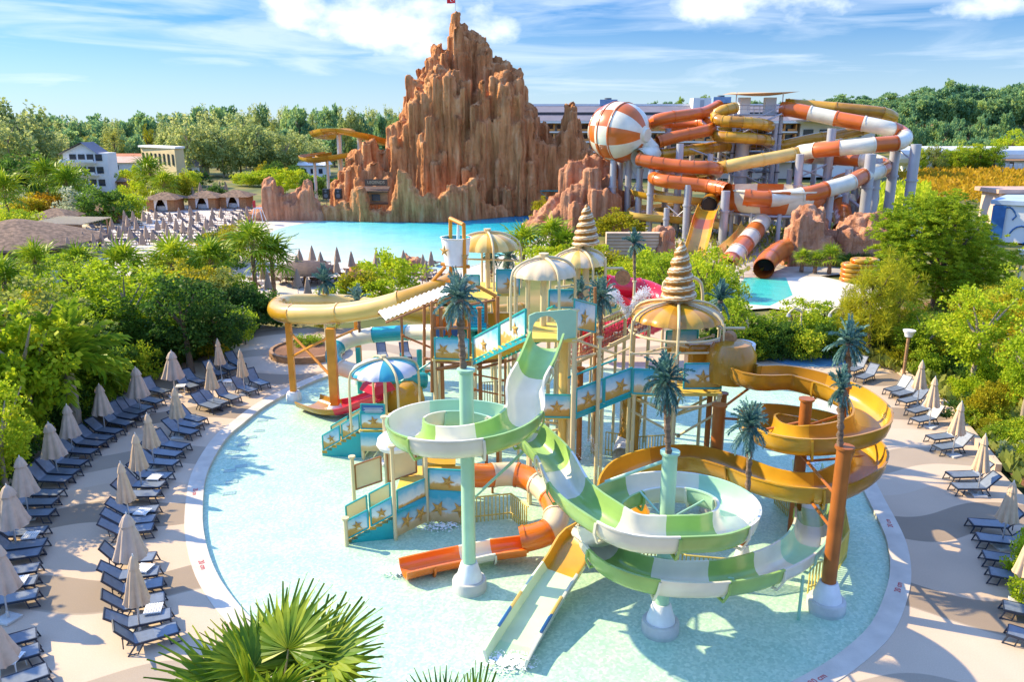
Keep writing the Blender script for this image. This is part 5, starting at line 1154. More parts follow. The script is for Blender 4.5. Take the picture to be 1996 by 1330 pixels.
slide_tube(T,spline(qs([(1402,206,112),(1374,219,110),(1342,224,108),(1304,229,107),(1280,234,107),(1276,241,109),(1300,243,112),(1342,243,112),(1366,239,111),(1382,243,109),(1384,252,107),(1360,258,106),(1320,266,105.5),(1282,277,105)]),.6),.78,[M['rust_gel'],M['orange_gel']],4,pattern=[0,0,0],n=16)
T=thing('ribbed_orange_slide','ribbed orange tube slide doubling back under the striped ball','water slide',Q(1330,470,100))
slide_tube(T,spline(qs([(1244,309,102),(1270,316,101),(1308,322,100),(1350,326,99),(1384,327,99),(1398,331,101),(1390,337,104),(1340,341,105),(1290,343,103),(1275,347,100.5),(1296,353,98.5),(1340,358,97.5),(1382,363,96.5),(1403,366,95),(1418,370,94)]),.45),.80,[M['rust_gel']],1.6,n=16,flr=.05)
T=thing('yellow_helix_slide','ribbed yellow tube slide stacked in coils beside the tower','water slide',Q(1448,400,108))
h=[]; 
hp=[(1433,210,108),(1408,216,107),(1394,226,107.5),(1404,235,106),(1440,238,105),(1476,241,105.5),(1500,246,108),(1480,250,112),(1440,252,113),(1404,255,111),(1393,260,108.5),(1404,266,106),(1440,268,105),(1476,271,105.5),(1500,276,108),(1480,281,112),(1440,284,112),(1400,286,109),(1350,292,107),(1300,299,106),(1262,303,105),(1245,310,107),(1252,318,110)]
slide_tube(T,spline(qs(hp),.45),.72,[M['yellow_gel'],M['mustard_gel']],1.25,pattern=[0,0,0,1,0,1],n=16,flr=.05)
T=thing('long_yellow_slide','long straight yellow tube slide slanting left from the striped zigzag','water slide',Q(1470,420,101))
slide_tube(T,spline(qs([(1640,282,107),(1600,288,105),(1552,299,103),(1500,309,102),(1450,318,101),(1395,329,102),(1360,336,105),(1330,346,108)]),.6),.80,[M['pale_yellow'],M['yellow_gel']],4.5,pattern=[0,1,0],n=16)
T=thing('rear_yellow_slide','yellow slide seen behind the top of the striped tube','water slide',Q(1640,230,114))
slide_tube(T,spline(qs([(1530,203,114),(1580,206,113),(1650,212,111),(1720,220,110),(1740,232,111),(1690,250,113),(1640,262,113),(1600,268,112),(1560,276,112),(1520,285,112)]),.6),.75,[M['yellow_gel'],M['mustard_gel']],6,n=14)
T=thing('wide_yellow_slide','wide open yellow family slide snaking low between the steel posts','water slide',Q(1320,440,103))
slide_open(T,spline(qs([(1250,362,108),(1256,370,105),(1300,378,102),(1345,382,101),(1368,390,103),(1340,397,107),(1290,400,108),(1252,405,105),(1256,413,102),(1310,418,100),(1370,424,99),(1420,434,98),(1460,446,98)]),.6),3.2,1.0,[M['yellow_gel'],M['pale_yellow']],5)
T=thing('yellow_drop_slide','steep yellow chute dropping from a dark tube mouth to the shrubs','water slide',Q(1358,500,88))
slide_open(T,spline(qs([(1382,398,94),(1376,412,92),(1370,430,90),(1364,455,87.5),(1357,480,85.5),(1350,512,84)]),.5),2.3,.8,[M['mustard_gel'],M['rust_gel'],M['yellow_gel']],2.2,pattern=[2,1,2,2,2,2])
slide_tube(T,spline(qs([(1392,380,99),(1388,388,97),(1382,398,94.2)]),.5),.95,[M['mustard_gel']],3,name='dark_mouth',n=18)
b=MB(); c=Q(1383,399,94.6); b.cone(c,c+V(0,.1,0),.86,.86,18); b.build('tube_shade_disc',M['black'],T)  # black disc painted in as the shade deep inside the tube mouth
T=thing('pale_yellow_chute','pale yellow open chute curving down between shrubs and the striped tunnel','water slide',Q(1405,510,82))
slide_open(T,spline(qs([(1468,432,93),(1458,450,91),(1438,470,87),(1410,492,84),(1390,512,82),(1385,530,80)]),.5),2.6,.9,[M['pale_yellow']],5)
T=thing('striped_tunnel','orange and white tunnel tube descending from under the bowl to the left','water slide',Q(1440,505,84))
slide_tube(T,spline(qs([(1486,430,93),(1474,448,91),(1458,468,87.5),(1440,490,84.5),(1424,510,82),(1418,525,80)]),.5),1.05,RW_,2.6,n=18,pattern=[1,0,1,0,1,0])
T=thing('orange_tunnel','orange tunnel slide with wide open mouth over the turquoise plunge pool','water slide',Q(1490,530,72))
slide_tube(T,spline(qs([(1580,480,84),(1550,480,82),(1522,488,79),(1502,503,76),(1490,518,73.5),(1489,524,72.3)]),.4),.95,[M['rust_gel']],4,n=20,flr=.12)
b=MB(); b.cone(Q(1491,514,75),Q(1491,514,75.1),.86,.86,18); b.build('tunnel_shade_disc',M['black'],T)  # added black disc stands in for the tunnel's inner shade
# striped ball
Tb=thing('striped_ball','giant orange and white striped ball raft ride on steel posts','water slide',Q(1210,400,106)); c=Q(1207,257,106); r=3.75
ax=V(.72,-.66,-.08).normalized(); Mx=V(0,0,1).rotation_difference(ax).to_matrix()
b=MB(); nj=20; prof=[(r*math.sin(PI*j/nj)+.001,-r*math.cos(PI*j/nj)*1.12) for j in range(nj+1)]
def mfb(i,j):
    s=(i//6)%2; jj=nj-1-j
    return 1 if jj<2 else (s if jj<9 else (1-s if jj<12 else (s if jj<14 else 1-s)))
b.lathe(prof,c,60,mf=mfb,M=Mx); b.build('ball_shell',RW_,Tb,smooth=2)
b=MB()
for lat in (-.62,-.2,.2):
    rr_=r*math.sqrt(1-lat*lat)*1.01; ppp=[c+Mx@V(rr_*math.cos(k*PI/24),rr_*math.sin(k*PI/24),lat*r*1.12) for k in range(49)]; b.tube(ppp,.07,6)
b.build('seam_flange',M['rust_gel'],Tb)
b=MB(); e=c+ax*r*1.1; b.cone(e-ax*.1,e+ax*.25,.95,.8,24); b.build('hub_disc',M['white_gel'],Tb,smooth=2)
slide_tube(Tb,spline([c+ax*r*.6+V(1.2,0,-1.2),c+ax*r*.8+V(1.8,.2,-2.4),Q(1244,309,102.3)],.4),1.2,[M['white_gel']],6,name='outlet_funnel',n=18)
def steel(u,v0,v1,Y,r,name='steel_post',t=None,lab=None,z1=None):
    p=Q(u,v0,Y); p1=Q(u,v1,Y); T_=t or thing('steel_post',lab,'post',V(p.x,Y,0),0,'steel posts of the slide complex')
    b=MB(); b.cone((p.x,Y,-.1),(p.x,Y,p.z),r,r,14); b.cone((p.x,Y,-.1),(p.x,Y,.25),r*1.8,r*1.8,14); b.cone((p.x,Y,p.z*.62),(p.x,Y,p.z*.62+.2),r*1.25,r*1.25,14); b.build(name if t else 'shaft',M['steel'],T_,smooth=2)
for u,Y in ((1196,105),(1226,106),(1248,104.5),(1210,109)): steel(u,312,0,Y,.42,'support_post',Tb)
SP=[(1326,280,101,.45,'behind the ribbed orange tubes'),(1303,250,108,.4,'left of the orange tube turn'),(1342,360,97,.45,'in front of the wide yellow slide'),(1349,300,110,.35,'under the upper orange tube'),(1415,372,93,.5,'at the left edge of the bowl'),(1448,280,109,.9,'inside the yellow coils'),(1405,270,112,.3,'left of the yellow coils'),(1560,300,101,.5,'in front of the bowl under the striped tube'),(1622,250,104,.55,'behind the lower zigzag'),(1619,375,94,.45,'under the near zigzag arm'),(1698,300,96,.62,'tallest at the right front'),(1712,308,99,.55,'just behind the tallest right one'),(1748,272,101,.6,'under the right hairpin bend'),(1786,281,98,.6,'farthest right by the pine'),(1655,330,100,.4,'beside the funnel'),(1465,300,111,.3,'left leg of the stair tower'),(1512,240,110,.4,'right leg of the stair tower'),(1385,300,104,.35,'behind the dark tube mouth'),(1270,330,101,.4,'under the start of the ribbed orange tube'),(1300,405,98,.35,'short one in front of the pink rock'),(1495,290,113,.4,'rear leg of the stair tower'),(1540,330,106,.35,'behind the bowl'),(1590,300,110,.35,'under the rear yellow slide'),(1675,290,104,.45,'behind the striped hairpin arm')]
for u,v,Y,r,l in SP: steel(u,v,0,Y,r,lab='grey steel post of the slide complex, '+l)
# bowl
Tb=thing('bowl_slide','wide orange and white bowl slide on a ring of steel legs','water slide',Q(1506,430,97)); c=Q(1506,372,97); c.z+=-.2; r=6.3
b=MB(); prof=[(r,.55),(r,.1),(r*.97,-.9),(r*.86,-1.9),(r*.6,-2.7),(r*.25,-3.1),(.9,-3.15)]
b.lathe(prof,c,48,mf=lambda i,j:(i//4)%2); b.lathe([(x*.985 if k>0 else x*.97,z+.06) for k,(x,z) in enumerate(prof)][::-1],c,48,mf=lambda i,j:(i//4)%2); b.lathe([(r*.97,.57),(r*1.03,.57),(r*1.03,.42),(r,.40)],c,48,mf=lambda i,j:(i//4)%2); b.build('bowl',RW_,Tb,smooth=2)
for k in range(10):
    a=k*PI/5+.2; x,y=c.x+r*.8*math.cos(a),c.y+r*.8*math.sin(a); bar(Tb,(x,y,0),(x,y,c.z-2.0),.25,M['steel'],'support_leg')
b=MB(); b.tube([(c.x+r*.8*math.cos(k*PI/12),c.y+r*.8*math.sin(k*PI/12),c.z-2.3) for k in range(25)],.16,8); b.build('ring_beam',M['steel'],Tb)
# funnel with hub
Tb=thing('funnel_slide','big white and orange funnel slide with a round white hub behind the zigzag','water slide',Q(1655,440,104)); c=Q(1655,385,103); ax=V(-.35,-.9,-.15).normalized(); Mx=V(0,0,1).rotation_difference(ax).to_matrix()
b=MB(); prof=[(3.4,1.2),(3.5,1.0),(3.3,.2),(2.4,-1.2),(1.4,-2.6),(1.0,-4.2)]
b.lathe(prof,c,40,mf=lambda i,j:(i//4)%2,M=Mx); b.build('funnel',RW_,Tb,smooth=2); b=MB(); b.lathe([(.0,-.9),(.6,-.7),(.9,0),(.6,.7),(0,.9)],c+ax*1.3,20); b.build('hub',M['white_gel'],Tb,smooth=True)
slide_tube(Tb,spline(qs([(1640,400,102.5),(1642,420,98),(1645,438,95),(1640,452,92)]),.5),1.1,[M['rust_gel']],3,name='outlet_tube')
bar(Tb,Q(1640,375,102),Q(1690,415,99),.2,M['steel'],'strut')
# start tower
Tt=thing('start_tower','tall grey steel stair tower with a tan shade sail on top','tower',Q(1490,400,112)); pc=[Q(u,240,Y) for u,Y in ((1432,110),(1522,110),(1432,117),(1522,117))]
zt=Q(1480,222,112).z
for p in pc: bar(Tt,(p.x,p.y,0),(p.x,p.y,zt+.2),.28,M['steel'],'corner_post')
for p,u in zip(pc,(0,1,2,3)): bar(Tt,(p.x,p.y,zt),(p.x,p.y,Q(1480,181,112).z),.08,M['pole_metal'],'sail_pole')
x0,x1=pc[0].x,pc[1].x
nl=6
for k in range(nl):
    z=zt*(k+1)/nl; b=MB(); b.box(((x0+x1)/2,113.5,z-.1),(x1-x0+.6,7.6,.18)); b.build('landing',M['darksteel'] if k<nl-1 else M['steel'],Tt)
    b=MB()
    for y in(109.8,117.2):
        b.cone((x0-.3,y,z+1.1),(x1+.3,y,z+1.1),.05,.05,6); b.cone((x0-.3,y,z+.6),(x1+.3,y,z+.6),.035,.035,6)
        for i in range(9): xx=x0+(x1-x0)*i/8; b.cone((xx,y,z),(xx,y,z+1.1),.035,.035,4)
    b.build('guard_rail',M['steel'],Tt)
    zb=zt*k/nl; b=MB(); d=1 if k%2 else -1; cx=(x0+x1)/2
    for i in range(10): b.box((cx+d*(x1-x0)*.42*(i/9*2-1),109.0,zb+(z-zb)*(i+.5)/10),(.42,1.3,.06))
    b.cone((cx-d*(x1-x0)*.42,108.4,zb),(cx+d*(x1-x0)*.42,108.4,z),.12,.12,6); b.cone((cx-d*(x1-x0)*.42,108.4,zb+1),(cx+d*(x1-x0)*.42,108.4,z+1),.05,.05,6); b.build('stair_flight',M['steel'],Tt)
    b=MB(); b.cone((x0,110,zb),(x1,110,z),.07,.07,6); b.cone((x1,110,zb),(x0,110,z),.07,.07,6); b.build('cross_brace',M['steel'],Tt)
b=MB(); A=[Q(1408,184,109),Q(1560,178,109),Q(1545,180,118),Q(1425,180,118)]; n_=8
for i in range(n_):
    for j in range(n_):
        P=lambda a,c_:(A[0].lerp(A[1],a)).lerp(A[3].lerp(A[2],a),c_)-V(0,0,.9*math.sin(PI*a)*math.sin(PI*c_)*.5+.0)
        b.quad(P(i/n_,j/n_),P((i+1)/n_,j/n_),P((i+1)/n_,(j+1)/n_),P(i/n_,(j+1)/n_))
b.build('shade_sail',M['sail'],Tt,smooth=True)
for u in (1450,1500): b=MB(); q=Q(u,208,112); b.box(q,(1.4,1.2,2.4)); b.build('cabin_box',M['plaster_white'],Tt)
# braces between posts (lattice)
T=thing('brace_frame','criss-cross steel braces between the posts left of the bowl','steel frame',Q(1300,430,102))
for a,e in (((1230,330,106),(1255,375,105)),((1255,330,105),(1230,375,106)),((1300,400,100),(1345,440,98)),((1345,400,98),(1300,440,100)),((1405,300,110),(1465,330,111)),((1465,300,111),(1405,335,110)),((1560,330,102),(1620,350,104)),((1622,315,104),(1560,345,102)),((1748,290,101),(1786,318,98)),((1700,340,96),(1660,360,100)),((1345,290,104),(1400,310,106)),((1420,400,93),(1400,420,95)),((1415,420,93),(1445,400,97))): bar(T,Q(*a),Q(*e),.1,M['steel'])
# yellow rings stacked on the terrace
tr=MB()
for i in range(16):
    for j in range(8): pass
pr=[(.26*math.cos(2*PI*k/8),.22*math.sin(2*PI*k/8)) for k in range(8)]
cp_=[V(.62*math.cos(2*PI*k/20),.62*math.sin(2*PI*k/20),.22) for k in range(21)]; tr.sweep(cp_,pr,cap=False,mf=lambda i:1 if (i//2)%5==0 else 0)
r0=tr.build('swim_ring',[M['yellow_gel'],M['orange_gel']],smooth=True); ff=True
for k,(du,h_) in enumerate(((1655,4),(1672,5),(1690,5),(1705,3),(1664,3),(1684,4))):
    for z in range(h_):
        o=r0 if ff else dup(r0); ff=False; p=G(du,548-(6 if k>3 else 0)); o.location=(p.x,p.y,z*.42); tag(o,'yellow swim ring in the stacks on the landing terrace','swim ring','stacked yellow swim rings')
# ============================================================ BUILDINGS
M['hotel_wall']=mat('hotel_wall',(.62,.50,.40),.8,.06,.2); M['hotel_orange']=mat('hotel_orange',(.60,.26,.07),.7,.1,.3)
Yh=205; hx0=Q(1015,300,Yh).x; hx1=Q(1545,300,Yh).x; hx2=Q(1690,300,Yh).x; zr=Q(1300,235,Yh).z; T=thing('hotel','long low hotel with grey metal roof and rows of orange-framed balconies','hotel',V((hx0+hx1)/2,Yh,0))
b=MB(); b.box(((hx0+hx1)/2,Yh+8,zr/2),(hx1-hx0,16,zr)); b.build('wall',M['hotel_wall'],T)
b=MB(); zt_=Q(1300,209,Yh).z
b.add([(hx0-1,Yh-2.5,zr),(hx1+1,Yh-2.5,zr),(hx1+1,Yh+9,zt_+.6),(hx0-1,Yh+9,zt_+.6),(hx0-1,Yh-2.5,zr-.5),(hx1+1,Yh-2.5,zr-.5),(hx1+1,Yh+19,zr-.5),(hx0-1,Yh+19,zr-.5)],[(0,1,2,3),(4,5,1,0),(3,2,6,7),(5,6,2,1),(4,0,3,7),(4,7,6,5)]); b.build('roof',M['roof_grey'],T)
b=MB(); zv=(zr+zt_)/2-.2; b.box(((hx0+hx1)/2,Yh-2.8,zr-.35),(hx1-hx0+2,.5,.5)); b.build('cornice',M['plaster_white'],T)
b=MB(); b.box(((hx0+hx1)/2,Yh+9.2,zt_+.75),(hx1-hx0+2,1,.5)); b.build('ridge_cap',M['plaster_white'],T)
wn=None; bc=None; nw=44
for k in range(nw): # dormer lights in the roof
    x=hx0+(hx1-hx0)*(k+.5)/nw; f=.45; z=zr+(zt_+.6-zr)*f; y=Yh-2.5+11.5*f
    if wn is None: b=MB(); b.box((0,0,0),(1.5,1.8,.7)); wn=b.build('roof_light',M['glass_dark'],T); wn.location=V(x,y,z)-T.location
    else: o=dup(wn,V(x,y,z)-T.location,parent=T)
fl_=zr/6; cnt=0; wv=None
for r_ in range(4):
    z=zr-fl_*(r_+.6)-.3
    b=MB(); b.box(((hx0+hx1)/2,Yh-1.0,z-fl_*.42),(hx1-hx0,2.2,.35)); b.build('balcony_slab',M['plaster_white'],T)
    for k in range(24):
        x=hx0+(hx1-hx0)*(k+.5)/24; wd=(hx1-hx0)/24
        if wv is None:
            b=MB(); b.box((0,-.05,0),(wd*.6,.15,fl_*.62)); wv=b.build('window',M['glass_dark'],T); b=MB(); b.box((wd*.38,-1.0,0),(wd*.12,1.9,fl_*.8)); b.box((-.0,-1.9,-fl_*.25),(wd*.7,.1,fl_*.3)); fr_=b.build('balcony_frame',M['hotel_orange'],wv); fr_.location=(0,0,0); wv.location=V(x,Yh,z)-T.location
        else: dup(wv,V(x,Yh,z)-T.location,parent=T)
T=thing('hotel_wing','rounded grey roofed hotel wing at the right end of the long hotel','hotel',V(hx1+8,Yh-4,0))
b=MB(); b.box(((hx1+hx2)/2+1,Yh+6,zr/2+.2),(hx2-hx1,14,zr-.6)); b.build('wall',M['plaster_white'],T)
b=MB(); e=V((hx1+hx2)/2+1,Yh+5,zr-.2); b.lathe([(11.5,0),(11.6,.4),(9,2.6),(4,3.4),(0,3.5)],e,28,fn=lambda t_,j:1+.25*abs(math.cos(t_))); b.build('roof',M['roof_grey'],T,smooth=2)
for k in range(4):
    for r_ in range(3): b=MB(); b.box((hx1+3+k*4.0,Yh-1.1,zr-3-r_*3.2),(2.4,.3,1.8)); b.build('window',M['glass_dark'],T)
for i,(u,v) in enumerate(((1185,201),(1405,196))):
    p=Q(u,v,215); T=thing('roof_cooler','blue-grey cooling unit on the hotel roof, %s of two'%('left','right')[i],'cooling unit',p-V(0,0,2)); b=MB(); b.box(p,(4.5,3,1.8)); b.box(p-V(-1,0,1.2),(6,3,1.2)); b.build('housing',mat('cooler%d'%i,(.22,.33,.48),.6,.1,1),T); b=MB(); b.cone(p+V(0,0,.9),p+V(0,0,1.3),.9,.9,14); b.build('fan_hood',M['darksteel'],T)
p=Q(1365,203,212); T=thing('roof_hut','small white plant room on the hotel roof','hut',p-V(0,0,2)); b=MB(); b.box(p,(4.5,4,3)); b.build('wall',M['plaster_white'],T); b=MB(); b.box(p+V(0,-2.02,0),(1,.08,2)); b.build('door',M['steel'],T)
# houses on the left
p=G(165,333); Yw=166.0; x0,x1=Q(122,300,Yw).x,Q(208,300,Yw).x; ze=Q(165,298,Yw).z; za=Q(160,279,Yw).z
T=thing('white_house','white gabled three storey house with dark balconies among the left trees','house',V((x0+x1)/2,Yw,0))
xm=Q(160,279,Yw).x; b=MB(); b.prism([(x0,Yw),(x1,Yw),(x1,Yw+4),(x0,Yw+4)],0,ze); b.add([(x0,Yw,ze),(x1-2,Yw,ze),(xm,Yw,za),(x0,Yw+4,ze),(x1-2,Yw+4,ze),(xm,Yw+4,za)],[(0,1,2),(3,5,4)]); b.build('wall',M['plaster_white'],T)
b=MB(); b.add([(x0-.8,Yw-.8,ze-.3),(xm,Yw-.8,za+.2),(xm,Yw+4.6,za+.2),(x0-.8,Yw+4.6,ze-.3)],[(0,1,2,3)]); b.add([(x1-1.4,Yw-.8,ze-.3),(xm,Yw-.8,za+.2),(xm,Yw+4.6,za+.2),(x1-1.4,Yw+4.6,ze-.3)],[(3,2,1,0)]); b.build('roof',M['roof_grey'],T)
for r_ in range(3):
    for k in range(4):
        b=MB(); b.box((x0+2.0+k*(x1-x0-3)/3.4,Yw-.05,ze-.9-r_*2.5),(1.3,.2,1.3)); b.build('window',M['glass_dark'],T)
    b=MB(); b.box(((x0+x1)/2-1,Yw-1.0,ze-1.85-r_*2.5),(x1-x0-2,1.4,.18)); b.box(((x0+x1)/2-1,Yw-1.9,ze-1.5-r_*2.5),(x1-x0-2,.08,.55)); b.build('balcony',M['plaster_white'],T)
p=G(305,335); Yc=185.0; x0,x1=Q(252,300,Yc).x,Q(362,300,Yc).x; za=Q(300,288,Yc).z
T=thing('cream_building','long cream building with slit windows behind the left palms','house',V((x0+x1)/2,Yc,0)); b=MB(); b.prism([(x0,Yc+6),(x1,Yc-6),(x1+.8,Yc-3),(x0+.8,Yc+9)],0,za); b.build('wall',M['plaster_cream'],T)
for k in range(8): f=(k+.5)/8; b=MB(); b.box((x0+(x1-x0)*f,Yc+6-12*f-.05,za-2.4),(.6,.3,2.4),math.atan2(-12,x1-x0)); b.build('window',M['glass_dark'],T)
b=MB(); b.prism([(x0-.4,Yc+5.6),(x1+.4,Yc-6.5),(x1+1,Yc-2.6),(x0+.6,Yc+9.4)],za,za+.4); b.build('roof',M['plaster_white'],T)
for i,(u,v,w_,d_,h_,m,l) in enumerate(((235,333,14,9,3.2,'terracotta','low terracotta roofed house beside the white house'),(262,335,16,8,2.6,'roof_pink','long low pale roof in front of the cream building'),(345,345,12,7,2.8,'roof_grey','low grey roofed shed in front of the cream building'),(610,345,7,5,3.0,'plaster_white','small white hut under the far yellow slide'))):
    p=G(u,v); T=thing('low_house',l,'house',p); b=MB(); b.box((p.x,p.y+d_/2,h_/2),(w_,d_,h_)); b.build('wall',M['plaster_white'],T); b=MB(); b.add([(p.x-w_/2-.6,p.y-.6,h_),(p.x+w_/2+.6,p.y-.6,h_),(p.x+w_/2,p.y+d_/2,h_+1.6),(p.x-w_/2,p.y+d_/2,h_+1.6),(p.x-w_/2-.6,p.y+d_+.6,h_),(p.x+w_/2+.6,p.y+d_+.6,h_)],[(0,1,2,3),(3,2,5,4),(0,3,4),(1,5,2)]); b.build('roof',M[m],T)
    for k in range(3): b=MB(); b.box((p.x-w_*.3+k*w_*.3,p.y-.03,h_*.5),(1.0,.1,1.2)); b.build('window',M['glass_dark'],T)
# far left yellow slide on pylons
T=thing('far_yellow_slide','wide yellow open slide on grey pylons left of the mountain','water slide',Q(660,380,150))
slide_open(T,spline(qs([(745,272,150),(725,266,148),(700,258,146),(675,251,146),(650,250,148),(630,253,152),(622,258,156),(640,262,160)]),.8),3.4,1.0,[M['mustard_gel'],M['yellow_gel']],4)
slide_open(T,spline(qs([(640,296,156),(610,300,154),(598,303,152),(612,307,149),(640,304,147),(675,298,146),(690,296,146)]),.8),3.0,.9,[M['mustard_gel'],M['yellow_gel']],4,name='lower_channel')
for u,v in ((660,258),(700,262),(637,306),(612,306)): p=Q(u,v,149); bar(T,(p.x,149,0),(p.x,149,p.z),.45 if v<270 else .3,M['pole_metal'],'pylon')
# cabanas
def cabana(u,v,w_,lab,dark=False):
    p=G(u,v); T=thing('cabana',lab,'cabana',p,0,'thatched cabanas by the beach'); h=2.0; w_*=.84
    b=MB(); 
    b.box((p.x,p.y+3.6,h/2),(w_,.2,h)); b.box((p.x-w_/2,p.y+1.8,h/2),(.2,3.6,h)); b.box((p.x+w_/2,p.y+1.8,h/2),(.2,3.6,h)); b.box((p.x-w_*.37,p.y,h/2),(w_*.26,.2,h)); b.box((p.x+w_*.37,p.y,h/2),(w_*.26,.2,h)); b.build('wall',M['wicker'],T)
    b=MB(); k=w_/2+.7; b.add([(p.x-k,p.y-.9,h-.1),(p.x+k,p.y-.9,h-.1),(p.x+k,p.y+4.5,h-.1),(p.x-k,p.y+4.5,h-.1),(p.x-.5,p.y+1.8,h+.9),(p.x+.5,p.y+1.8,h+.9)],[(0,1,5,4),(1,2,5),(2,3,4,5),(3,0,4),(3,2,1,0)]); b.build('roof',M['thatch'],T)
    for s in(-1,1):
        b=MB(); n=5
        for i in range(n):
            f0,f1=i/n,(i+1)/n; ww=lambda f:.75*(1-.75*math.sin(PI*f*.5)); b.quad((p.x+s*w_*.24,p.y-.1,h-.15-1.6*f0),(p.x+s*(w_*.24-ww(f0)),p.y-.1-.1*f0,h-.15-1.6*f0),(p.x+s*(w_*.24-ww(f1)),p.y-.1-.1*f1,h-.15-1.6*f1),(p.x+s*w_*.24,p.y-.1,h-.15-1.6*f1))
        b.build('curtain',M['curtain'],T)
    b=MB(); b.box((p.x,p.y+1.8,.4),(w_*.5,2,.7)); b.build('daybed',M['cushion_white'],T)
for a in ((315,412,5.2,'thatched cabana with tied white curtains, leftmost of the three by the beach'),(395,408,5.2,'thatched cabana with tied white curtains, middle of the three by the beach'),(455,406,5.2,'thatched cabana with tied white curtains, nearest the rock spires'),(100,452,5.0,'dark thatched cabana half hidden by shrubs at the left edge'),(190,436,4.5,'shaded thatched cabana behind the left shrubs'),(215,372,6.5,'wide thatched hut behind the upper hedge')): cabana(*a)
p=G(30,520); T=thing('thatched_bar','large brown thatched pavilion roof at the left edge','pavilion',V(p.x,p.y,0)); hx=Q(30,445,p.y+6)
b=MB(); z0=1.5; ex=Q(135,487,p.y+2)
k=8.6; n=40; b.lathe([(k*1.0,z0),(k*.98,z0+.25),(k*.7,z0+1.0),(k*.4,z0+1.7),(k*.12,z0+2.3),(0,z0+2.45)],(p.x-3.6,p.y+7,0),n,fn=lambda t_,j:1+.02*math.sin(t_*17)+.015*math.sin(t_*29+j)); b.build('roof',M['thatch'],T)
b=MB(); b.lathe([(k*.99,z0+.02),(k*.3,z0+.7)],(p.x-3.6,p.y+7,0),n); b.build('roof_lining',M['dark_wood'],T)
for i in range(10): a=i*PI/5; b=MB(); b.cone((p.x-3.6+7.8*math.cos(a),p.y+7+7.8*math.sin(a),0),(p.x-3.6+7.8*math.cos(a),p.y+7+7.8*math.sin(a),z0+.3),.16,.14,8); b.build('pole',M['dark_wood'],T)
T=thing('slatted_pergola','cream slatted pergola roof beside the thatched pavilion','pergola',G(115,475)); q=G(115,475)
b=MB()
for i in range(12): b.box((q.x+1,q.y+i*.6-2,2.6),(7,.16,.12),R(-8))
b.build('slat_roof',M['cream_swirl'],T)
for dx in(-2,4):
    for dy in(-2,4): b=MB(); b.cone((q.x+dx,q.y+dy,0),(q.x+dx,q.y+dy,2.55),.1,.1,8); b.build('pole',M['wood'],T)
q=G(585,560); T=thing('dark_awning','low dark rounded thatch awning in front of the near shore','awning',q); b=MB(); b.lathe([(2.3,1.0),(2.2,1.2),(1.6,1.6),(.8,1.9),(0,2.0)],(q.x,q.y+2,0),24,fn=lambda t_,j:1+.3*abs(math.cos(t_))); b.build('roof',M['dark_wood'],T,smooth=True); b=MB(); b.cone((q.x,q.y+2,0),(q.x,q.y+2,1.9),.2,.15,8); b.build('pole',M['wood'],T)
# right edge buildings
p=G(1965,470); Yb=p.y; xL=Q(1931,450,Yb).x; T=thing('mural_building','white building painted with loose blue swirls under a flat blue-edged roof','building',V(xL+6,Yb,0)); zt_=Q(1940,398,Yb).z
b=MB(); b.prism([(xL,Yb),(xL+16,Yb-10),(xL+26,Yb+4),(xL+10,Yb+12)],0,zt_); b.build('wall',M['plaster_white'],T)
b=MB(); b.prism([(xL-.5,Yb),(xL+16.2,Yb-10.6),(xL+26.5,Yb+4),(xL+10,Yb+12.5)],zt_,zt_+.5); b.build('roof',mat('roof_bluegrey',(.40,.50,.60),.6,.1,.5),T); b=MB(); d=V(16,-10,0).normalized(); nn=V(-.53,-.85,0)
rm=random.Random(3)
for k in range(16):
    f=rm.uniform(.02,.95); z=rm.uniform(.8,zt_-1); c=V(xL,Yb,0)+V(16,-10,0)*f+nn*.06+V(0,0,z); L_=[]; a0=rm.uniform(0,6)
    for i in range(10): a=a0+i*.45; L_.append(c+d*(.9+.05*i)*math.cos(a)*rm.uniform(.6,1)+V(0,0,1.1*math.sin(a)))
    b.tube(spline(L_,.3),.09,4)
b.build('mural_swirl',M['blue_paint'],T)
b=MB(); b.prism([(xL-.3,Yb-.2),(xL+.9,Yb-.9),(xL+.9,Yb-.4),(xL+.2,Yb+.2)],0,zt_-.1); b.build('corner_column',M['blue_paint'],T)
p=G(1970,430); Yb=105; xL=Q(1945,400,Yb).x; T=thing('pink_house','pink flat roofed house with barred windows at the right edge','house',V(xL+8,Yb,0)); zt_=Q(1960,376,Yb).z
b=MB(); b.box((xL+9,Yb+2,zt_/2),(18,4,zt_)); b.build('wall',mat('pinkwall',(.70,.52,.40),.8,.06,.5),T); b=MB(); b.box((xL+9,Yb+1.8,zt_+.25),(19.5,5.6,.5)); b.build('roof',M['roof_pink'],T)
for k in range(4): b=MB(); b.box((xL+5+k*3,Yb-.03,zt_-1.3),(2,.15,1.3)); b.build('window',M['glass_dark'],T)
p=G(1960,335); T=thing('laundry_house','low house with brown roof and washing on a line far right','house',p); b=MB(); b.box((p.x+3,p.y+5,1.6),(14,8,3.2)); b.build('wall',M['plaster_white'],T); b=MB(); b.add([(p.x-5,p.y,3.2),(p.x+11,p.y,3.2),(p.x+11,p.y+10,5.6),(p.x-5,p.y+10,5.6),(p.x-5,p.y,3.0),(p.x+11,p.y,3.0)],[(0,1,2,3),(4,5,1,0)]); b.build('roof',M['wood'],T)
b=MB(); b.box((p.x+2,p.y+.95,1.5),(1.2,.1,2.4)); b.build('door',M['dark_wood'],T); b=MB()
for k in range(6): b.box((p.x-3+k*1.3,p.y-.6,1.7),(.9,.04,1.3))
b.build('washing',M['curtain'],T)
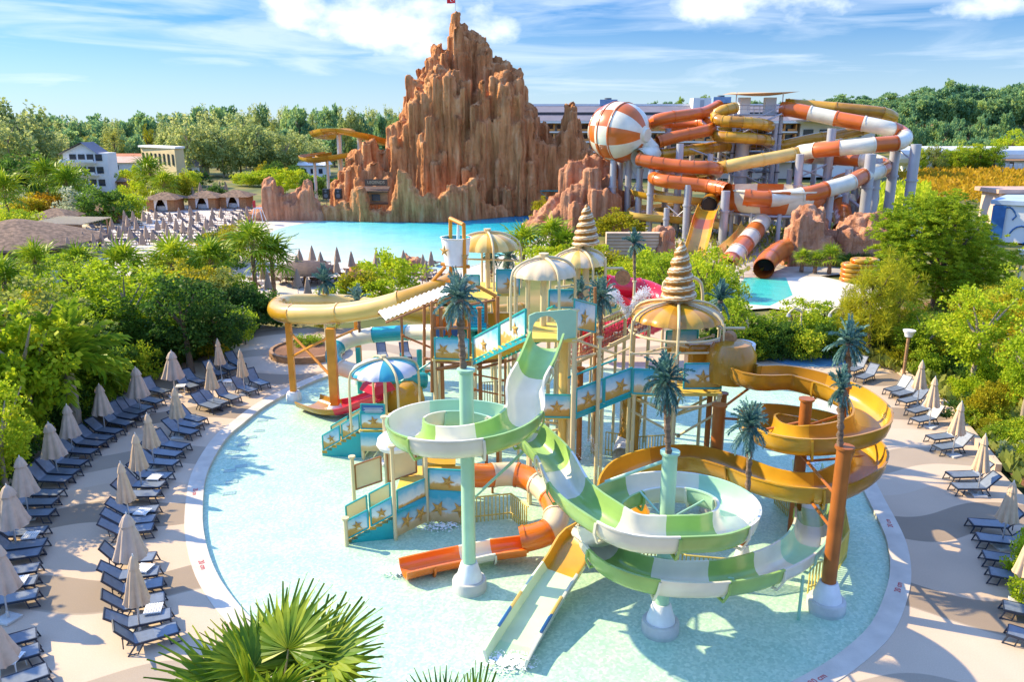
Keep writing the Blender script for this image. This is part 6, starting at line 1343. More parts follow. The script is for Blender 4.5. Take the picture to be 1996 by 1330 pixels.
T=thing('greenhouse_wall','long white polythene greenhouse wall below the wooded hill','greenhouse',Q(1900,310,235)); a=Q(1790,300,235); e=Q(1996,296,235); b=MB(); b.box(((a.x+e.x)/2+6,238,2.2),(e.x-a.x+16,5,4.6)); b.lathe([(2.8,-20),(2.8,20)],((a.x+e.x)/2,238,4.2),14,M=Matrix.Rotation(PI/2,3,'Y')); b.build('cover',M['plaster_white'],T)
for k in range(9): b=MB(); b.box((a.x+3+k*(e.x-a.x)/8.5,235.4,2.2),(.25,.1,4.6)); b.build('hoop_post',M['steel'],T)
# lamp posts, sprayers, car
def lamp(u,v,top,lab,m='wood',hd=True):
    p=G(u,v); z=Q(u,top,p.y).z; T=thing('lamp_post',lab,'lamp post',p); bar(T,(p.x,p.y,0),(p.x,p.y,z),.09,M[m],'shaft'); b=MB(); b.cone((p.x,p.y,z),(p.x,p.y,z+.12),.3,.34,14); b.cone((p.x,p.y,z-.25),(p.x,p.y,z),.2,.26,14); b.build('lamp_head',M['white_paint'],T,smooth=2)
lamp(1760,738,648,'timber lamp post with a round white head by the right flower bed'); lamp(1972,620,490,'slim white lamp post by the parked car','pole_metal')
b_=G(479,672); T=thing('bollard_lamp','thin black lamp pole at the left hedge end',"lamp post",b_); bar(T,(b_.x,b_.y,0),(b_.x,b_.y,2.4),.04,M['black'],'shaft'); bb=MB(); bb.cone((b_.x,b_.y,2.4),(b_.x,b_.y,2.55),.09,.05,10); bb.build('lamp_head',M['darksteel'],T)
for i,(u,v) in enumerate(((1555,690),(1580,700),(1635,690))):
    p=G(u,v); T=thing('arch_sprayer','cream hooked water sprayer at the splash pad, %s one'%('tallest left','short middle','right')[i],'sprayer',p); L_=[p+V(0,0,0),p+V(0,0,2.3),p+V(-.1,0,2.75),p+V(-.5,0,2.9),p+V(-.8,0,2.6)] if i!=1 else [p,p+V(0,0,1.2)]
    b=MB(); b.tube(spline(L_,.15),.07,8); b.build('pipe',M['cream_paint'],T,smooth=2); b=MB(); e=L_[-1]; b.cone(e,e-V(0,0,.2) if i!=1 else e+V(0,0,.15),.1,.14,10); b.build('nozzle',M['steel'],T)
p=G(1990,600); T=thing('parked_car','blue parked car at the right edge behind the pines','car',p); b=MB(); b.box((p.x,p.y,.7),(4.3,1.8,.75)); b.build('body',M['blue_gel'],T,bevel=.15); b=MB(); b.box((p.x+.2,p.y,1.3),(2.4,1.6,.6)); b.build('cabin',M['glass_dark'],T,bevel=.2); b=MB(); b.box((p.x+.2,p.y,1.62),(1.9,1.5,.06)); b.build('roof',M['blue_gel'],T,bevel=.02)
for sx_ in(-1.35,1.35):
    for sy_ in(-.85,.85): b=MB(); b.cone((p.x+sx_,p.y+sy_-.1,.34),(p.x+sx_,p.y+sy_+.1,.34),.34,.34,16); b.build('wheel',M['black'],T)
for dx in(-2.12,): 
    for sy_ in(-.6,.6): b=MB(); b.box((p.x+dx,p.y+sy_,.75),(.08,.35,.2)); b.build('headlight',M['white_paint'],T)
q=G(118,590); T=thing('path_sign','small white shield sign on a post beside the garden path','sign',q); bar(T,(q.x,q.y,0),(q.x,q.y,2.0),.05,M['wood'],'post'); b=MB(); b.box((q.x,q.y-.06,2.1),(.9,.05,1.0)); b.build('board',M['white_paint'],T,bevel=.04)
# planters and kerbs
q=G(600,690); T=thing('raised_planter','wood edged round planter behind the yellow slide posts','planter',q); b=MB(); b.lathe([(2.3,0),(2.3,.4),(2.1,.4),(2.1,.3),(0,.3)],q,20,mf=lambda i,j:1 if j>2 else 0); b.build('kerb_ring',[M['wood'],M['soil']],T)
T=thing('bed_kerb','tan stone kerb edging the right flower bed','kerb',G(1730,700)); b=MB(); P=[G(u,v) for u,v in ((1690,690),(1730,712),(1768,738),(1830,785),(1880,838),(1945,920))]
for i in range(len(P)-1): d=P[i+1]-P[i]; b.box((P[i].x+d.x/2,P[i].y+d.y/2,.15),(d.length,.25,.36),math.atan2(d.y,d.x))
b.build('kerb_stone',M['tile_wall'],T)
q=G(1265,500); T=thing('brick_terrace','tan block retaining wall below the pink rock','wall',q); b=MB(); a=G(1180,505); e=G(1290,505); b.box(((a.x+e.x)/2,a.y,1.4),(e.x-a.x,1.0,2.8)); b.build('block_face',M['tile_wall'],T); b=MB()
for k in range(8): b.box(((a.x+e.x)/2,a.y-.52,.2+k*.35),(e.x-a.x,.05,.05))
b.build('block_course',M['wicker'],T)
# ============================================================ VEGETATION
def leafmesh(name,P,D,U,Ls,Ws,m):
    """one folded diamond leaf per row: base P, direction D, side U"""
    n=len(P); A=P; B=P+D*Ls*.5+U*Ws; C=P+D*Ls; E=P+D*Ls*.5-U*Ws
    v=np.stack([A,B,C,E],1).reshape(-1,3).astype(np.float32)
    me=bpy.data.meshes.new(name); me.vertices.add(n*4); me.vertices.foreach_set('co',v.ravel()); me.loops.add(n*4); me.loops.foreach_set('vertex_index',np.arange(n*4,dtype=np.int32))
    me.polygons.add(n); me.polygons.foreach_set('loop_start',np.arange(0,n*4,4,dtype=np.int32)); me.polygons.foreach_set('loop_total',np.full(n,4,np.int32)); me.materials.append(m); me.update(calc_edges=True); me.validate(); return me
def unit(a): return a/np.maximum(np.linalg.norm(a,axis=1,keepdims=True),1e-6)
def crown(name,seed,m,nc=60,nl=70,cr=.20,leaf=.10,wid=.32,inner=.45,hang=0,flat=1.0,cone_=0,bottom=-1.0,needle=False,up=.35):
    r=np.random.default_rng(seed); d=unit(r.normal(size=(nc*3,3))); rad=inner+(1-inner)*r.random((nc*3,1))**.55
    c=d*rad*(1+.16*np.sin(d[:,:1]*5+seed)+.14*np.sin(d[:,1:2]*6+2*seed)); c=c[c[:,2]>bottom][:nc]
    if cone_: k=1-cone_*(c[:,2:3]+1)/2; c[:,:2]*=k
    nc=len(c); sz=.6+.8*r.random((nc,1))
    C=np.repeat(c,nl,0); S=np.repeat(sz,nl,0); off=r.normal(size=(nc*nl,3)); off=unit(off)*(r.random((nc*nl,1))**.5)*cr*S*np.array([1.15,1.15,.75*flat]); off[:,2]+=0
    P=C+off
    if needle: D=unit(off+.25*r.normal(size=off.shape)*cr+np.array([0,0,up*cr])); P=C+off*.25
    else: D=unit(unit(off)*.7+unit(C)*.5+r.normal(size=off.shape)*.6+np.array([0,0,-hang]))
    U=unit(np.cross(D,r.normal(size=D.shape)+np.array([0,0,.0])+unit(C)*.3))
    L=leaf*(.6+.8*r.random((len(P),1))); return leafmesh(name,P,D,U,L,L*wid,m)
def trunkmesh(name,seed,m,limbs=5,r0=.05,lean=.05,split=.45):
    rr=random.Random(seed); b=MB(); P=[V(lean*math.sin(f*3+seed)*f,lean*math.cos(f*2.3+seed)*f,f) for f in (0,.15,.3,.45,.6,.8)]
    pr=lambda r_:[(r_*math.cos(2*PI*i/7),r_*math.sin(2*PI*i/7)) for i in range(7)]
    for i in range(5): b.cone(P[i],P[i+1],r0*(1-.14*i)*(1.3 if i==0 else 1),r0*(1-.14*(i+1)),7,cap=False)
    for k in range(limbs):
        a=2*PI*k/limbs+rr.uniform(-.4,.4); f=split+rr.uniform(0,.2); s=V(lean*math.sin(f*3+seed)*f,lean*math.cos(f*2.3+seed)*f,f); m1=s+V(.11*math.cos(a),.11*math.sin(a),.12); e=m1+V(.15*math.cos(a),.15*math.sin(a),.16+rr.uniform(0,.1))
        b.cone(s,m1,r0*.5,r0*.36,6,cap=False); b.cone(m1,e,r0*.36,r0*.12,6,cap=False)
    o=b.build(name,m,smooth=True); me=o.data; bpy.data.objects.remove(o); return me
CR={}; 
def K(key,name,variants): CR[key]=(name,variants)
for key,mt in (('lime','leaf_lime'),('green','leaf_green'),('dark','leaf_dark'),('yellow','leaf_yellow'),('olive','leaf_olive')):
    CR[key]=[crown('crown',s,M[mt],90,60,.20,.075,.42,.4) for s in (1+len(CR)*7,2+len(CR)*7)]
CR['bigleaf']=[crown('crown',51,M['leaf_lime'],70,60,.22,.13,.36,.35,hang=.2)]
CR['shrub']=[crown('foliage',s,M[mt],60,60,.24,.10,.42,.5,bottom=-.35) for s,mt in ((61,'leaf_green'),(62,'leaf_lime'),(63,'leaf_dark'))]
CR['shrub_y']=[crown('foliage',64,M['leaf_yellow'],60,60,.24,.10,.42,.5,bottom=-.35)]
CR['shrub_o']=[crown('foliage',65,M['leaf_orange'],60,60,.24,.10,.42,.5,bottom=-.35)]
CR['shrub_s']=[crown('foliage',66,M['leaf_silver'],50,60,.24,.10,.35,.5,bottom=-.35)]
CR['euca']=[crown('crown',s,M['leaf_euca'],85,32,.17,.11,.42,.3,hang=.9,flat=1.7) for s in (71,72,73)]
CR['forest']=[crown('crown',s,M['leaf_forest'],75,28,.21,.15,.5,.45,bottom=-.8) for s in (81,82,83)]
CR['pine']=[crown('crown',s,M['leaf_pine'],260,50,.13,.10,.11,.35,needle=True,up=.6) for s in (91,92)]
CR['casu']=[crown('crown',s,M['leaf_casu'],150,46,.17,.16,.05,.3,needle=True,up=.2,cone_=.25) for s in (95,96)]
TR={'bark':[trunkmesh('trunk',s,M['bark'],5,.045) for s in (1,2)],'pale':[trunkmesh('trunk',s,M['pale_bark'],5,.035,.06,.5) for s in (3,4)]}
rv=random.Random(77)
def obj(name,me,parent,loc,sc,rz):
    o=bpy.data.objects.new(name,me); COL.objects.link(o); o.parent=parent; o.location=loc; o.scale=sc; o.rotation_euler=(0,0,rz); return o
def tree(key,u,vb,vt,rpx,label,name='tree',cat='tree',group=None,tk='bark',low=.32,Y=None,uc=None,z0=0,rad=None,mul=1.0):
    p=G(u,vb) if Y is None else V(Q(u,500,Y).x,Y,z0)
    top=Q(u,vt,p.y); H=max(.5,top.z-z0); dep=math.hypot(p.y,CAM_H-H*.6); r=rad or rpx/FOC*dep
    t=thing(name,label,cat,p,0,group); q=Q(uc,vt,p.y) if uc else p; off=V(q.x-p.x,0,0)
    zl=H*low; hz=(H-zl)/2
    obj('trunk',rv.choice(TR[tk]),t,(0,0,-.25),(H*.9*mul,H*.9*mul,H*.95+.2),rv.uniform(0,6))
    obj('crown',rv.choice(CR[key]),t,off+V(0,0,zl+hz*1.0),(r,r*.95,hz*1.05),rv.uniform(0,6)); return t
def shrub(u,vb,rpx,hm,label,key='shrub',k=None,name='shrub',group=None,Y=None):
    p=G(u,vb) if Y is None else V(Q(u,400,Y).x,Y,0)
    dep=math.hypot(p.y,CAM_H); r=rpx/FOC*dep
    o=bpy.data.objects.new(name,CR[key][k if k is not None else rv.randrange(len(CR[key]))]); COL.objects.link(o); o.location=(p.x,p.y,hm*.38); o.scale=(r,r*rv.uniform(.7,1),hm*.66); o.rotation_euler=(0,0,rv.uniform(0,6))
    tag(o,label,'shrub',group); return o
# --- palms
def fanleaf(seed,nb=26,span=300,droop=.25,cut=.55,w=.085,mt='leaf_fan'):
    rr=random.Random(seed); b=MB()
    for i in range(nb):
        a=R(-span/2+span*i/(nb-1))+PI/2; L=1.0*(.78+.22*math.cos((i/(nb-1)-.5)*PI*1.1))*rr.uniform(.92,1.05); dx,dy=math.cos(a),math.sin(a); sx,sy=-dy,dx; pl=.018*(1 if i%2 else -1)
        pr=[(.02,.004),(cut*.55,w*.62),(cut,w*.72),(cut+.16,w*.30),(.99,.003)]; vs=[]
        for j,(f,ww) in enumerate(pr):
            z=-droop*(f**3)*rr.uniform(.8,1.25)+.12*f; x,y=dx*f*L,dy*f*L
            vs+=[(x-sx*ww*L,y-sy*ww*L,z-pl*(1 if j<4 else 0)),(x,y,z+.016*f),(x+sx*ww*L,y+sy*ww*L,z-pl)]
        fs=[]
        for j in range(4): fs+=[(3*j,3*j+1,3*j+4,3*j+3),(3*j+1,3*j+2,3*j+5,3*j+4)]
        b.add(vs,fs)
    return b
def fanpalm_crown(seed,n,pet,leafR,nb,mt='leaf_fan',lo=-35,hi=85,droop=.25,span=300,w=.085,cut=.55):
    rr=random.Random(seed); b=MB(); base=[fanleaf(seed*10+k,nb,span,droop=droop*rr.uniform(.6,1.6),cut=cut,w=w) for k in range(4)]
    for k in range(n):
        az=k*2.399+rr.uniform(-.3,.3); el=R(lo+(hi-lo)*((k+.5)/n)**.8+rr.uniform(-6,6)); d=V(math.cos(az)*math.cos(el),math.sin(az)*math.cos(el),math.sin(el)); pl=pet*rr.uniform(.75,1.1); tip=d*pl+V(0,0,-.06*pl)
        side=V(-math.sin(az),math.cos(az),0); up=side.cross(d) if False else d.cross(side)*-1
        b.cone((0,0,0),tip,.022*leafR,.012*leafR,5,mi=1)
        fwd=(d*.9+V(0,0,-.12)).normalized(); upv=fwd.cross(side); 
        if upv.z<0: upv=-upv
        Mx=Matrix((side,fwd,upv)).transposed()@Matrix.Rotation(rr.uniform(-.35,.35),3,'Y')@Matrix.Rotation(rr.uniform(-.2,.45),3,'X'); f=rr.choice(base); s=leafR*rr.uniform(.8,1.1)
        b.add([Mx@(V(*p)*s)+tip for p in f.v],f.f)
    return b
fg=fanpalm_crown(5,10,.95,1.15,34,lo=18,hi=72,droop=.10,span=235,w=.076,cut=.52)
T=thing('fan_palm','large fan palm with spiky green fronds rising at the bottom edge','palm',(-3.15,9.0,0)); o=fg.build('crown',[M['leaf_fan'],M['leaf_dry']],T); o.location=(0,0,6.2); o.rotation_euler=(0,0,.8)
TRP=None
def palmtrunk(T,H,r,m='palm_bark'):
    b=MB(); n=max(6,int(H*3)); b.lathe([(r*(1.12 if j%2 else .95)*(1.25-.3*j/n),H*j/n) for j in range(n+1)],(0,0,0),9); o=b.build('trunk',M[m],smooth=2); o.parent=T; return o
palmtrunk(T,6.6,.2)
fg2=fanpalm_crown(9,8,.7,.95,32,lo=35,hi=84,droop=.1,span=230,w=.076,cut=.52); T=thing('fan_palm','smaller fan palm whose frond tips just rise at the bottom centre','palm',(-.75,9.0,0)); o=fg2.build('crown',[M['leaf_fan'],M['leaf_dry']],T); o.location=(0,0,5.3); palmtrunk(T,5.3,.17)
FPm=[]
for s in (21,22):
    o=fanpalm_crown(s,24,.55,.62,14,'leaf_palm',lo=-45,hi=88,droop=.5).build('crown',[M['leaf_palm'],M['leaf_dry']]); FPm.append(o.data); bpy.data.objects.remove(o)
def featherpalm(seed,n,droop,leaf,els,mt,lw=.03):
    b=frondset(seed,n,els,leaf=leaf,droop=droop); o=b.build('crown',M[mt]); me=o.data; bpy.data.objects.remove(o); return me
FEm=[featherpalm(31,34,1.25,.30,(80,60,40,20,0),'leaf_palm'),featherpalm(32,40,1.9,.34,(75,55,35,20),'leaf_green')]
def palm(u,vb,vc,rpx,label,kind='fan',Y=None,group=None,tr=.16,tm='palm_bark'):
    p=G(u,vb) if Y is None else V(Q(u,500,Y).x,Y,0); c=Q(u,vc,p.y); H=max(.6,c.z); r=rpx/FOC*math.hypot(p.y,CAM_H-H)
    T=thing('palm',label,'palm',p,0,group); r*=1.15; palmtrunk(T,H,tr,tm); me=rv.choice(FPm) if kind=='fan' else FEm[0 if kind=='feather' else 1]
    obj('crown',me,T,(0,0,H),(r*.95,)*3,rv.uniform(0,6)); return T
GP='palms behind the left loungers'
for a in ((345,600,512,56,'bright fan palm above the left shrubs, tallest one by the beach'),(420,600,516,58,'bright fan palm left of the two long trunked palms'),(500,585,478,50,'long trunked fan palm behind, near the beach'),(535,578,505,55,'long trunked fan palm nearest the yellow tube bend'),(250,605,520,54,'fan palm in the middle of the left garden'),(165,600,512,40,'fan palm beside the thatched pavilion'),(80,590,512,46,'fan palm in front of the thatched pavilion'),(25,650,548,55,'broad fan palm at the left edge by the path'),(100,420,345,40,'fan palm on the upper left by the hedge, left of two'),(140,425,360,40,'fan palm on the upper left by the hedge, right of two'),(300,400,335,34,'pale fan palm behind the cabanas'),(325,405,362,32,'short fan palm behind the leftmost cabana'),(20,440,375,44,'dark fan palm at the upper left edge')): palm(*a)
palm(152,848,700,112,'tall feather palm with ringed pale trunk behind the outer loungers','feather',tr=.22,tm='pale_bark'); palm(205,800,742,60,'weeping grass-like palm with drooping strands behind the loungers','weep',tr=.12)
for a in ((1020,515,478,46,'young palm at the pool end left of the pink rock'),(1075,515,462,42,'young palm in front of the pink rock'),(1100,520,480,40,'low palm right of the young palms')): palm(*a)
for a in ((1562,530,503,20,'clipped small palm on the terrace lawn, left of three'),(1588,532,506,18,'clipped small palm on the terrace lawn, middle of three'),(1616,534,500,26,'clipped small palm on the terrace lawn, right of three')): palm(*a)
# --- trees behind the left loungers
for a in (('bigleaf',70,880,612,95,'bright lime tree with pale forked trunk at the left edge'),('lime',15,990,760,75,'lime leafed tree at the far left beside the front parasols'),('lime',262,708,520,110,'largest bright green tree in the left garden'),('dark',372,728,540,80,'dark green round tree behind the far loungers'),('dark',425,712,585,62,'dark green tree at the right end of the left hedge'),('green',170,650,500,60,'upright green tree beside the garden path'),('yellow',385,640,520,58,'yellow-orange leafed tree above the dark tree'),('yellow',30,720,570,75,'yellow-green tree at the left edge below the path'),('olive',110,780,625,80,'olive green tree behind the ringed palm'),('green',210,660,545,58,'mid green tree left of the largest tree'),('lime',300,640,528,70,'lime tree behind the largest tree'),('green',330,690,560,70,'green tree between the largest tree and the dark trees'),('dark',460,640,560,55,'dark bushy tree at the far end of the left hedge'),('yellow',462,520,440,30,'slender tree with yellow leaf tips beside the beach'),('dark',240,720,590,70,'shaded green tree under the largest tree'),('olive',420,640,530,60,'grey-green tree below the fan palms'),('lime',60,800,650,85,'sunny lime tree above the forked trunk'),('green',5,880,700,80,'green tree at the left edge behind the forked trunk')):
    key,u,vb,vt,r,l=a; tree(key,u,vb,vt,r,l,tk='pale' if key in('bigleaf','lime') else 'bark',low=.30)
gl='dark hedge shrub in the row behind the left loungers'
for i,(u,v) in enumerate(((-20,1010),(0,950),(25,915),(60,890),(95,862),(130,845),(165,815),(200,790),(235,768),(268,752),(300,735),(335,722),(370,705),(400,698),(430,690),(455,678),(470,662),(45,860),(110,820),(180,770),(250,735),(320,705),(390,680),(-30,900))):
    shrub(u,v-6,rv.uniform(34,50),rv.uniform(1.5,2.4),gl,'shrub',2 if i%3 else 0,group='hedge shrubs behind the left loungers')
for i in range(46):
    u=rv.uniform(-60,470); v=rv.uniform(560,760)-u*.12
    if 85<u<160 and 565<v<650: continue
    shrub(u,v,rv.uniform(32,58),rv.uniform(1.6,3.2),'leafy shrub in the thick planting of the left garden',rv.choice(('shrub','shrub','shrub','shrub_y')),group='shrubs of the left garden')
for i,(u,v,r,h,k,kk,l) in enumerate(((765,572,55,3.2,'shrub',1,'bright lime shrub in front of the near shore parasols'),(700,596,50,2.6,'shrub_y',None,'yellow shrub beside the lime shrub near the tube slide'),(735,604,40,2.2,'shrub',1,'lime shrub in front of the yellow shrub'),(660,602,36,2,'shrub',0,'green shrub at the left of the yellow shrub'),(500,640,50,2.6,'shrub',2,'dark shrub under the two long trunked palms'),(540,636,40,2.2,'shrub',2,'dark shrub just left of the yellow tube bend'),(470,610,40,2,'shrub',2,'dark shrub beside the far hedge end'),(598,680,28,.9,'shrub',0,'low shrub in the round wood edged planter'),(640,640,30,2.4,'shrub_y',None,'yellow-green climber shrub between the square posts'),(820,610,30,1.6,'shrub',0,'green shrub behind the ribbed roof'),(1205,468,48,3.2,'shrub_y',None,'yellow-green round bush beside the small swirl shell'),(1130,520,50,2.6,'shrub',1,'lime bush behind the shell tower'),(1060,530,48,2.4,'shrub',1,'lime bush under the young palms'),(1170,540,50,2.4,'shrub_y',None,'yellowish bush behind the spinner drum'),(1250,545,50,2.8,'shrub',1,'lime bush behind the small teal palm'),(1290,560,45,3,'shrub',0,'green bush left of the large shell'))):
    shrub(u,v,r,h,l,k,kk)
# --- hedge and trees between the playground and the slide complex
for a in (('green',1300,600,498,48,'green tree just behind the large swirl shell'),('lime',1375,640,495,62,'lime tree right of the large swirl shell'),('green',1405,650,540,46,'green tree left of the plunge pool'),('green',1420,690,580,55,'dark leafed tree behind the bushy teal palm'),('lime',1340,560,500,40,'lime tree below the yellow drop chute'),('lime',1545,668,590,52,'round green tree in front of the plunge pool'),('green',1480,690,618,44,'green tree at the edge of the right deck'),('green',1600,670,590,50,'green tree behind the hooked sprayers')):
    key,u,vb,vt,r,l=a; tree(key,u,vb,vt,r,l,low=.18)
for i in range(22):
    u=1380+i*15; shrub(u,700-(10 if i%2 else 0)-max(0,(u-1560))*.12,rv.uniform(26,40),rv.uniform(1.3,2.2),'dark shrub in the hedge along the back of the right deck','shrub',2 if i%3 else 0,group='hedge at the back of the right deck')
for i in range(9): shrub(1215+i*22,rv.uniform(560,600),rv.uniform(34,48),rv.uniform(1.8,2.8),'green shrub in the belt below the slide complex','shrub',i%2,group='shrub belt below the slide complex')
for i in range(6): shrub(1640+i*14,520,18,1.2,'clipped dark hedge shrub on the terrace lawn','shrub',2,group='clipped hedge on the terrace')
# --- right side: pines and garden
def pine():
    p=G(1822,610); T=thing('pine_tree','large spreading pine with bright needles on the right','pine tree',p); 
    obj('trunk',TR['bark'][0],T,(0,0,-.05),(9,9,8.5),1)
    lobes=[(1775,455,52),(1830,440,58),(1878,470,52),(1920,510,52),(1760,500,48),(1820,510,62),(1880,535,56),(1745,440,34),(1850,410,36),(1790,410,34),(1935,540,36),(1775,545,42),(1840,560,40),(1740,535,30)]
    for i,(u,v,r) in enumerate(lobes):
        c=Q(u,v,p.y+(-2.2,0,2.2,-1)[i%4]); rm_=r/FOC*p.y*1.3
        if i==0: pass
        obj('crown',CR['pine'][i%2],T,c-p,(rm_,rm_,rm_*.75),i*1.3)
        b=MB(); b.cone(p+V(0,0,3.2+.1*(i%5)),c-V(0,0,rm_*.2),.12,.05,6,cap=False); o=b.build('limb',M['bark'],T,smooth=True)
pine()
for a in (('casu',1690,705,505,72,'wispy yellow-green casuarina left of the large pine'),('casu',1745,690,520,62,'wispy yellow casuarina just below the large pine'),('casu',1655,690,560,46,'small wispy green casuarina by the terrace')):
    key,u,vb,vt,r,l=a; tree(key,u,vb,vt,r,l,low=.08,mul=.7)
for a in (('lime',1885,778,572,78,'yellow-green tree on a thin pale trunk in the right bed'),('yellow',1975,760,575,72,'bright yellow leafed tree at the right edge'),('lime',1990,850,640,66,'lime tree at the right edge above the low shrubs'),('green',1960,700,545,60,'green tree behind the yellow tree at the right edge'),('yellow',1910,660,560,55,'yellow-green tree below the pine'),('green',1800,720,610,62,'shaded green tree under the pine'),('lime',1940,640,560,50,'lime tree by the parked car')):
    key,u,vb,vt,r,l=a; tree(key,u,vb,vt,r,l,tk='pale',low=.36 if u in(1885,1990) else .2)
for i in range(44):
    f=rv.random(); u=1700+f*330; vlo=705+max(0,(u-1700))*.72; v=vlo-rv.uniform(8,150)*(.4+.6*f); 
    shrub(u,max(660,v),rv.uniform(26,44),rv.uniform(.9,1.9),'rounded garden shrub in the bed behind the right loungers',rv.choice(('shrub','shrub','shrub','shrub_y')),group='garden shrubs on the right')
for u,v in ((1975,880),(1990,900),(1960,900)): shrub(u,v,22,.7,'silvery low shrub at the edge of the right bed','shrub_s',group='silvery shrubs on the right')
for u,v in ((2010,1110),(2015,1180),(1998,1130)): shrub(u,v,40,1.3,'leafy shrub at the right edge by the front loungers','shrub',1,group='shrubs at the right edge')
# --- upper left hedges
for i in range(34):
    u=rv.uniform(60,620); v=362+rv.uniform(-6,10)-(8 if u>500 else 0); shrub(u,v,rv.uniform(18,28),rv.uniform(2.2,4.2),'sunlit hedge shrub in the long hedge behind the cabanas',rv.choice(('shrub','shrub_y','shrub')),group='hedge behind the cabanas')
for a in ((200,440,42,5,'shrub',2,'big dark bush beside the beach cabanas'),(245,432,36,4,'shrub',0,'green bush in front of the upper parasols'),(160,430,40,4,'shrub_s',None,'silvery bush by the dark cabana'),(95,425,46,3.4,'shrub_o',None,'orange flowering bush on the upper left'),(60,430,40,3.2,'shrub_y',None,'yellow bush on the upper left'),(270,402,30,4,'shrub',1,'lime bush left of the leftmost cabana'),(360,400,26,4.5,'shrub_y',None,'yellow topped bush between the cabanas'),(425,400,20,3.5,'shrub',2,'dark bush between the right pair of cabanas'),(30,470,50,4,'shrub',0,'green bush over the thatched pavilion'),(560,375,30,4.5,'shrub',1,'lime bush behind the rock spires'),(605,388,24,4,'shrub',2,'dark bush beside the loudspeakers'),(640,380,26,3.5,'shrub',2,'dark bush behind the loudspeakers'),(670,390,18,3.2,'shrub_y',None,'yellow bush right of the loudspeakers'),(760,368,20,5.5,'shrub_y',None,'yellow bush behind the booth'),(815,372,30,6.5,'shrub_y',None,'tall yellow-green bush at the foot of the mountain'),(840,378,20,4.5,'shrub',1,'lime bush at the foot of the mountain'),(1060,432,30,3,'shrub_y',None,'yellow creeper bush on the pink rock'),(130,385,40,6,'shrub',0,'green bush under the upper left fan palms'),(40,395,60,8,'shrub',2,'large dark bush at the upper left edge')):
    u,v,r,h,k,kk,l=a; shrub(u,v,r,h,l,k,kk)
# --- eucalyptus and far woods
for a in ((10,350,192,48),(55,352,212,42),(25,360,235,40),(90,348,245,36),(370,356,228,36),(405,352,244,30),(340,348,240,26),(437,356,250,30),(470,352,232,32),(500,356,246,30),(530,352,256,28),(560,356,262,30),(590,352,262,28),(480,340,262,26),(425,342,262,24),(615,348,275,22),(230,330,268,26),(105,342,268,28)):
    u,vb,vt,r=a; tree('euca',u,vb-12,vt,r*1.35,'tall drooping eucalyptus in the row left of the mountain','eucalyptus','tree','eucalyptus row left of the mountain','pale',low=.12,mul=.6)
for i in range(62):
    u=-40+i*14+rv.uniform(-7,7); Y=rv.uniform(300,380); vt=rv.uniform(226,246) if u<390 else rv.uniform(205,226)
    if 560<u: vt=rv.uniform(210,228)
    z=gz(Q(u,300,Y).x,Y); tree(rv.choice(('forest','euca')),u,0,vt,rv.uniform(16,25),'distant tree in the wooded skyline left of the mountain','tree','tree','trees of the left skyline',low=.1,Y=Y,z0=z,mul=.5)
for i in range(46):
    u=-40+i*19+rv.uniform(-7,7); Y=rv.uniform(255,295); vt=rv.uniform(248,272)
    if 100<u<370: vt+=6
    tree(rv.choice(('forest','forest','olive')),u,0,vt,rv.uniform(15,23),'mid distance tree in the woods left of the mountain','tree','tree','woods left of the mountain',low=.08,Y=Y,z0=-.1,mul=.5)
tree('yellow',317,0,252,13,'golden tree above the cream building',Y=268,low=.1)
for k,(Y,vt0,n) in enumerate(((345,0,34),(390,-6,34),(440,-12,34))):
    for i in range(n):
        u=1500+i*16+rv.uniform(-6,6)
        T_=[(1500,205),(1560,196),(1600,190),(1700,188),(1740,178),(1800,165),(1850,172),(1900,172),(1950,160),(2040,152)]
        vt=interp(T_,u)+(2-k)*11+rv.uniform(-5,7); z=gz(Q(u,250,Y).x,Y); tree('forest',u,0,vt,rv.uniform(15,23),'tall tree in the wooded hill on the right','tree','tree','trees of the right hill',low=.02,Y=Y,z0=z,mul=.5)
for i in range(26):
    u=1480+i*22; Y=rv.uniform(300,318); tree('forest',u,0,rv.uniform(225,250),rv.uniform(15,20),'lower tree at the foot of the right hill','tree','tree','trees at the foot of the right hill',low=.0,Y=Y,z0=gz(Q(u,250,Y).x,Y)-.5,mul=.5)
for i in range(22):
    u=1770+i*12; shrub(u,0,rv.uniform(13,19),rv.uniform(5,7.5)+ (u-1770)*.012,'green tree in the low belt below the right hill','forest',group='low belt below the right hill',name='shrub',Y=rv.uniform(258,275))
for a in (('lime',1962,330,258,32,'bright green round tree behind the washing line'),('green',1880,335,282,26,'dark green tree in front of the greenhouse, middle'),('green',1840,335,292,24,'green tree in front of the greenhouse, left'),('green',1905,335,284,26,'green tree in front of the greenhouse, right'),('green',1790,338,290,18,'small green tree left of the greenhouse'),('lime',1990,320,262,26,'lime tree at the far right edge'),('green',1935,336,280,24,'green tree hiding the greenhouse below the bright round tree'),('olive',1820,338,286,22,'olive tree at the left end of the greenhouse'),('green',1865,336,290,20,'small bushy tree against the greenhouse wall'),('green',1310,0,190,9,'small tree poking above the hotel roof, left'),('green',1355,0,186,12,'small tree poking above the hotel roof, middle')):
    key,u,vb,vt,r,l=a
    if vb: tree(key,u,vb,vt,r,l,low=.1)
    else: tree(key,u,0,vt,r,l,low=.72,Y=250,z0=0)
for i in range(40):
    u=1255+i*9; Y=330; tree('forest',u,0,rv.uniform(198,208),8,'far tree just above the hotel roof line','tree','tree','trees behind the hotel',low=.72,Y=Y,z0=gz(Q(u,250,Y).x,Y),mul=.4)
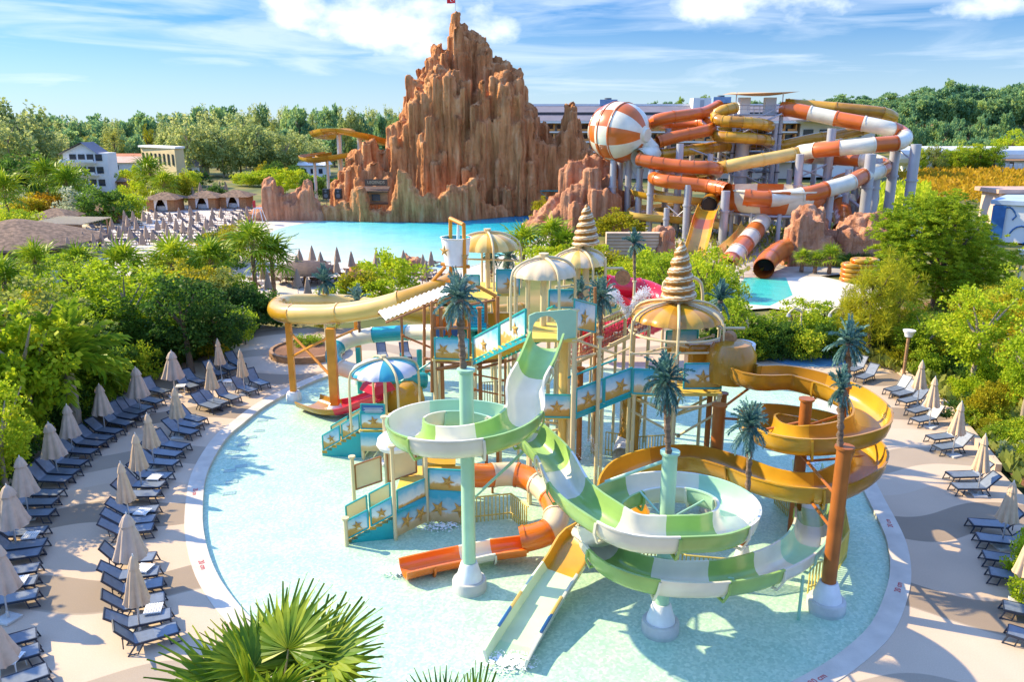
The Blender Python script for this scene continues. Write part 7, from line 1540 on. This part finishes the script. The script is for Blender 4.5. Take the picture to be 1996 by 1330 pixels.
# golden field and reeds: ground cover
def cover(name,px,n,h,m,label,seed,s=.5):
    r=np.random.default_rng(seed); pts=[]
    P=[G(u,v) for u,v in px]
    x0,x1=min(p.x for p in P),max(p.x for p in P); y0,y1=min(p.y for p in P),max(p.y for p in P)
    while len(pts)<n:
        q=V(r.uniform(x0,x1),r.uniform(y0,y1),0)
        if inside(q,P): pts.append((q.x,q.y,0))
    B_=np.array(pts); hh=h*(.5+.7*r.random((n,1))); B_[:,2:3]=hh*.75*r.random((n,1)); D=unit(r.normal(size=(n,3))*.5+np.array([0,0,1])); U=unit(np.cross(D,r.normal(size=(n,3)))); L_=hh*s; me=leafmesh(name,B_,D,U,L_,L_*.28,M[m]); o=bpy.data.objects.new(name,me); COL.objects.link(o); tag(o,label,'ground cover',None,'stuff')
cover('golden_field',[(1745,345),(1800,338),(2060,338),(2060,392),(1900,398),(1800,385)],9000,1.8,'leaf_orange','golden orange field of low bushes right of the slide complex',1)
cover('reed_bed',[(1600,380),(1800,372),(1830,410),(1760,430),(1640,420)],5000,2.2,'leaf_lime','green reeds behind the grey posts on the right',2)
cover('meadow_grass',[(1640,700),(1900,560),(2060,640),(2100,960),(1990,960),(1900,850),(1780,740)],9000,.5,'leaf_olive','grass and low leaves in the right flower bed',3,1.2)
cover('garden_undergrowth',[(-60,960),(60,880),(250,735),(440,660),(470,600),(300,560),(0,560),(-120,700)],14000,.7,'leaf_green','leafy undergrowth between the shrubs of the left garden',4,1.1)
cover('yard_weeds',[(1230,520),(1300,450),(1560,400),(1760,420),(1700,470),(1400,560)],3000,.6,'leaf_olive','weeds under the slide complex',5,1.1)
for (x,y,H_,r_,l,key) in ((-25.5,31,8.0,3.6,'tall lime tree just off the left edge behind the outer loungers','lime'),(-26.5,26,7.6,3.4,'green tree off the left edge by the front parasols','green'),(-23.5,21.5,7.2,3.0,'lime tree off the left edge nearest the viewer','bigleaf'),(-22.5,36,6.5,2.8,'olive tree at the left behind the ringed palm','olive')):
    T=thing('tree',l,'tree',(x,y,0)); obj('trunk',TR['pale'][0],T,(0,0,-.25),(H_*.8,H_*.8,H_*.95),x); obj('crown',CR[key][0],T,(0,0,H_*.65),(r_,r_,H_*.36),y)
